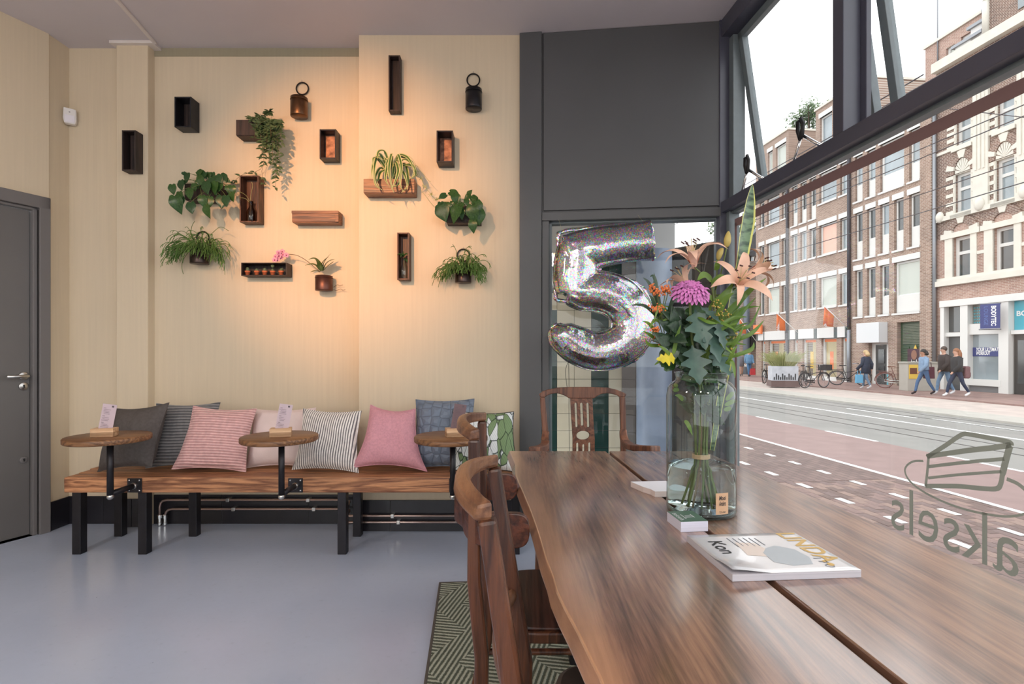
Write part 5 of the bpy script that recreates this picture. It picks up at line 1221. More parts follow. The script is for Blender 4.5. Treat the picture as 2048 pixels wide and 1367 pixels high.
def lobed(t, base, tip, wd, nrm, mt=M_LOBE, droop=.0):
    base, tip = Vector(base), Vector(tip); y = tip-base; L = y.length; y.normalize(); z = Vector(nrm); z = (z-y*z.dot(y)).normalized(); x = y.cross(z)
    half = [(0,.05),(.08,.10),(.14,.30),(.20,.62),(.27,.78),(.30,.55),(.33,.34),(.40,.60),(.48,.95),(.55,1.0),(.56,.68),(.60,.36),(.68,.52),(.76,.62),(.80,.42),(.84,.26),(.92,.20),(1.0,.0)]
    m = MB(); vs = []
    for t_, w_ in half:
        for s in (-1,-.5,0,.5,1):
            q = base+y*(t_*L+(-.05*L*abs(s)*w_ if 0 < t_ < 1 else 0))+x*s*w_*wd/2+z*(abs(s)*w_*wd*.10-droop*L*t_*t_)
            vs.append(q)
    m.add(vs, [(i*5+j,i*5+j+1,i*5+j+6,i*5+j+5) for i in range(len(half)-1) for j in range(4)], None, True); m.build('leaf', mt, t, world=True)
for b_, e, w_, n in (((1390,618),(1412,700),.085,(-.2,-1,.3)),((1412,640),(1440,726),.075,(.3,-1,.2)),((1384,690),(1400,770),.085,(-.1,-1,.2)),((1418,700),(1462,752),.06,(.3,-1,.4)),((1400,612),(1442,646),.05,(.2,-.5,1)),((1432,640),(1450,700),.05,(.4,-1,.1))):
    lobed(t, fp(*b_,.05), fp(*e,.085), w_, n)
# snake plant leaf
def snakemat():
    m_, nt, b_ = NT('snake_leaf'); uv = node(nt, 'ShaderNodeUVMap'); sp = node(nt, 'ShaderNodeSeparateXYZ'); nt.links.new(uv.outputs[0], sp.inputs[0])
    n = node(nt, 'ShaderNodeTexNoise', i_Scale=42.0, i_Detail=3.0); nt.links.new(coords(nt, (.5,.5,2)), n.inputs['Vector'])
    g = ramp(nt, n.outputs[0], [(.42,lin((46,72,50))),(.58,lin((104,132,96)))])
    mk = ramp(nt, sp.outputs[0], [(.0,(1,1,1)),(.09,(1,1,1)),(.12,(0,0,0)),(.88,(0,0,0)),(.91,(1,1,1))])
    nt.links.new(mixc(nt, mk, g, lin((206,206,112))), b_.inputs['Base Color']); b_.inputs['Roughness'].default_value = .35; return m_
t = thing('snake_plant_leaf', 'tall mottled snake plant leaf with yellow edges in the vase', 'leaf', VC+Vector((.02,.02,.02)))
P = [(1505,368,-.02),(1500,400,-.02),(1494,440,-.02),(1487,480,-.02),(1478,540,-.01),(1466,600,0),(1458,660,.0),(1452,720,0),(1440,800,0),(1424,900,.0)]
Wd = [.001,.030,.050,.050,.040,.034,.034,.032,.02,.012]
Q = [fp(*p) for p in P]; Q = spline(Q,4); k = len(Q); ww = []
for i in range(k): f_ = i/(k-1)*(len(Wd)-1); j = min(int(f_),len(Wd)-2); ww.append(Wd[j]+(Wd[j+1]-Wd[j])*(f_-j))
m = MB(); cols = 5; vs = []
for i, p in enumerate(Q):
    tt = (Q[min(i+1,k-1)]-Q[max(i-1,0)]).normalized(); N = Vector((.15+.35*math.sin(i*.12),-1,.1)); N = (N-tt*N.dot(tt)).normalized(); sd = tt.cross(N)
    for j in range(cols): s_ = -1+2*j/(cols-1); vs.append(p+sd*s_*ww[i]/2+N*(s_*s_)*ww[i]*.14)
m.add(vs, [(i*cols+j,i*cols+j+1,(i+1)*cols+j+1,(i+1)*cols+j) for i in range(k-1) for j in range(cols-1)], None, True)
o = m.build('blade', snakemat(), t, world=True); uvl = o.data.uv_layers.new(name='UVMap')
for lp_ in o.data.loops: uvl.data[lp_.index].uv = ((lp_.vertex_index % cols)/(cols-1), (lp_.vertex_index//cols)/k)
# orange milkweed sprays
for label, heads, a, root in (('orange milkweed spray at the left of the bouquet',[(1302,576),(1314,584),(1331,577),(1336,582)],4.4,(1318,640)),('orange milkweed spray below the first, beside the balloon',[(1308,618),(1320,616),(1312,660),(1316,680)],5.0,(1330,690))):
    t = thing('milkweed', label, 'flower', VC+Vector((-.02,-.02,.02)), group='orange milkweed in the vase'); m = MB(); s_ = MB()
    for hx, hy in heads:
        for q in range(26):
            c_ = fp(hx+rgb.gauss(0,5), hy+rgb.gauss(0,4), .02+rgb.uniform(-.012,.012)); m.sphere(c_, rgb.uniform(.002,.0038), 5, 4)
        s_.tube(bez(fp(*root,.0), fp((hx+root[0])/2+4,(hy+root[1])/2,.01), fp(hx,hy+2,.02),6), .0014, 5)
    o = m.build('florets', M_ORANGE, t, world=True); o['kind'] = 'stuff'; stem_to_base(s_, fp(*root,0), .0025, a); s_.build('stem', M_STEMG, t, world=True)
    S = [[(1318,640,0),(1305,600,.02),(1298,590,.02)],[(1320,620,0),(1300,570,.01),(1286,555,.02)],[(1312,600,0),(1310,570,.0),(1308,545,.0)],[(1320,640,0),(1290,612,.02),(1262,610,.03)],[(1330,650,0),(1345,600,.02),(1360,572,.02)],[(1325,650,0),(1310,560,-.02),(1300,553,-.02)]] if a < 4.5 else [[(1330,690,0),(1300,650,.02),(1284,642,.03)],[(1330,690,0),(1300,670,.02),(1286,662,.03)],[(1335,690,0),(1300,690,.02),(1290,676,.03)],[(1330,650,0),(1310,640,.02),(1300,655,.03)],[(1340,640,0),(1322,610,.02),(1308,640,.03)]]
    leafset(t, S, M_DKLEAF if a < 4.5 else M_GRASS, .011)
# roses
t = thing('rose', 'dark red rose half hidden behind the chrysanthemum', 'flower', VC+Vector((0,.01,.02)))
for c_ in ((1398,634),(1409,652)):
    m = MB()
    for q in range(16):
        a = q*2.4; r_ = .004+.0012*q; A = aim(fp(*c_,.0), (-.1,-.7,.6)); d = Vector((math.cos(a),math.sin(a),0)); sd = Vector((-d.y,d.x,0)); z0_ = .012-.0008*q
        m.add([d*r_-sd*.010+Vector((0,0,-.012)), d*r_+sd*.010+Vector((0,0,-.012)), d*(r_+.003)+sd*.012+Vector((0,0,z0_)), d*(r_+.0045)+Vector((0,0,z0_+.004)), d*(r_+.003)-sd*.012+Vector((0,0,z0_))], [(0,1,2,3,4)], A, True)
    m.build('bloom', M_ROSE, t, world=True, solid=.0008)
m = MB(); stem_to_base(m, fp(1404,655,0), .003, 2.8); m.build('stem', M_STEMG, t, world=True)
# salal branch (dark round leaves) and a yellowed leaf
t = thing('salal_branch', 'branch of dark rounded leaves at the lower left of the bouquet', 'foliage', VC+Vector((-.03,-.03,.02)))
m = MB(); stem_to_base(m, fp(1335,650,.03), .0028, 3.9, fp(1352,700,.02)); m.build('stem', M_STEMB, t, world=True)
OVAL = leaf_mesh('oval_leaf', *heart(1,.6,.2,.25), M_DKLEAF)
for b_, e in (((1345,660),(1322,640)),((1350,655),(1352,612)),((1345,680),(1310,678)),((1340,690),(1312,662)),((1350,690),(1342,725)),((1345,670),(1365,640)),((1355,660),(1372,690)),((1330,700),(1322,725)),((1350,640),(1330,620)),((1360,700),(1385,735)),((1365,690),(1350,650)),((1372,715),(1412,745)),((1410,715),(1425,745)),((1405,690),(1432,690)),((1430,690),(1440,730))):
    place_leaf(t, OVAL, fp(*b_,.03), fp(*e,.05), (rgb.uniform(-.4,.4),-1,rgb.uniform(.0,.6)), None)
lobed(t, fp(1352,716,.04), fp(1312,718,.06), .045, (0,-1,.3), M_YELL)
# filler sprigs and blade leaves
t = thing('filler_sprig', 'spray of tiny yellow filler flowers beside the tall leaf', 'foliage', VC+Vector((.02,-.02,.02)))
m = MB(); s_ = MB(); stem_to_base(s_, fp(1442,700,.01), .002, .2)
for hx, hy in ((1432,640),(1440,620),(1448,650),(1436,665),(1450,680),(1444,605),(1455,630),(1428,615),(1440,690),(1462,700),(1432,705),(1420,720),(1470,670)):
    s_.tube(bez(fp(1442,700,.01), fp((hx+1442)/2,(hy+700)/2-6,.01), fp(hx,hy,.02),5), .0009, 4)
    for q in range(9): m.sphere(fp(hx+rgb.gauss(0,4),hy+rgb.gauss(0,7),.02+rgb.uniform(-.01,.01)), rgb.uniform(.0016,.003), 5, 4)
o = m.build('florets', M_FILL, t, world=True); o['kind'] = 'stuff'; s_.build('stem', M_STEMG, t, world=True)
t = thing('blade_foliage', 'bunch of long narrow green blades on the right of the bouquet', 'foliage', VC+Vector((.03,0,.02)))
m = MB(); stem_to_base(m, fp(1450,720,0), .003, .9); m.build('stem', M_STEMG, t, world=True)
for q in ([(1440,680,0),(1465,650,.03),(1480,625,.04),(1492,612,.05)],[(1450,690,0),(1470,660,.02),(1500,650,.03),(1522,606,.03)],[(1455,670,0),(1480,630,.03),(1512,594,.03)],[(1450,700,0),(1465,690,.03),(1478,672,.04),(1488,650,.04)],[(1452,740,0),(1462,710,.03),(1475,690,.04)],[(1448,690,.0),(1500,668,.02),(1528,640,.02)],[(1396,634,.06),(1416,644,.08),(1436,647,.08)],[(1456,715,.0),(1500,700,.02),(1508,684,.02)],[(1445,660,0),(1480,620,.02),(1520,612,.03)],[(1430,705,.04),(1440,690,.06),(1452,672,.06)],[(1450,730,.02),(1462,722,.04),(1468,740,.05),(1470,756,.05)],[(1410,720,.03),(1425,700,.05),(1432,690,.05)],[(1420,740,.03),(1395,735,.05),(1380,745,.06)],[(1350,720,.03),(1330,700,.05),(1316,690,.05)]):
    strap(t, [fp(*p) for p in q], .012, M_GRASS, nrm=(.2,-1,.5))
t = thing('leafy_filler', 'mixed green leaves packed around the stems at the vase mouth', 'foliage', VC+Vector((0,.02,.02)))
m = MB(); stem_to_base(m, fp(1392,690,-.02), .003, 5.6); stem_to_base(m, fp(1372,700,-.02), .003, 6.0); stem_to_base(m, fp(1420,690,-.03), .003, .4); m.build('stems', M_STEMG, t, world=True)
for q in range(60):
    a = rgb.uniform(0,6.28); px_, py_ = rgb.gauss(1390,30), rgb.uniform(625,748); L = rgb.uniform(.035,.07); b0 = fp(px_,py_,rgb.uniform(-.06,.05)); d = Vector((rgb.uniform(-1,1),rgb.uniform(-.6,.2),rgb.uniform(-.5,.9))).normalized()
    place_leaf(t, rgb.choice((OVAL,OVAL,HEARTS[0])), b0, b0+d*L, (rgb.uniform(-.5,.5),-1,rgb.uniform(0,.7)))
for q in range(26):
    px_, py_ = rgb.uniform(1330,1450), rgb.uniform(640,745); b0 = fp(px_,py_,rgb.uniform(-.03,.05)); d = Vector((rgb.uniform(-1,1)+(px_-1395)/60,-.2,rgb.uniform(-.2,1))).normalized(); L = rgb.uniform(.05,.10)
    strap(t, [b0, b0+d*L*.5+Vector((0,0,.008)), b0+d*L], .011, M_GRASS, nrm=(0,-1,.5))
for q in ((1356,772,1342,768),(1358,778,1340,782),(1366,800,1350,790),(1452,800,1475,775),(1450,810,1480,795),(1448,820,1470,812),(1370,840,1385,870)):
    strap(t, [fp(q[0],q[1],.03),fp((q[0]+q[2])/2,(q[1]+q[3])/2-3,.04),fp(q[2],q[3],.045)] if q[2] < 1460 and q[2] > 1345 else [fp(q[0],q[1],.0),fp((q[0]+q[2])/2,(q[1]+q[3])/2,.0),fp((q[0]+2*q[2])/3,(q[1]+2*q[3])/3,.0)], .012, M_GRASS)
for q in range(34):
    b0 = VC+Vector((rgb.gauss(0,.026), rgb.gauss(0,.022), rgb.uniform(.27,.385))); d = Vector((rgb.uniform(-1,1),rgb.uniform(-1,.4),rgb.uniform(-.9,.5))).normalized(); L = rgb.uniform(.03,.05)
    e = b0+d*L; r2 = math.hypot(e.x-VC.x, e.y-VC.y)
    if r2 < VR-.012 and e.z < VC.z+.36: place_leaf(t, OVAL, b0, e, (rgb.uniform(-.5,.5),-1,rgb.uniform(0,.7)))
# twine around the stems
m = MB(); P = []
for i in range(80): a = i*2*math.pi/16; P.append(VC+Vector((.0235*math.cos(a), .0235*math.sin(a), .150+.012*i/80)))
m.tube(P, .0016, 5); one('twine', m, M_TWINE, 'beige twine tied around the stems in the vase', 'twine')
# ---------------- the number balloon ----------------
def holomat():
    m_, nt, b_ = NT('holographic_foil'); b_.inputs['Metallic'].default_value = 1.0; b_.inputs['Roughness'].default_value = .14
    v = node(nt, 'ShaderNodeTexVoronoi', i_Scale=210.0); nt.links.new(coords(nt), v.inputs['Vector'])
    sp = node(nt, 'ShaderNodeSeparateColor'); nt.links.new(v.outputs['Color'], sp.inputs[0])
    hs = node(nt, 'ShaderNodeCombineColor', mode='HSV'); nt.links.new(sp.outputs[0], hs.inputs[0]); hs.inputs[1].default_value = .75; hs.inputs[2].default_value = 1.0
    n = node(nt, 'ShaderNodeTexNoise', i_Scale=7.0, i_Detail=2.0); nt.links.new(coords(nt), n.inputs['Vector'])
    gt = node(nt, 'ShaderNodeMath', operation='GREATER_THAN'); nt.links.new(sp.outputs[1], gt.inputs[0])
    th = node(nt, 'ShaderNodeMapRange'); nt.links.new(n.outputs[0], th.inputs[0]); th.inputs[1].default_value = .35; th.inputs[2].default_value = .65; th.inputs[3].default_value = .85; th.inputs[4].default_value = .25
    nt.links.new(th.outputs[0], gt.inputs[1])
    nt.links.new(mixc(nt, gt.outputs[0], lin((164,160,164)), hs.outputs[0]), b_.inputs['Base Color'])
    nm = node(nt, 'ShaderNodeTexNoise', i_Scale=9.0, i_Detail=3.0); nt.links.new(coords(nt), nm.inputs['Vector'])
    vb = node(nt, 'ShaderNodeMath', operation='MULTIPLY_ADD'); nt.links.new(sp.outputs[2], vb.inputs[0]); vb.inputs[1].default_value = .05; nt.links.new(nm.outputs[0], vb.inputs[2])
    bumpn(nt, b_, vb.outputs[0], .35, .02); return m_
BY = 3.27; bc = W(1205,595,BY)
t = thing('number_balloon', 'silver holographic foil balloon shaped like the number five', 'balloon', (bc.x,BY,bc.z-.46))
def bp(px, py): p = W(px, py, BY); return Vector((p.x, BY, p.z))
ru = 1/F*BY
m = MB()
def sweep(P, hw, dep):
    Q = spline([bp(*p) for p in P], 8); k = len(Q); H = []
    for i in range(k): f_ = i/(k-1)*(len(hw)-1); j = min(int(f_),len(hw)-2); H.append((hw[j]+(hw[j+1]-hw[j])*(f_-j))*ru)
    n = 20; vs = []; fs = []
    for i, p in enumerate(Q):
        tt = (Q[min(i+1,k-1)]-Q[max(i-1,0)]).normalized(); sd = Vector((-tt.z,0,tt.x))
        for j in range(n):
            a = 2*math.pi*j/n; vs.append(p+sd*math.cos(a)*H[i]+Vector((0,1,0))*math.sin(a)*min(H[i],dep))
    for i in range(k-1):
        for j in range(n): fs.append((i*n+j, i*n+(j+1)%n, (i+1)*n+(j+1)%n, (i+1)*n+j))
    fs += [list(range(n))[::-1], [(k-1)*n+j for j in range(n)]]; m.add(vs, fs, None, True)
sweep([(1136,512),(1180,498),(1240,488),(1285,482),(1303,480)], [44,42,39,39,42], .095)
sweep([(1152,486),(1152,520),(1150,560),(1149,588)], [36,45,45,38], .095)
sweep([(1136,578),(1165,583),(1205,584),(1240,598),(1263,625),(1266,655),(1250,683),(1218,699),(1185,702),(1150,688),(1120,668),(1108,652)], [30,40,43,45,45,44,42,41,40,39,31,12], .095)
body = m.build('foil_body', holomat(), t, world=True)
q = body.modifiers.new('remesh','REMESH'); q.mode = 'VOXEL'; q.voxel_size = .008; q.use_smooth_shade = True
q = body.modifiers.new('smooth','SMOOTH'); q.factor = .6; q.iterations = 5
seam_px = [(1116,474),(1124,462),(1200,452),(1262,448),(1296,446),(1300,470),(1303,500),(1308,518),(1290,516),(1230,517),(1205,523),(1196,540),(1205,551),(1250,556),(1290,580),(1306,625),(1306,660),(1290,700),(1262,725),(1220,735),(1170,732),(1125,712),(1104,680),(1103,655),(1115,648),(1135,652),(1170,668),(1195,676),(1225,668),(1232,645),(1222,622),(1190,610),(1120,602),(1110,590),(1112,540)]
def seamring(off):
    out = []; c_ = bp(1205,595)
    for p in spline([bp(*p) for p in seam_px+[seam_px[0]]], 6)[:-1]: out.append(p)
    return out
S_ = seamring(0); k = len(S_); sm_ = MB(); vs = []
for i, p in enumerate(S_):
    tt = (S_[(i+1)%k]-S_[i-1]).normalized(); n = Vector((-tt.z,0,tt.x)); w_ = .008+.003*math.sin(i*1.9); vs += [p-n*.016, p+n*w_+Vector((0,.002*math.sin(i*2.3),0))]
sm_.add(vs, [(2*i,2*i+1,(2*i+3)%(2*k),(2*i+2)%(2*k)) for i in range(k)], None, True); sm_.build('seam_flange', MATS['holographic_foil'], t, world=True, solid=.001)
m = MB(); m.tube(spline([bp(1137,722),bp(1131,740),bp(1133,765),bp(1137,790)],5), .0016, 5); m.build('ribbon_tail', M_BLK, t, world=True)
m = MB(); m.tube(spline([bp(1137,722),bp(1138,760),bp(1138,830),bp(1139,930)],5), .0016, 5); m.build('ribbon_tail', M_BLK, t, world=True)
m = MB(); m.tube([bp(1290,448), Vector((bp(1290,448).x, 3.455, 2.10))], .0008, 4); m.tube([bp(1125,464), Vector((bp(1125,464).x, 3.55, 2.10))], .0008, 4); m.build('hanging_thread', M_FIL, t, world=True)
# ---------------- porch behind the end window ----------------
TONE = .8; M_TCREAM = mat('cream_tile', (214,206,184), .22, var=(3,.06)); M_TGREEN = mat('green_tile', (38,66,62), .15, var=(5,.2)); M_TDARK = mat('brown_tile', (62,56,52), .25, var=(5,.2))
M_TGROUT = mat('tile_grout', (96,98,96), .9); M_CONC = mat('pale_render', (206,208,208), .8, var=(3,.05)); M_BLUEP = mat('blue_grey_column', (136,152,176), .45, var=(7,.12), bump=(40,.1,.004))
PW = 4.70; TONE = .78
pw = struct('wall_porch', MB().box((.0,PW+.012,STREET),(1.20,PW+.15,3.2)), M_TGROUT)
m = MB(); m.box((.0,PW,W(0,517,PW).z),(1.20,PW+.02,3.2)); m.build('render_band', M_CONC, pw)
T = .1525; xg = (1114-HX)/F*PW; zg = W(0,620,PW).z; px2 = lambda x: x*F/PW+HX
tiles = {}
for i in range(-3, 7):
    x0 = xg+i*T
    if x0 < .02 or x0+T > 1.20: continue
    for j in range(-14, 4):
        z0 = zg+(j)*T if j >= 0 else zg+j*T
        zt = z0+T; pc_ = px2(x0+T/2); py_ = HY-(z0+T/2-EYE)*F/PW
        if py_ < 517: continue
        if py_ < 587: mt = M_TGREEN
        elif py_ < 620: mt = M_TCREAM
        else: mt = M_TGREEN if (pc_ < 1113 or 1182 < pc_ < 1216) else (M_TCREAM if pc_ < 1243 else M_TDARK)
        key = mt.name
        if key not in tiles: tiles[key] = MB().box((.0015,-.003,.0015),(T-.0015,.006,T-.0015)).build('tile', mt, pw, M=Matrix.Translation((x0,PW+.004,z0)), bevel=.0012)
        else:
            o = tiles[key].copy(); COL.objects.link(o); o.parent = pw; o.matrix_local = Matrix.Translation((x0,PW+.004,z0))
xs0 = (1243-HX)/F*PW
sw = MB().box((0,0,STREET),(1.0,.05,2.05)); SWM = frame_at((xs0,PW-.02,0), (.30,-.35,0)); sw_o = struct('wall_porch_side', sw, M_TGROUT, M=SWM)
for i in range(6):
    for j in range(-14,4):
        z0 = zg+j*T
        if z0+T > 2.04: continue
        if i == 0 and j == -14: base_t = MB().box((.0015,-.004,.0015),(T-.0015,.004,T-.0015)).build('tile', M_TDARK, sw_o, M=Matrix.Translation((i*T,-.002,z0)))
        else: o = base_t.copy(); COL.objects.link(o); o.parent = sw_o; o.matrix_local = Matrix.Translation((i*T,-.002,z0))
a_, b_ = W(1276,500,4.25), W(1346,500,4.25); r_ = (b_.x-a_.x)/2
m = MB(); m.lathe([(r_,STREET),(r_,a_.z)], 32, Matrix.Translation(((a_.x+b_.x)/2,4.25+r_*.3,0))); struct('porch_column', m, M_BLUEP)
m = MB(); m.box((.78,4.2,a_.z),(b_.x,4.6,3.2)); m.box((.0,3.9,2.62),(b_.x,4.8,2.8)); struct('porch_beam', m, M_CONC)
# ---------------- street ----------------
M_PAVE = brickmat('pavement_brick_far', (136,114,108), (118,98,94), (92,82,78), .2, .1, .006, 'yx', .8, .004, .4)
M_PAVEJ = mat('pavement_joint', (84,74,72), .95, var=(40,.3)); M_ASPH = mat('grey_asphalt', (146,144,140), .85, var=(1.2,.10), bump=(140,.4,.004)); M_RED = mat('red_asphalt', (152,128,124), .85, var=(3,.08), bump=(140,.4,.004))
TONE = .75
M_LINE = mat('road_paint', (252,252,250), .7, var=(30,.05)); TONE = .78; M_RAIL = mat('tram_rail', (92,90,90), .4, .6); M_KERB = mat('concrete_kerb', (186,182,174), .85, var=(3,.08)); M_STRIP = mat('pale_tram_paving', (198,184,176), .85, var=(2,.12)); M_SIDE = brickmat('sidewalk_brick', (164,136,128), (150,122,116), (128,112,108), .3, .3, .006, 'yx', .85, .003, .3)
MS = frame_at((0,0,STREET), (1,.118,0)); cn = lambda c: c/1.00694
def ground(name, c0, c1, z, mt, y0=-14, y1=95):
    return struct(name, MB().box((cn(c0),y0,z-.15),(cn(c1),y1,z)), mt, M=MS)
pv = struct('pavement', MB().box((cn(1.55),-14,-.2),(cn(5.92),95,-.012)), M_PAVEJ, M=MS)
m = MB(); m.box((cn(1.55),-14,-.012),(cn(3.55),95,0)); m.box((cn(3.55),6.34,-.012),(cn(5.92),95,0)); m.box((cn(3.55),-14,-.012),(cn(5.92),3.6,0)); m.build('brick_field', M_PAVE, pv)
M_BRK = [mat('clinker_brick_%s' % n, c, .8, var=(25,.15)) for n, c in (('rose',(140,116,110)),('mauve',(126,106,102)),('brown',(118,98,92)),('pale',(150,126,116)))]
bm_ = [MB().box((.003,.003,-.04),(.107,.203,0)).build('brick', q, pv, M=Matrix.Translation((cn(3.55),3.6,0)), bevel=.003) for q in M_BRK]
rg = random.Random(9); n_b = 0
for i in range(22):
    for j in range(14):
        if n_b < 4: o = bm_[n_b]
        else: o = rg.choice(bm_).copy(); COL.objects.link(o); o.parent = pv
        n_b += 1
        o.matrix_local = Matrix.Translation((cn(3.55)+i*.107, 3.6+j*.2035-(.10 if i % 2 else 0), -.001-.004*rg.random()))
rd = ground('cycle_lane', 5.92, 8.0, 0, M_RED); ra = ground('roadway', 8.0, 13.1, 0, M_ASPH)
ground('kerb_strip', 13.1, 14.3, .05, M_KERB); ground('tram_platform', 14.3, 17.2, .05, M_STRIP); ground('far_sidewalk', 17.2, 21.9, .10, M_SIDE)
ground('far_ground', 21.9, 90, -.05, M_ASPH, -30, 150)
ground('near_ground', -60, 1.55, -.05, M_PAVE, 5.0, 150); ground('side_street', -60, 1.55, -.05, M_PAVE, -60, -4.0)
def mark(par, c, w_, y0, y1, z=.004, mt=M_LINE, nm='lane_line'): return MB().box((cn(c)-w_/2,y0,z-.004),(cn(c)+w_/2,y1,z)).build(nm, mt, par)
mark(rd, 5.93, .08, -10, 90); mark(ra, 10.9, .09, -10, 90)
for k in range(14): mark(ra, 8.0, .08, 1.4+k*2.55, 2.75+k*2.55, nm='lane_dash')
for c in (9.25,9.9,12.1,12.75): mark(ra, c, .05, -10, 90, .003, M_RAIL, 'tram_rail')
for k in range(10): mark(pv, 5.2, .075, 3.6+k*.62, 3.81+k*.62, nm='paving_dash')
for k in range(11): mark(pv, 4.42, .08, 3.3+k*.68, 3.52+k*.68, nm='paving_dash')
for k in range(2):
    mark(ra, 11.9+.25*k, .06, 12.2-2.6*k, 14.6-2.6*k, nm='lane_dash')
# ---------------- buildings across the street ----------------
FD = Vector((.1172,-.9931,0)); FO = Vector((17.03,37.0,STREET)); MF = frame_at(FO, FD)
def FY(px): return 21.395/((px-HX)/F+.118)
def FU(px): return (37.0-FY(px))/.9931
def FZ(px, py): return EYE-(py-HY)/F*FY(px)-STREET
M_BR1 = brickmat('brown_facade_brick', (176,148,132), (148,120,106), (206,194,182)); M_BR2 = brickmat('rose_facade_brick', (190,154,140), (166,130,118), (210,196,184)); M_BR3 = brickmat('dark_facade_brick', (142,112,100), (112,88,80), (204,192,180))
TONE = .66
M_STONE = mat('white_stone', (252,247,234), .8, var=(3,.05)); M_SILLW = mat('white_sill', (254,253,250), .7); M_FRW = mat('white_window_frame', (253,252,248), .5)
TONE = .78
M_FGL = mat('far_window_glass', (150,162,168), .06, var=(.5,.35), spec=1.0); M_FGLD = mat('far_window_dark', (66,72,74), .08, var=(.7,.35), spec=1.0); M_FGLW = mat('far_window_blind', (206,212,202), .4, spec=.8); M_FGLO = mat('far_window_orange', (244,190,168), .3, spec=.8)
M_CYAN = mat('cyan_glass', (86,186,206), .3); M_ZINC = mat('zinc_pipe', (160,164,170), .45, .5); M_PIPED = mat('black_pipe', (70,66,72), .5)
def fwin(par, u0, u1, z0, z1, glass, rec=.22, fr=.09, panel=None, cross=None, name='window'):
    w = sub(name, par, Matrix())
    m = MB(); y0, y1 = rec-.05, rec+.02
    m.box((u0,y0,z0),(u0+fr,y1,z1)); m.box((u1-fr,y0,z0),(u1,y1,z1)); m.box((u0+fr,y0,z1-fr),(u1-fr,y1,z1)); m.box((u0+fr,y0,z0),(u1-fr,y1,z0+fr))
    if cross: m.box((u0+fr,y0,cross-fr/2),(u1-fr,y1,cross+fr/2))
    m.build('frame', M_FRW, w)
    zb = z0
    if panel: MB().box((u0+fr*.6,y0-.02,z0+.02),(u1-fr*.6,y1-.02,panel)).build('panel', M_FRW, w); zb = panel
    MB().box((u0+fr*.5,rec,zb+fr*.3),(u1-fr*.5,rec+.015,z1-fr*.5)).build('pane', glass, w)
    return w
b1 = thing('apartment_building', 'long brown brick apartment block with white lintels across the street', 'building', M=MF)
UE = FU(1872)
R1, R2, R3 = (4.28,5.99), (7.27,9.0), (10.25,11.98)
wins = []   # u0,u1,z0,z1,panel,glass
A = [(1519,1528.5,'s'),(1534,1558.6,'b'),(1563.6,1574.6,'s')]; B = [(1583.5,1595,'s'),(1600.5,1613,'s'),(1619,1632,'s'),(1638.5,1673,'b'),(1680,1695,'s')]
rw = random.Random(4)
for px0, px1, kd in A+B:
    for r, (z0, z1) in enumerate((R1,R2,R3)):
        pn = None; zz = z0
        if r == 2 and px0 in (1583.5,1600.5,1619): zz = 9.55; pn = 10.35
        gl_ = M_FGLW if (r == 0 and kd == 'b') else (M_FGLO if (r == 1 and px0 == 1638.5) else (M_FGLD if (kd == 's' and rw.random() < .5) else M_FGL))
        wins.append((FU(px0),FU(px1),zz,z1,pn,gl_))
for px0, px1 in ((1709.6,1725),(1733.7,1750.8),(1760,1778)): wins.append((FU(px0),FU(px1),3.56,5.99,4.47,M_FGLD))
wins.append((FU(1788),FU(1839.5),3.56,5.99,4.40,M_FGLW))
for px0, px1 in ((1709.6,1725),(1733.7,1750.8),(1760,1778),(1788,1807),(1818,1839.5)): wins.append((FU(px0),FU(px1),6.57,9.0,7.5,M_FGLD if px0 != 1760 else M_FGL))
for px0, px1 in ((1709.6,1725),(1733.7,1750.8),(1818,1839.5)): wins.append((FU(px0),FU(px1),9.6,11.98,10.45,M_FGL))
wins.append((FU(1760),FU(1808),9.6,11.98,10.4,M_FGL))
shops = [(FU(a),FU(b),.0 if i else .0,2.5) for i,(a,b) in enumerate(((1523,1530),(1537,1575.5),(1587,1595),(1605,1632),(1643,1673),(1683,1696)))]
door_o = (FU(1737),FU(1776.5),.0,2.2); gar_o = (FU(1794),FU(1839),.0,3.12)
m = MB(); wall_open(m, 0, UE-.28, 0, 13.3, [w_[:4] for w_ in wins]+[(a,b,c,d) for a,b,c,d in shops]+[door_o,gar_o], .25, 0, 1)
m.add([(0,0,0),(0,9,0),(0,9,13.3),(0,0,13.3)], [(0,1,2,3)]); m.add([(0,0,13.3),(UE-.28,0,13.3),(UE-.28,9,13.3),(0,9,13.3)], [(0,1,2,3)])
m.build('wall', M_BR1, b1)
m = MB(); m.box((UE-.28,-.22,0),(UE-.04,9,13.3)); m.build('end_pier', M_BR1, b1)
m = MB(); m.box((-.05,-.06,13.3),(UE-.04,.1,13.42)); m.build('roof_edge', M_STONE, b1)
lint = {}
for u0,u1,z0,z1,pn,gl_ in wins:
    fwin(b1, u0+.03, u1-.02, z0, z1, gl_, .16, .10 if u1-u0 > .9 else .07, pn)
    MB().box((u0-.08,-.035,z1),(u1+.04,.1,z1+.27)).build('lintel', M_SILLW, b1)
    MB().box((u0-.08,-.07,z0-.09),(u1+.04,.1,z0)).build('sill', M_SILLW, b1)
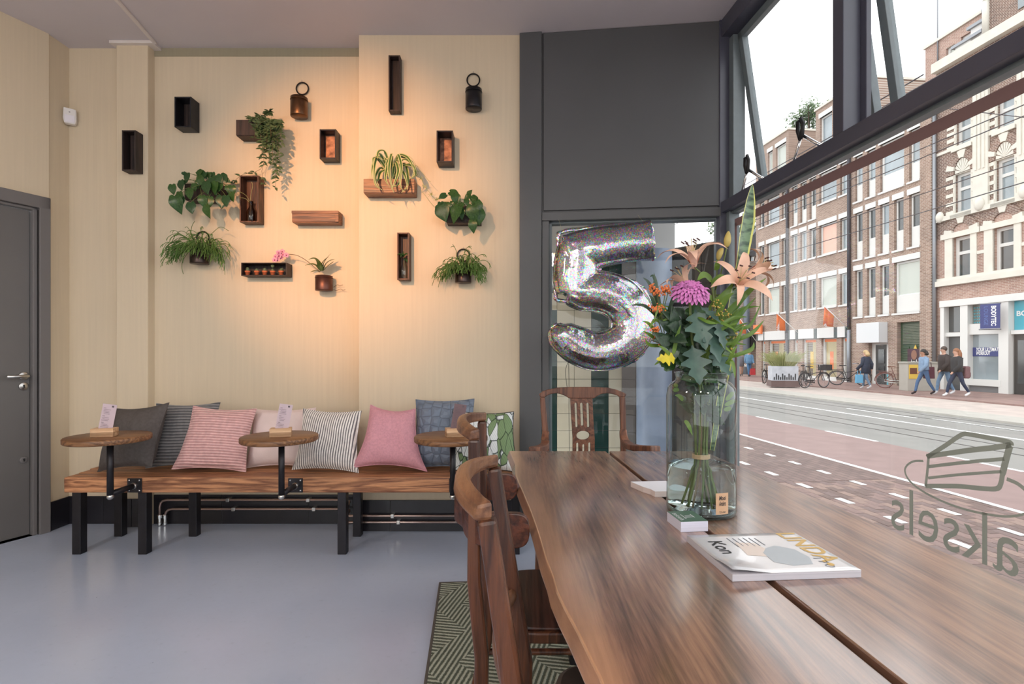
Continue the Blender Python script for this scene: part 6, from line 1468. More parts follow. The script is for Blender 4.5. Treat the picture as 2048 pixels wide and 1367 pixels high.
# top storeys set back in blocks
def block(par, ua, ub, z0, z1, dep, front, holes, mt=M_BR1):
    m = MB(); wall_open(m, ua, ub, z0, z1, holes, .2, front, 1)
    m.add([(ub,front,z0),(ub,front+dep,z0),(ub,front+dep,z1),(ub,front,z1)], [(0,1,2,3)]); m.add([(ua,front,z0),(ua,front+dep,z0),(ua,front+dep,z1),(ua,front,z1)], [(3,2,1,0)]); m.add([(ua,front,z1),(ub,front,z1),(ub,front+dep,z1),(ua,front+dep,z1)], [(0,1,2,3)])
    o = m.build('top_storey', mt, par); MB().box((ua-.05,front-.08,z1),(ub+.05,front+dep,z1+.12)).build('coping', M_STONE, par)
ha = [(FU(1521),FU(1528),13.6,15.0),(FU(1536),FU(1545),13.6,15.1),(FU(1552),FU(1572),13.6,15.1)]
block(b1, 0, FU(1577), 13.3, 15.75, 8, .0, ha)
hb = [(FU(1640),FU(1664),13.4,15.2),(FU(1690),FU(1712),13.4,15.2)]
block(b1, FU(1631.5), FU(1736), 13.3, 15.75, 8, .0, hb)
for h in ha+hb:
    fwin(b1, *h, M_FGLW if h in ha else M_FGL, .16, .09); MB().box((h[0]-.08,-.035,h[3]),(h[1]+.05,.1,h[3]+.26)).build('lintel', M_SILLW, b1)
hc_ = [(FU(1876),FU(1893),13.6,15.0),(FU(1905),FU(1925),13.6,15.1)]
hc_ = [(a-UE,b-UE,c,d) for a,b,c,d in hc_]
BLK2 = lambda: block(b2, FU(1835)-UE, FU(1990)-UE, 13.45, 15.55, 7, .4, hc_, M_BR2)
FW2 = lambda: [fwin(b2, h[0], h[1], h[2], h[3], M_FGLW, .55, .1, None, 14.5) for h in hc_]
m = MB(); 
for q in range(2): m.tube([(FU(1736)+.1,.3+0*q,13.4),(FU(1736)+.1,.3,14.4)] if q == 0 else [(FU(1736)+.1,.3,14.4),(FU(1835),.3,14.4)], .03, 6)
m.build('roof_railing', M_PIPED, b1)
m = MB(); m.tube([(FU(1861),.35,13.2),(FU(1861),.35,22)], .03, 6); m.build('mast', M_ZINC, b1)
for px, mt in ((1577,M_PIPED),(1701,M_PIPED)):
    m = MB(); m.tube([(FU(px),-.10,2.9),(FU(px),-.10,13.3)], .085, 8); m.build('drainpipe', mt, b1)
    m = MB(); m.tube([(FU(px),-.10,0.1),(FU(px),-.10,2.9)], .095, 8); m.build('drainpipe', M_PIPED if px == 1577 else M_ZINC, b1)
m = MB(); m.tube([(FU(1873.5),-.12,.3),(FU(1873.5),-.12,13.2)], .075, 8); m.build('drainpipe', M_ZINC, b1)
# shop front
M_CREAMIN = mat('glowing_shop_interior', (232,216,170), .8, emit=.25); M_DGREY = mat('fascia_divider', (96,104,104), .7); M_ORNG = mat('shop_orange', (255,142,84), .5); M_POST = mat('poster_yellow', (236,196,84), .5); M_INK2 = mat('white_lettering', (255,255,255), .5)  # cream shop back glows faintly to imitate a lit interior
edges_px = [(1519.5,1530),(1532.5,1573.5),(1583.5,1594),(1600.5,1631),(1638.5,1671.5),(1679,1694)]
for a, b in edges_px: MB().box((FU(a),-.14,2.52),(FU(b),.05,3.1)).build('fascia_panel', M_SILLW, b1)
MB().box((FU(1515),-.10,2.5),(FU(1695),.05,3.08)).build('fascia_back', M_DGREY, b1)
for i, (u0,u1,z0,z1) in enumerate(shops):
    w = sub('shop_window', b1, Matrix())
    m = MB(); m.box((u0,.12,.3),(u0+.1,.24,z1)); m.box((u1-.06,.12,.3),(u1,.24,z1)); m.box((u0,.12,z1-.05),(u1,.24,z1)); m.box((u0,.05,0),(u1,.24,.32)); m.build('frame', M_FRW, w)
    MB().box((u0+.1,.14,z1-.2),(u1-.06,.15,z1-.05)).build('sun_band', M_ORNG, w)
    MB().box((u0+.1,.20,.32),(u1-.06,.205,z1-.05)).build('pane', M_GLASS, w)
    MB().box((u0,1.3,.0),(u1,1.35,z1)).build('display_back', M_CREAMIN, w)
    if u1-u0 > 1:
        MB().box((u0+.35,.26,.75),(u0+.62,.27,1.75)).build('poster', M_POST if i == 3 else M_ORNG, w)
        m = MB()
        for q in range(5): m.cbox((u0+.6+q*(u1-u0-.9)/5,.7,.5+.1*(q%3)),(.18,.2,.4+.2*((q*7)%3)))
        m.build('display_goods', mat('goods_tint_%d' % i, ((196,70,60),(120,150,190),(210,160,60),(170,60,90),(90,120,110),(200,120,80))[i], .6), w)
# flags, lettered
def FP(px, py, off):                     # pixel on a plane standing off from the facade -> facade coordinates
    Y = (21.395-off*1.00694)/((px-HX)/F+.118); return MF.inverted() @ Vector(((px-HX)/F*Y, Y, EYE-(py-HY)/F*Y))
def flag(pa, pb, pc_, pd, pole, label):
    yo = .95; A_, B_, C_, D_ = FP(*pa,yo), FP(*pb,yo-.5), FP(*pc_,yo-.45), FP(*pd,yo); P0 = FP(*pole,.1)
    t = thing('shop_flag', label, 'flag', M=MF @ Matrix.Translation(P0), group='orange shop flags'); f = Matrix.Translation(-P0)
    MB().tube([P0, A_+(A_-P0)*.04], .022, 6).build('pole', M_FRW, t, M=f)
    nx = 8; vs = []
    for i in range(nx+1):
        s_ = i/nx; w_ = Vector((0,.05*math.sin(s_*7),0)); vs += [A_.lerp(B_,s_)+w_, D_.lerp(C_,s_)+w_*1.4]
    m = MB(); m.add(vs, [(2*i,2*i+1,2*i+3,2*i+2) for i in range(nx)], None, True); c_ = m.build('cloth', M_ORNG, t, M=f, solid=.006)
    h = (A_-D_).length; X_ = (B_+C_-A_-D_)/2; wd = X_.length; v_, f_ = text_geo('blokker', w=h*.72, h=wd*.36, bold=.02); m = MB(); upv = Vector((0,0,1)); X_.normalize()
    o = D_+X_*wd*.52+upv*h*.07+Vector((0,-.07,0)); m.add([o-X_*p.y+upv*p.x for p in v_], f_); m.build('lettering', M_INK2, c_)
flag((1553.5,626),(1569,641),(1570,661),(1552.5,660),(1596,665),'orange flag nearest the drainpipe on the brown block'); flag((1649,612),(1667,629),(1665,653),(1646,651),(1694,655),'larger orange flag left of the white sign box'); flag((1480,637),(1491,650),(1491,667),(1476,666),(1513,683),'farthest orange flag behind the bouquet')
# orange square sign and white sign box
t = thing('sign_board', 'square orange sign on the corner of the brown block', 'sign', M=MF @ Matrix.Translation((FU(1514),-.2,FZ(1514,668))))
m = MB(); s_ = FU(1530)-FU(1514); m.box((0,-.08,0),(s_*.95,.05,FZ(1514,650)-FZ(1514,668))); c_ = m.build('face', M_ORNG, t)
m = MB(); text_mb(m, 'blokker', Matrix.Translation((s_*.12,-.085,.06)) @ Matrix.Rotation(math.pi/2,4,'X'), w=s_*.7, h=.09); m.build('lettering', M_INK2, c_)
one_ = MB().box((0,-.5,0),(FU(1776)-FU(1730),-.01,1.0)); t = thing('sign_box', 'blank white light box over the dark shop door', 'sign', M=MF @ Matrix.Translation((FU(1730),0,2.17))); one_.build('box', mat('sign_white',(232,234,236),.5), t, bevel=.02)
# narrow door beside the box, garage shutter
M_BLKD = mat('dark_door', (58,58,58), .4); M_GREEND = mat('dark_green_paint', (62,84,62), .5); M_SHUT = mat('slatted_green', (104,112,96), .6)
w = sub('shop_door', b1, Matrix()); u0,u1,z0,z1 = door_o
ua, ub = FU(1744), FU(1766)
m = MB(); m.box((u0,.2,0),(ua,.25,z1)); m.box((ub,.2,0),(u1,.25,z1)); m.box((ua,.2,2.08),(ub,.25,z1)); m.build('frame', M_FRW, w)
m = MB(); m.box((ua,.21,.05),(ub,.24,2.08)); m.build('leaf', M_BLKD, w); MB().box((ua+.18,.19,1.15),(ub-.14,.2,1.85)).build('pane', M_FGLD, w); MB().box((ua+.18,.19,.3),(ub-.14,.2,1.0)).build('pane', M_FGLD, w)
MB().box((FU(1767.5),.19,.9),(FU(1776),.2,1.6)).build('notice', M_SILLW, w); MB().box((FU(1767),.18,.0),(FU(1776.5),.2,.68)).build('notice', M_CYAN, w)
w = sub('garage_front', b1, Matrix()); u0,u1,z0,z1 = gar_o
MB().box((u0,.2,0),(u1,.26,z1)).build('green_board', M_GREEND, w)
for q in range(13): MB().box((u0+.15,.16,2.08+q*.073),(u1-.05,.2,2.135+q*.073)).build('slat', M_SHUT, w)
for q in range(16): MB().box((u0+.12,.17,.15+q*.115),(u0+.48,.2,.24+q*.115)).build('slat', M_GREEND, w)
# poster on the garage
t = thing('poster', 'poster of a man in a bow tie on the green garage', 'poster', M=MF @ Matrix.Translation((FU(1809.5),.14,FZ(1809.5,733)-.0)))
s_ = FU(1838)-FU(1809.5); h = FZ(1809.5,697)-FZ(1809.5,733)
m = MB(); m.box((0,0,0),(s_,.02,h)); m.build('sheet', mat('poster_dark',(70,30,52),.5,var=(3,.5)), t)
def disc(c, rx, rz, y, n=18): return [(c[0]+rx*math.cos(2*math.pi*i/n), c[1]+rz*math.sin(2*math.pi*i/n)) for i in range(n)]
MB().prism(disc((s_*.47,h*.66),s_*.2,h*.27,0), -.006, -.002).build('print', mat('poster_skin',(150,104,84),.5), t)
MB().prism([(s_*.2,.0),(s_*.75,.0),(s_*.66,h*.42),(s_*.47,h*.3),(s_*.3,h*.42)], -.010, -.006).build('print', M_SILLW, t)
MB().prism([(s_*.32,h*.42),(s_*.32,h*.28),(s_*.47,h*.34),(s_*.62,h*.28),(s_*.62,h*.42),(s_*.47,h*.36)], -.014, -.010).build('print', M_BLK, t)
MB().prism([(s_*.44,h*1.0),(s_*.66,h*1.0),(s_*.56,h*1.22)], -.006, .02).build('print', M_POST, t)
# ---------------- ornate building on the right ----------------
b2 = thing('ornate_building', 'ornate brick house with white stone bands and shop windows below', 'building', M=MF @ Matrix.Translation((UE,0,0)))
BLK2(); FW2()
def bu(px): return FU(px)-UE
UR = bu(2048)+2.6; cw = bu(1987)-bu(1906)
def col(k, px0, px1, top, bot): return (bu(px0)+k*cw, bu(px1)+k*cw, FZ(px0,bot), FZ(px0,top))
rows2 = [(1906,1942,476,559.6,None),(1909,1943,350,430,None),(1911,1943,238,297.5,None)]
holes = []
for k in range(3):
    for r in rows2: holes.append(col(k, *r[:4]))
wins2 = list(holes)
shop_z = FZ(1890,612)
sh = [(bu(1888),bu(1930),.1,shop_z),(bu(1937),bu(2008),.1,shop_z),(bu(2020),UR-.3,.1,shop_z)]
m = MB(); wall_open(m, 0, UR, 0, 6.6, [h for h in holes if h[3] < 6.6]+sh, .3, 0, 1); m.build('lower_wall', M_BR2, b2)
m = MB(); wall_open(m, 0, UR, 6.6, 14.3, [h for h in holes if h[3] > 6.6], .3, 0, 1); m.add([(UR,0,0),(UR,8,0),(UR,8,14.3),(UR,0,14.3)], [(0,1,2,3)]); m.add([(0,0,14.3),(UR,0,14.3),(UR,8,14.3),(0,8,14.3)], [(0,1,2,3)]); m.build('upper_wall', M_BR3, b2)
for h in wins2: fwin(b2, h[0], h[1], h[2], h[3], M_FGL if h[2] > 6 else M_FGLD, .2, .13, None, h[2]+(h[3]-h[2])*.62)
def st(a, b, c, d, y=-.07, nm='stone_band', mt=M_STONE): return MB().box((a,y,c),(b,.05,d)).build(nm, mt, b2)
zb1 = FZ(1876,574); st(-.0, UR, zb1, zb1+.22, -.16); st(0, UR, zb1+.22, zb1+.34, -.08)
zb2 = FZ(1876,446); st(0, UR, zb2, zb2+.2, -.12)
zb3 = FZ(1876,318); st(0, UR, zb3+.1, zb3+.22, -.06)
st(0, UR, 13.9, 14.3, -.25, 'cornice'); st(0,UR,13.55,13.7,-.1)
for k in range(3):
    for ri, r in enumerate(rows2):
        u0,u1,z0,z1 = col(k, *r[:4])
        if ri == 0:
            for a, b in ((u0-.34,u0),(u1,u1+.26)): st(a, b, z0-.1, z1, -.05, 'stone_jamb')
            st(u0-.5, u1+.45, z1, z1+.22, -.09, 'stone_lintel'); st(u0-.3,u1+.25,z0-.12,z0,-.1,'stone_sill')
            if True: st(u1+.26, u1+.26+cw-(u1-u0)-.6, z0+.9, z0+1.03, -.03)
        else:
            st(u0-.1,u1+.08,z0-.14,z0,-.12,'stone_sill')
            for q in range(5):
                zz = z0+.05+q*(z1-z0)/4.6
                st(u0-.36, u0-.02, zz, zz+.15, -.04, 'quoin'); st(u1+.02, u1+.2, zz, zz+.15, -.04, 'quoin')
            for a, b in ((u0-.05,u0+.02),(u1-.02,u1+.05)): st(a,b,z0,z1,-.02,'stone_jamb')
        if ri < 2:
            # arch of brick with stone voussoirs and a carved shell inside
            cu_, hw, zc = (u0+u1)/2, (u1-u0)/2, z1+(.22 if ri == 0 else 0); rise = .34 if ri == 0 else .62
            n = 12
            def ar(f, th): a = math.pi*f; return (cu_+(hw*(.98)+th)*math.cos(a), zc+(rise+th*.9)*math.sin(a))
            for q in range(n):
                f0, f1 = q/n, (q+1)/n; stone = q in (1,5,6,10) if ri else q in (0,5,6,11)
                p = [ar(f0,0),ar(f1,0),ar(f1,.36 if stone else .32),ar(f0,.36 if stone else .32)]
                MB().prism(p, -.09 if stone else -.06, .06).build('voussoir', M_STONE if stone else M_BR3, b2)
            if ri == 1:
                for q in range(9):
                    f0, f1 = (q+.12)/9, (q+.88)/9; p = [(cu_,zc+.02),ar(f0,-.03),ar(f1,-.03)]
                    MB().prism(p, -.03, .06).build('shell_rib', M_STONE, b2)
                MB().box((u0,.0,z1-.02),(u1,.3,z1+.03)).build('tympanum', M_STONE, b2)
            else:
                p = [ar(i/12,-.02) for i in range(13)]; MB().prism(p, -.01, .05).build('tympanum', M_BR2, b2)
    ua = bu(1949)+k*cw; za, zb_ = zb2+.2, 13.5
    st(ua, ua+.62, za, zb_, -.10, 'pilaster')
    for q in range(3): st(ua+.1+q*.16, ua+.18+q*.16, za+1.5, zb_-.6, -.135, 'flute')
    MB().sphere((ua+.3,-.12,zb1+3.1),(.2,.13,.27),10,8).build('carved_head', M_STONE, b2)
MB().sphere((.28,-.1,zb1+3.0),(.18,.12,.24),10,8).build('carved_head', M_STONE, b2)
for px, py0, py1, pw_ in ((1906,97,133,1.1),(1937,59,97,1.1),(1967,21,60,1.1)):
    u = bu(px); MB().box((u,.1,FZ(px,py1)-.3),(u+pw_,1.3,FZ(px,py0))).build('parapet_block', M_SILLW, b2); MB().box((u-.1,.0,FZ(px,py0)),(u+pw_+.1,1.4,FZ(px,py0)+.12)).build('block_cap', M_ZINC, b2)
ug = bu(1993); m = MB(); gp = [(ug-.3,14.3),(ug+3.6,14.3),(ug+3.6,15.6),(ug+2.9,17.2),(ug+1.6,18.2),(ug+.4,17.2),(ug-.3,15.6)]; m.prism(gp, -.1, .5); m.build('gable', M_BR3, b2)
m = MB()
for i in range(2,7):
    p0, p1 = gp[i], gp[(i+1)%7]; m.tube([(p0[0],-.12,p0[1]),(p1[0],-.12,p1[1])], .13, 6)
m.build('gable_coping', M_STONE, b2)
MB().prism([(ug+1.65+.75*math.cos(math.pi*i/12), 15.6+.75*math.sin(math.pi*i/12)) for i in range(13)]+[(ug+.9,14.5),(ug+2.4,14.5)], -.14, -.09).build('gable_window', M_FGL, b2)
# shop: frames, glass, banner
def sbox(a, b, c, d, y0, y1, mt, nm): return MB().box((a,y0,c),(b,y1,d)).build(nm, mt, b2)
Z = FZ
for a, b in ((1886,1893.5),(1926,1941),(2003,2023)): sbox(bu(a),bu(b),0,shop_z+.1,-.14,.2,M_FRW,'shop_post')
sbox(bu(1886),UR,shop_z-.05,shop_z+.22,-.18,.2,M_FRW,'shop_beam')
sbox(bu(1893),bu(1926),Z(1893,673),Z(1893,665),-.05,.2,M_FRW,'transom_bar'); sbox(bu(1893),bu(1926),Z(1893,664),shop_z-.05,.1,.12,M_FGLD,'transom_pane'); sbox(bu(1893),bu(1926),0,Z(1893,673),.1,.14,mat('grey_shop_door',(92,94,96),.4),'shop_door')
zt = Z(1941,648); sbox(bu(1941),bu(2004),zt,shop_z-.05,.1,.12,mat('dotted_pane_base',(120,128,124),.2),'transom_pane')
m = MB(); du = (bu(2000)-bu(1943))/16
for i in range(15):
    for j in range(6): m.cbox((bu(1943)+du*(i+.5),.09,zt+.06+j*(shop_z-.12-zt)/6),(du*.5,.01,.055))
o = m.build('dot_print', M_CYAN, b2); o['kind'] = 'stuff'
sbox(bu(1941),bu(2004),Z(1941,669),zt,-.06,.2,M_FRW,'transom_panel')
zs = Z(1941,757); sbox(bu(1941),bu(2004),zs,Z(1941,669),.12,.13,M_FGL,'shop_pane'); sbox(bu(1938),bu(2008),zs-.25,zs,-.15,.2,M_FRW,'shop_sill'); sbox(bu(1934),bu(2008),0,zs-.25,-.06,.2,mat('grey_plinth',(128,128,130),.6),'plinth')
zb_ = Z(1941,712); zc_ = Z(1941,694.5); M_NAVY = mat('banner_navy', (52,66,128), .5)
o = sbox(bu(1941),bu(2004),zb_,zc_,.10,.118,M_NAVY,'window_banner')
m = MB(); wd = bu(2004)-bu(1941)
text_mb(m, 'YOUR ULTIMATE', Matrix.Translation((bu(1941)+wd*.12,.095,zb_+(zc_-zb_)*.56)) @ Matrix.Rotation(math.pi/2,4,'X'), w=wd*.76, h=.15, slant=.2, bold=.03)
text_mb(m, 'WORKOUT', Matrix.Translation((bu(1941)+wd*.12,.095,zb_+(zc_-zb_)*.14)) @ Matrix.Rotation(math.pi/2,4,'X'), w=wd*.46, h=.15, slant=.2, bold=.03); m.build('lettering', M_INK2, o)
sbox(bu(2024),UR-.3,Z(2024,660),shop_z-.06,.1,.13,M_CYAN,'cyan_pane'); m = MB(); text_mb(m, 'BODYTEC', Matrix.Translation((bu(2029),.09,Z(2029,632))) @ Matrix.Rotation(math.pi/2,4,'X'), w=1.3, h=.2, bold=.03); m.build('lettering', M_INK2, b2)
sbox(bu(2024),UR-.3,Z(2024,668),Z(2024,660),-.05,.2,M_FRW,'transom_bar')
sbox(bu(2026),bu(2026)+1.1,.05,Z(2026,668),.05,.12,M_BLKD,'shop_door'); sbox(bu(2034),bu(2034)+.7,.5,Z(2026,680),.03,.05,M_FGLD,'door_pane'); sbox(bu(2026)+1.15,UR-.3,.4,Z(2026,668),.1,.12,M_FGL,'shop_pane')
# hanging banner
t = thing('hanging_banner', 'navy vertical banner hanging from the ornate house', 'sign', M=MF @ Matrix.Translation((FU(1992),-.1,FZ(1992,657))))
hB = FZ(1992,609)-FZ(1992,657); wB = .62
A = Matrix.Rotation(math.radians(-38),4,'Z')
m = MB(); m.box((.05,-.012,0),(.05+wB,.012,hB)); c_ = m.build('cloth', M_NAVY, t, M=Matrix.Translation((-.1,-.55,0)) @ Matrix.Rotation(math.radians(18),4,'Z'))
m = MB(); v_, f_ = text_geo('BODYTEC', w=hB*.82, h=.16, bold=.03); m.add([(.05+wB*.56+p.y, -.016, hB*.92-p.x) for p in v_], f_); m.build('lettering', M_INK2, c_)
m = MB(); v_, f_ = text_geo('LOUNGE', w=hB*.76, h=.13, bold=-.01); m.add([(.05+wB*.2+p.y, -.016, hB*.90-p.x) for p in v_], f_); m.build('lettering', mat('pale_blue_lettering',(96,128,190),.5), c_)
m = MB(); m.tube([(.4,.1,hB+.03),(-.1,-.55,hB+.03)], .025, 6); m.tube([(.4,.1,-.03),(-.1,-.55,-.03)], .025, 6); m.build('bracket', M_ZINC, t)
# ---------------- houses further along the street ----------------
b3 = thing('far_house_row', 'low house row with dark mansard roof and skylights seen past the column', 'building', M=MF @ Matrix.Translation((FU(1476),0,0)))
Lr = FU(1476)-FU(1300); hs = []
for k in range(7):
    for z0 in (.6,3.6,6.2): hs.append((-Lr+.8+k*2.3, -Lr+2.0+k*2.3, z0+.3, z0+2.0))
hs = [h for h in hs if h[1] < -.2]
m = MB(); wall_open(m, -Lr, 0, 0, 8.5, hs, .2, 0, 1); m.add([(0,0,0),(0,8,0),(0,8,8.5),(0,0,8.5)], [(0,1,2,3)]); m.build('wall', M_BR2, b3)
for h in hs: fwin(b3, *h, M_FGL, .14, .12, None, h[2]+1.0)
MB().box((-Lr,-.25,8.2),(0.1,.1,8.9)).build('eave_band', M_SILLW, b3)
m = MB(); m.add([(-Lr,0,8.9),(0,0,8.9),(0,1.6,11.0),(-Lr,1.6,11.0),(-Lr,8,11.0),(0,8,11),(0,8,8.9)], [(0,1,2,3),(3,2,5,4),(1,6,5,2)]); rf = m.build('roof', mat('slate_roof',(104,108,116),.6,var=(6,.15)), b3)
for k in range(4):
    u = -Lr+1.5+k*2.9; m = MB(); A = Matrix.Translation((u,.55,9.55)) @ Matrix.Rotation(math.atan2(2.1,1.6)-math.pi/2,4,'X'); m.box((0,-.06,0),(1.2,.02,1.3), Matrix.Translation((u,.42,9.5)) @ Matrix.Rotation(-math.atan2(1.6,2.1),4,'X')); m.build('skylight', M_FGLW, rf)
b4 = thing('corner_house', 'narrow pinkish brick house beyond the side street', 'building', M=frame_at(W(1462,706,56)*1+Vector((0,0,STREET-EYE)), (1,.05,0)))
hs = [(.5+k*1.35, 1.2+k*1.35, z0, z0+1.7) for k in range(4) for z0 in (4.2,7.2,10.2)]
m = MB(); wall_open(m, 0, 6, 0, 13.5, hs, .2, 0, 1); m.add([(0,0,13.5),(6,0,13.5),(6,6,13.5),(0,6,13.5)], [(0,1,2,3)]); m.build('wall', M_BR2, b4)
for h in hs: fwin(b4, *h, M_FGL, .14, .1, None, h[2]+.9)
MB().box((.1,-.1,.1),(5.9,.05,3.2)).build('shop_front', mat('dark_shop_front',(70,72,74),.3), b4); MB().box((0,-.2,3.2),(6,.05,3.7)).build('fascia', M_SILLW, b4)
# ---------------- overhead tram wires ----------------
for k, (c, z) in enumerate(((12.0,6.37),(11.5,5.93),(12.4,5.35),(12.0,4.75),(9.2,6.4))):
    m = MB(); m.tube([(cn(c),4,z-STREET),(cn(c),70,z-STREET+.2)], .012, 5)
    o = m.build('overhead_wire', M_PIPED, M=MS); tag(o, ('highest','second highest','middle','lowest','nearest')[k]+' black overhead tram wire along the street', 'wire', 'overhead tram wires')
m = MB(); a_, b_ = W(1878,215,14), W(2060,236,12.5); m.tube([a_,b_], .01, 5); one('span_wire', m, M_PIPED, 'short span wire crossing in front of the ornate house', 'wire')
# ---------------- trees ----------------
M_TREE = leafmat('tree_leaf', (84,110,74), (128,150,104), .6, 2.0, .3); M_TRUNK = mat('tree_bark', (98,84,72), .9, var=(6,.3))
def tree(c, r, n, base, label, seed):
    rg = random.Random(seed); t = thing('tree', label, 'tree', base); m = MB()
    cl = [(Vector(c)+Vector((rg.gauss(0,.45),rg.gauss(0,.45),rg.gauss(0,.4)))*r, r*rg.uniform(.28,.5)) for _ in range(14)]
    for i in range(n):
        cc, rr = rg.choice(cl); d = Vector((rg.gauss(0,1),rg.gauss(0,1),rg.gauss(0,1))).normalized()*rr*rg.random()**.4; p = cc+d; s_ = rg.uniform(.12,.24)
        a = Vector((rg.gauss(0,1),rg.gauss(0,1),rg.gauss(0,1))).normalized(); b = a.orthogonal().normalized()
        m.add([p-a*s_,p+b*s_*.5,p+a*s_,p-b*s_*.5], [(0,1,2,3)])
    o = m.build('foliage', M_TREE, t, world=True); o['kind'] = 'stuff'
    m = MB(); m.tube([base, (Vector(base)+Vector(c))/2, Vector(c)], [.18,.13,.05], 8); 
    for q in range(5): cc, rr = cl[q]; m.tube([(Vector(base)+Vector(c)*2)/3, cc], .04, 5)
    m.build('trunk', M_TRUNK, t, world=True)
tree(W(1617,232,47), 2.0, 1700, W(1617,706,47)+Vector((0,0,STREET-EYE)), 'leafy tree rising behind the roof of the brown block', 1)
p = W(1500,452,44); tree(p, 1.7, 1500, (p.x,44,STREET), 'street tree at the corner of the brown block', 2)
# ---------------- people, walking on the far sidewalk ----------------
def gpos(px, py, dz=.10):
    Y = F*(EYE-STREET-dz)/(py-HY); return Vector(((px-HX)/F*Y, Y, STREET+dz))
def skinned(P, E, R, root, name):
    me = bpy.data.meshes.new(name); me.from_pydata([tuple(p) for p in P], E, []); o = bpy.data.objects.new(name, me); COL.objects.link(o)
    o.modifiers.new('skin', 'SKIN')
    for i, r in enumerate(R): o.data.skin_vertices[0].data[i].radius = r if isinstance(r, tuple) else (r, r)
    o.data.skin_vertices[0].data[root].use_root = True
    q = o.modifiers.new('s', 'SUBSURF'); q.levels = 2; q.render_levels = 2
    bpy.context.view_layer.update()
    out = bpy.data.meshes.new_from_object(o.evaluated_get(bpy.context.evaluated_depsgraph_get())); bpy.data.objects.remove(o); out.name = name
    for p in out.polygons: p.use_smooth = True
    return out
M_SKIN = mat('skin', (206,160,138), .6); M_SKIND = mat('skin_tan', (176,128,104), .6)
PM = {}
def pm(c, rough=.8):
    if c not in PM: PM[c] = mat('cloth_%02x%02x%02x' % c, c, rough, var=(14,.15))
    return PM[c]
def person(loc, ang, H, label, top, legs, shoe, hair, skin=M_SKIN, stride=.26, arm=.25, hairlen=0.0, jacket=None, lean=.03, skirt=None, bulk=1.0):
    s = H/1.75; J = {}
    J['pel'] = (0,0,.95); J['sp'] = (lean*.5,0,1.15); J['ch'] = (lean,0,1.34); J['nk'] = (lean*1.2,0,1.50); J['h0'] = (lean*1.5+.015,0,1.58); J['h1'] = (lean*1.5+.02,0,1.66); J['h2'] = (lean*1.5+.01,0,1.725)
    for sd, k in (('l',1),('r',-1)):
        J['sh'+sd] = (lean,.17*k,1.42); J['el'+sd] = (lean-.05+arm*.35*k,.215*k,1.14); J['wr'+sd] = (lean+.07+arm*.8*k,.20*k,.91); J['ha'+sd] = (lean+.10+arm*.95*k,.195*k,.82)
        f = stride*(-k)
        J['hi'+sd] = (0,.09*k,.90); J['kn'+sd] = (f*.55+.05,.095*k,.50); J['an'+sd] = (f*1.05-(.03 if f < 0 else 0),.09*k,.09+(.05 if f < 0 else 0)); J['to'+sd] = (f*1.05+.14,.10*k,.035+(.01 if f < 0 else 0))
    rad = {'pel':(.135,.11),'sp':(.125,.105),'ch':(.15,.115),'nk':.055,'h0':.07,'h1':.092,'h2':.06,'sh':.07,'el':.046,'wr':.034,'ha':.032,'hi':.09,'kn':.062,'an':.043,'to':.038}
    ks = list(J); P = [Vector(J[k])*s for k in ks]; R = [(lambda r: tuple(x*s*bulk for x in r) if isinstance(r, tuple) else r*s)(rad.get(k) or rad[k[:2]]) for k in ks]
    ix = {k:i for i,k in enumerate(ks)}; E = [('pel','sp'),('sp','ch'),('ch','nk'),('nk','h0'),('h0','h1'),('h1','h2')]
    for d in 'lr': E += [('ch','sh'+d),('sh'+d,'el'+d),('el'+d,'wr'+d),('wr'+d,'ha'+d),('pel','hi'+d),('hi'+d,'kn'+d),('kn'+d,'an'+d),('an'+d,'to'+d)]
    me = skinned(P, [(ix[a],ix[b]) for a,b in E], R, 0, 'body')
    for mt in (skin, pm(top), pm(legs), pm(shoe)): me.materials.append(mt)
    seg = [(P[ix[a]],P[ix[b]],a,b) for a,b in E]
    for p in me.polygons:
        c = p.center; best = None
        for a,b,ka,kb in seg:
            d = b-a; t_ = max(0,min(1,(c-a).dot(d)/d.length_squared)); dist = (a+d*t_-c).length
            if best is None or dist < best[0]: best = (dist,ka,kb,t_)
        ka, kb = best[1], best[2]
        if kb[:2] in ('h0','h1','h2') or kb[:2] == 'ha': p.material_index = 0
        elif kb[:2] == 'to' or (kb[:2] == 'an' and best[3] > .86): p.material_index = 3
        elif kb[:2] in ('hi','kn','an') : p.material_index = 2
        elif ka == 'ch' and kb == 'nk' and best[3] > .7: p.material_index = 0
        else: p.material_index = 1
    t = thing('person', label, 'person', loc, ang); o = bpy.data.objects.new('body', me); link(o, t)
    m = MB(); hx = lean*1.5*s
    m.sphere((hx-.008*s,0,1.685*s),(.105*s,.092*s,.10*s),14,10)
    if hairlen: m.tube([(hx-.05*s,0,1.70*s),(hx-.09*s,0,1.58*s),(hx-.10*s,0,(1.6-hairlen*.6)*s),(hx-.09*s,0,(1.6-hairlen)*s)], [.085*s,.10*s,.09*s,.045*s], 10)
    m.build('hair', pm(hair,.55), t)
    m = MB(); m.sphere((hx+.108*s,0,1.63*s),(.016*s,.012*s,.02*s),6,5); m.build('nose', skin, t)
    if jacket:
        zb, cl, wd = jacket; pr = [(.12*wd,1.47),(.175*wd,1.40),(.175*wd,1.2),(.165*wd,1.05),(.19*wd,zb)]
        m = MB(); m.lathe([(r*s,z*s) for r,z in pr], 20, Matrix.Translation((lean*.8*s,0,0)) @ Matrix.Diagonal((.82,1.12,1,1)), caps=False)
        for k in (1,-1):
            d = 'l' if k == 1 else 'r'; m.tube([P[ix['sh'+d]],P[ix['el'+d]],P[ix['wr'+d]]], [.085*s*wd,.062*s*wd,.052*s*wd], 10)
        m.build('jacket', pm(cl), t, solid=.01)
    return t, s
S = Vector((-.118,1,0)).normalized(); aS = math.atan2(S.y, S.x)
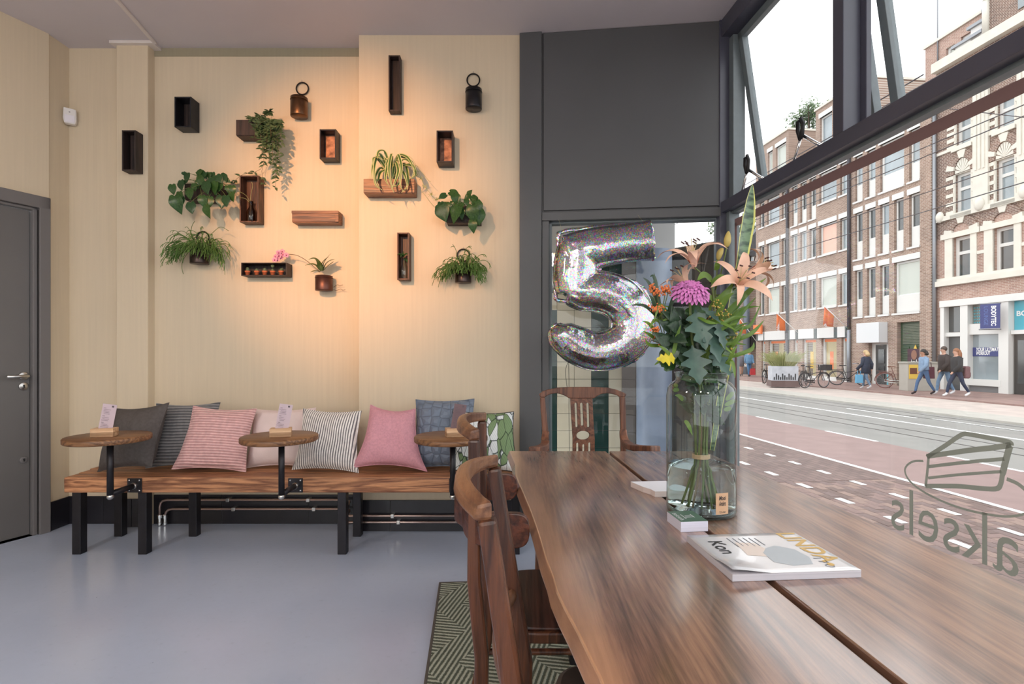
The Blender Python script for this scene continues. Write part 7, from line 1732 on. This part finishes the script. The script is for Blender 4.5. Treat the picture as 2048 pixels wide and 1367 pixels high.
person(gpos(1733,778), aS+.35, 1.66, 'woman in a dark blue coat walking past the black shop door', (52,58,74), (108,128,150), (226,222,222), (206,176,130), hairlen=.10, jacket=(.72,(54,60,76),1.12), stride=.20)
p2,_ = person(gpos(1849,789), math.pi*.96, 1.68, 'woman in a denim jacket walking in front of the grey cabinet', (126,150,178), (72,100,138), (46,34,36), (36,30,30), M_SKIND, hairlen=.06, jacket=(.98,(128,152,180),1.0), stride=.27)
person(gpos(1890,789), math.pi*.98, 1.78, 'man in a dark brown jacket with a black backpack', (58,50,50), (112,142,172), (230,228,230), (70,54,46), hairlen=0, jacket=(.86,(60,50,50),1.15), stride=.22)
person(gpos(1915,793), math.pi*.97, 1.70, 'woman with long auburn hair and a black leather jacket', (42,42,46), (44,54,80), (232,230,230), (150,98,66), hairlen=.34, jacket=(.93,(44,44,48),1.08), stride=.30)
person(gpos(1482.5,752), aS+math.pi-.3, 1.62, 'woman in a grey dress strolling beside the man in blue', (120,116,124), (196,150,128), (80,70,70), (206,170,120), hairlen=.1, jacket=(.72,(116,112,120),.95), stride=.16)
person(gpos(1498,753), aS+math.pi-.2, 1.74, 'man in a blue jacket strolling beside the corner of the block', (104,146,182), (76,116,158), (50,46,48), (210,206,202), hairlen=0, jacket=(.88,(104,146,182),1.08), stride=.18)
# bags and backpacks
def bag(px, py, base_py, w_, h, d, mt, label, nm='shopping_bag', cat='bag', ang=0.0, pack=False, dy=0.0):
    g = gpos(px, base_py); z = EYE-(py-HY)/F*g.y; t = thing(nm, label, cat, (g.x,g.y+dy,z-h/2), ang); m = MB()
    if pack:
        m.box((-d/2,-w_/2,0),(d/2,w_/2,h)); m.build('pack', mt, t, bevel=.05); m = MB(); m.box((-d/2-.04,-w_*.36,.05),(-d/2,w_*.36,h*.5)); m.build('pocket', mt, t, bevel=.03)
        m = MB(); m.tube([(d/2,-.1,h*.9),(d/2+.14,-.1,h*.85),(d/2+.16,-.1,h*.3),(d/2,-.1,h*.1)], .02, 6); m.tube([(d/2,.1,h*.9),(d/2+.14,.1,h*.85),(d/2+.16,.1,h*.3),(d/2,.1,h*.1)], .02, 6); m.build('straps', mt, t)
    else:
        m.prism([(-w_/2,0),(w_/2,0),(w_*.46,h),(-w_*.46,h)], -d/2, d/2); m.build('bag_body', mt, t, bevel=.01)
        m = MB(); m.tube([(-w_*.25,0,h),(-w_*.2,0,h+.16),(w_*.2,0,h+.16),(w_*.25,0,h)], .012, 6); m.build('handle', mt, t)
bag(1718,757,778,.30,.36,.10,mat('sky_blue_bag',(110,176,214),.5),'light blue bag carried by the woman in the dark coat')
bag(1860,745,789,.36,.44,.12,mat('maroon_bag',(96,42,60),.6),'maroon bag hanging behind the woman in denim',dy=.05)
bag(1898,732,789,.34,.50,.20,mat('black_nylon',(44,44,48),.7),'black backpack worn by the man in brown',nm='backpack',cat='backpack',ang=math.pi,pack=True,dy=.0)
bag(1929,744,793,.32,.44,.2,mat('plum_print_pack',(120,84,88),.7,var=(30,.3)),'plum patterned backpack of the auburn-haired woman',nm='backpack',cat='backpack',ang=math.pi,pack=True)
bag(1505,743,753,.34,.42,.14,mat('red_bag',(206,58,64),.5),'red shopping bag beside the man in blue')
bag(1473,741,752,.30,.42,.14,mat('pink_bag',(222,130,140),.5),'pinkish shopping bag beside the woman in grey')
# ---------------- bicycles ----------------
M_TYRE = mat('bicycle_tyre', (42,40,42), .7); M_BFRAME = mat('bicycle_black', (38,38,42), .35); M_RIM = mat('bicycle_rim', (170,170,172), .3, .8); M_SADDLE = mat('saddle_brown', (126,84,66), .6)
def bicycle(loc, ang, label, frame=M_BFRAME, tyre=M_TYRE, basket=False, guard=M_BFRAME, saddle=M_TYRE, tilt=0.0, group='bicycles parked on the far sidewalk'):
    t = thing('bicycle', label, 'bicycle', M=Matrix.Translation(loc) @ Matrix.Rotation(ang,4,'Z') @ Matrix.Rotation(tilt,4,'X'), group=group); r = .345; wb = 1.08
    for x in (-wb/2,wb/2):
        w = sub('wheel', t, Matrix.Translation((x,0,r)))
        circ = lambda rr: [(rr*math.cos(i*math.pi/14),0,rr*math.sin(i*math.pi/14)) for i in range(28)]
        MB().tube(circ(r-.018), .020, 6, closed=True).build('tyre', tyre, w); MB().tube(circ(r-.045), .011, 5, closed=True).build('rim', M_RIM, w)
        m = MB()
        for i in range(14): a = i*2*math.pi/14; m.tube([(0,.02*(-1)**i,0),((r-.05)*math.cos(a),0,(r-.05)*math.sin(a))], .0025, 3, caps=False)
        m.tube([(0,-.05,0),(0,.05,0)], .022, 8); m.build('spokes', M_RIM, w)
        f = [((r+.025)*math.cos(a),0,(r+.025)*math.sin(a)) for a in [math.radians(q) for q in range(30 if x < 0 else 20,190 if x < 0 else 150,12)]]
        MB().tube(f, .018, 5).build('mudguard', frame, w)
    bb = (-.10,0,.29); st_ = (-.27,0,.82); hd = (.33,0,.88); hb_ = (.37,0,.72)
    m = MB()
    for P in ([bb,st_],[bb,hb_],[(-.22,0,.62),hb_],[(-wb/2,.06,r),bb],[(-wb/2,-.06,r),bb],[(-wb/2,.06,r),(-.24,.0,.7)],[(-wb/2,-.06,r),(-.24,0,.7)],[hb_,hd]): m.tube(P, .017, 7)
    m.build('frame', frame, t); m = MB(); m.tube([hb_,(.44,.05,.55),(wb/2,.05,r)], .013, 6); m.tube([hb_,(.44,-.05,.55),(wb/2,-.05,r)], .013, 6); m.build('fork', frame, t)
    m = MB(); m.tube([hd,(.30,0,1.02)], .014, 6); m.tube(spline([(.12,.28,1.03),(.22,.27,1.06),(.34,.15,1.06),(.34,0,1.03),(.34,-.15,1.06),(.22,-.27,1.06),(.12,-.28,1.03)],4), .013, 6); m.build('handlebar', M_RIM, t)
    m = MB(); m.tube([st_,(-.29,0,.92)], .014, 6); m.prism([(-.44,.93),(-.42,.985),(-.30,.97),(-.14,.975),(-.14,.95),(-.3,.935)], -.07, .07); m.build('saddle', saddle, t, bevel=.02)
    m = MB(); m.tube([(-wb/2-.02,-.03,r+.03),(-.30,-.03,.34),(-.02,-.03,.34),(-.02,-.03,.24),(-.30,-.03,.25),(-wb/2-.02,-.03,r-.04)], .022, 6); m.build('chain_guard', guard, t)
    m = MB(); m.tube([(-.1,-.12,.29),(-.1,.12,.29)], .014, 6); m.tube([(-.1,.12,.29),(-.02,.12,.16)], .01, 5); m.cbox((-.02,.15,.15),(.09,.08,.02)); m.tube([(-.1,-.12,.29),(-.18,-.12,.42)], .01, 5); m.cbox((-.18,-.15,.43),(.09,.08,.02)); m.build('cranks', M_RIM, t)
    m = MB()
    for y in (-.07,.07): m.tube([(-.28,y,.75),(-.85,y,.76)], .008, 5); m.tube([(-.75,y,.76),(-wb/2,y,r)], .007, 5)
    m.build('rear_rack', frame, t)
    m = MB(); m.tube([(-.3,.05,.3),(-.36,.16,.0)], .011, 5); m.build('kickstand', frame, t)
    if basket:
        b_ = sub('basket', t, Matrix.Translation((.62,0,.78))); m = MB(); m.box((-.17,-.22,0),(.17,.22,.01)); m.box((-.17,-.22,0),(-.16,.22,.26)); m.box((.16,-.22,0),(.17,.22,.26)); m.box((-.17,-.22,0),(.17,-.21,.26)); m.box((-.17,.21,0),(.17,.22,.26)); m.build('crate', M_TYRE, b_)
    return t
def bk(pxa, pya, pxb, pyb, dz=.10):          # rear and front wheel feet
    a, b = gpos(pxa,pya,dz), gpos(pxb,pyb,dz); return (a+b)/2, math.atan2(b.y-a.y, b.x-a.x)
L_, a_ = bk(1609,776,1648,775); bicycle(L_, a_, 'black bicycle with a dark crate at its front', basket=True)
L_, a_ = bk(1594,774,1620,766); bicycle(L_, a_, 'black bicycle leaning behind the one with the crate')
L_, a_ = bk(1519,768,1552,764); bicycle(L_, a_, 'bicycle farthest left, before the grassy planter', guard=M_RIM)
L_, a_ = bk(1536,762,1570,758); bicycle(L_, a_, 'second bicycle behind the grassy planter', guard=M_RIM)
L_, a_ = bk(1689,770,1710,770.5); bicycle(L_, a_, 'bicycle chained at the zinc drainpipe')
L_, a_ = bk(1782,776,1817,777); bicycle(L_, a_, 'brown bicycle with pale chain guard before the garage', mat('bicycle_brown',(128,84,76),.4), mat('rosy_tyre',(150,96,88),.7), guard=M_SILLW, saddle=M_SADDLE)
# ---------------- planter, cabinet, post ----------------
g = gpos(1566,772); t = thing('street_planter', 'low street planter with pale grass and a printed panel', 'planter', g, -.2)
m = MB(); m.box((-.62,-.4,0),(.62,.4,.28)); m.build('base', mat('planter_brown',(112,90,86),.7), t); m = MB(); m.box((-.56,-.36,.28),(.56,.36,.95)); m.build('box', mat('planter_panel',(196,198,206),.6,var=(4,.15)), t)
m = MB()
for q in range(11): m.box((-.5+q*.09,-.375,.32),(-.45+q*.09,-.362,.45+.08*((q*5)%3)))
o = m.build('panel_print', M_BLK, t); o['kind'] = 'stuff'
m = MB(); rg = random.Random(3)
for q in range(420):
    a = rg.uniform(0,6.28); rr = rg.random()*.5; b0 = Vector((rr*math.cos(a),rr*.6*math.sin(a),.92)); d = Vector((math.cos(a)*rg.uniform(.2,.7),math.sin(a)*rg.uniform(.1,.5),rg.uniform(.3,.8)))
    m.ribbon(bez(b0, b0+d*.8+Vector((0,0,.15)), b0+d*1.1-Vector((0,0,.12)),4), [.014,.02,.018,.012,.003], (0,-1,.2), .1)
o = m.build('grass', leafmat('dry_grass',(150,158,98),(186,184,130),.6,3), t); o['kind'] = 'stuff'
g = gpos(1842,781); t = thing('utility_cabinet', 'grey utility cabinet with a yellow poster on the sidewalk', 'cabinet', g, 0)
m = MB(); m.box((-.62,-.1,0),(.62,.4,1.12)); m.build('body', mat('cabinet_grey',(186,180,170),.6,var=(3,.05)), t, bevel=.01); m = MB(); m.box((-.65,-.13,1.12),(.65,.43,1.2)); m.build('lid', mat('cabinet_lid',(172,168,158),.6), t, bevel=.01)
m = MB(); m.box((-.58,-.12,.5),(-.22,-.105,1.08)); m.build('poster', M_POST, t); m = MB(); m.box((-.55,-.126,.7),(-.26,-.12,.95)); m.build('poster_picture', mat('poster_brown',(110,60,44),.6), t)
g = gpos(1493,748); t = thing('signal_post', 'tall blue-grey post with striped foot at the corner', 'post', g)
m = MB(); m.tube([(0,0,0),(0,0,9.5)], [.26,.16], 12); m.build('shaft', mat('post_grey',(120,132,148),.5), t)
for z in (.55,1.0,1.45): MB().lathe([(.275,z),(.275,z+.22)], 14).build('white_band', M_SILLW, t)
m = MB(); m.box((.25,-.2,1.9),(.6,.2,2.9)); m.build('signal_box', M_BLKD, t)
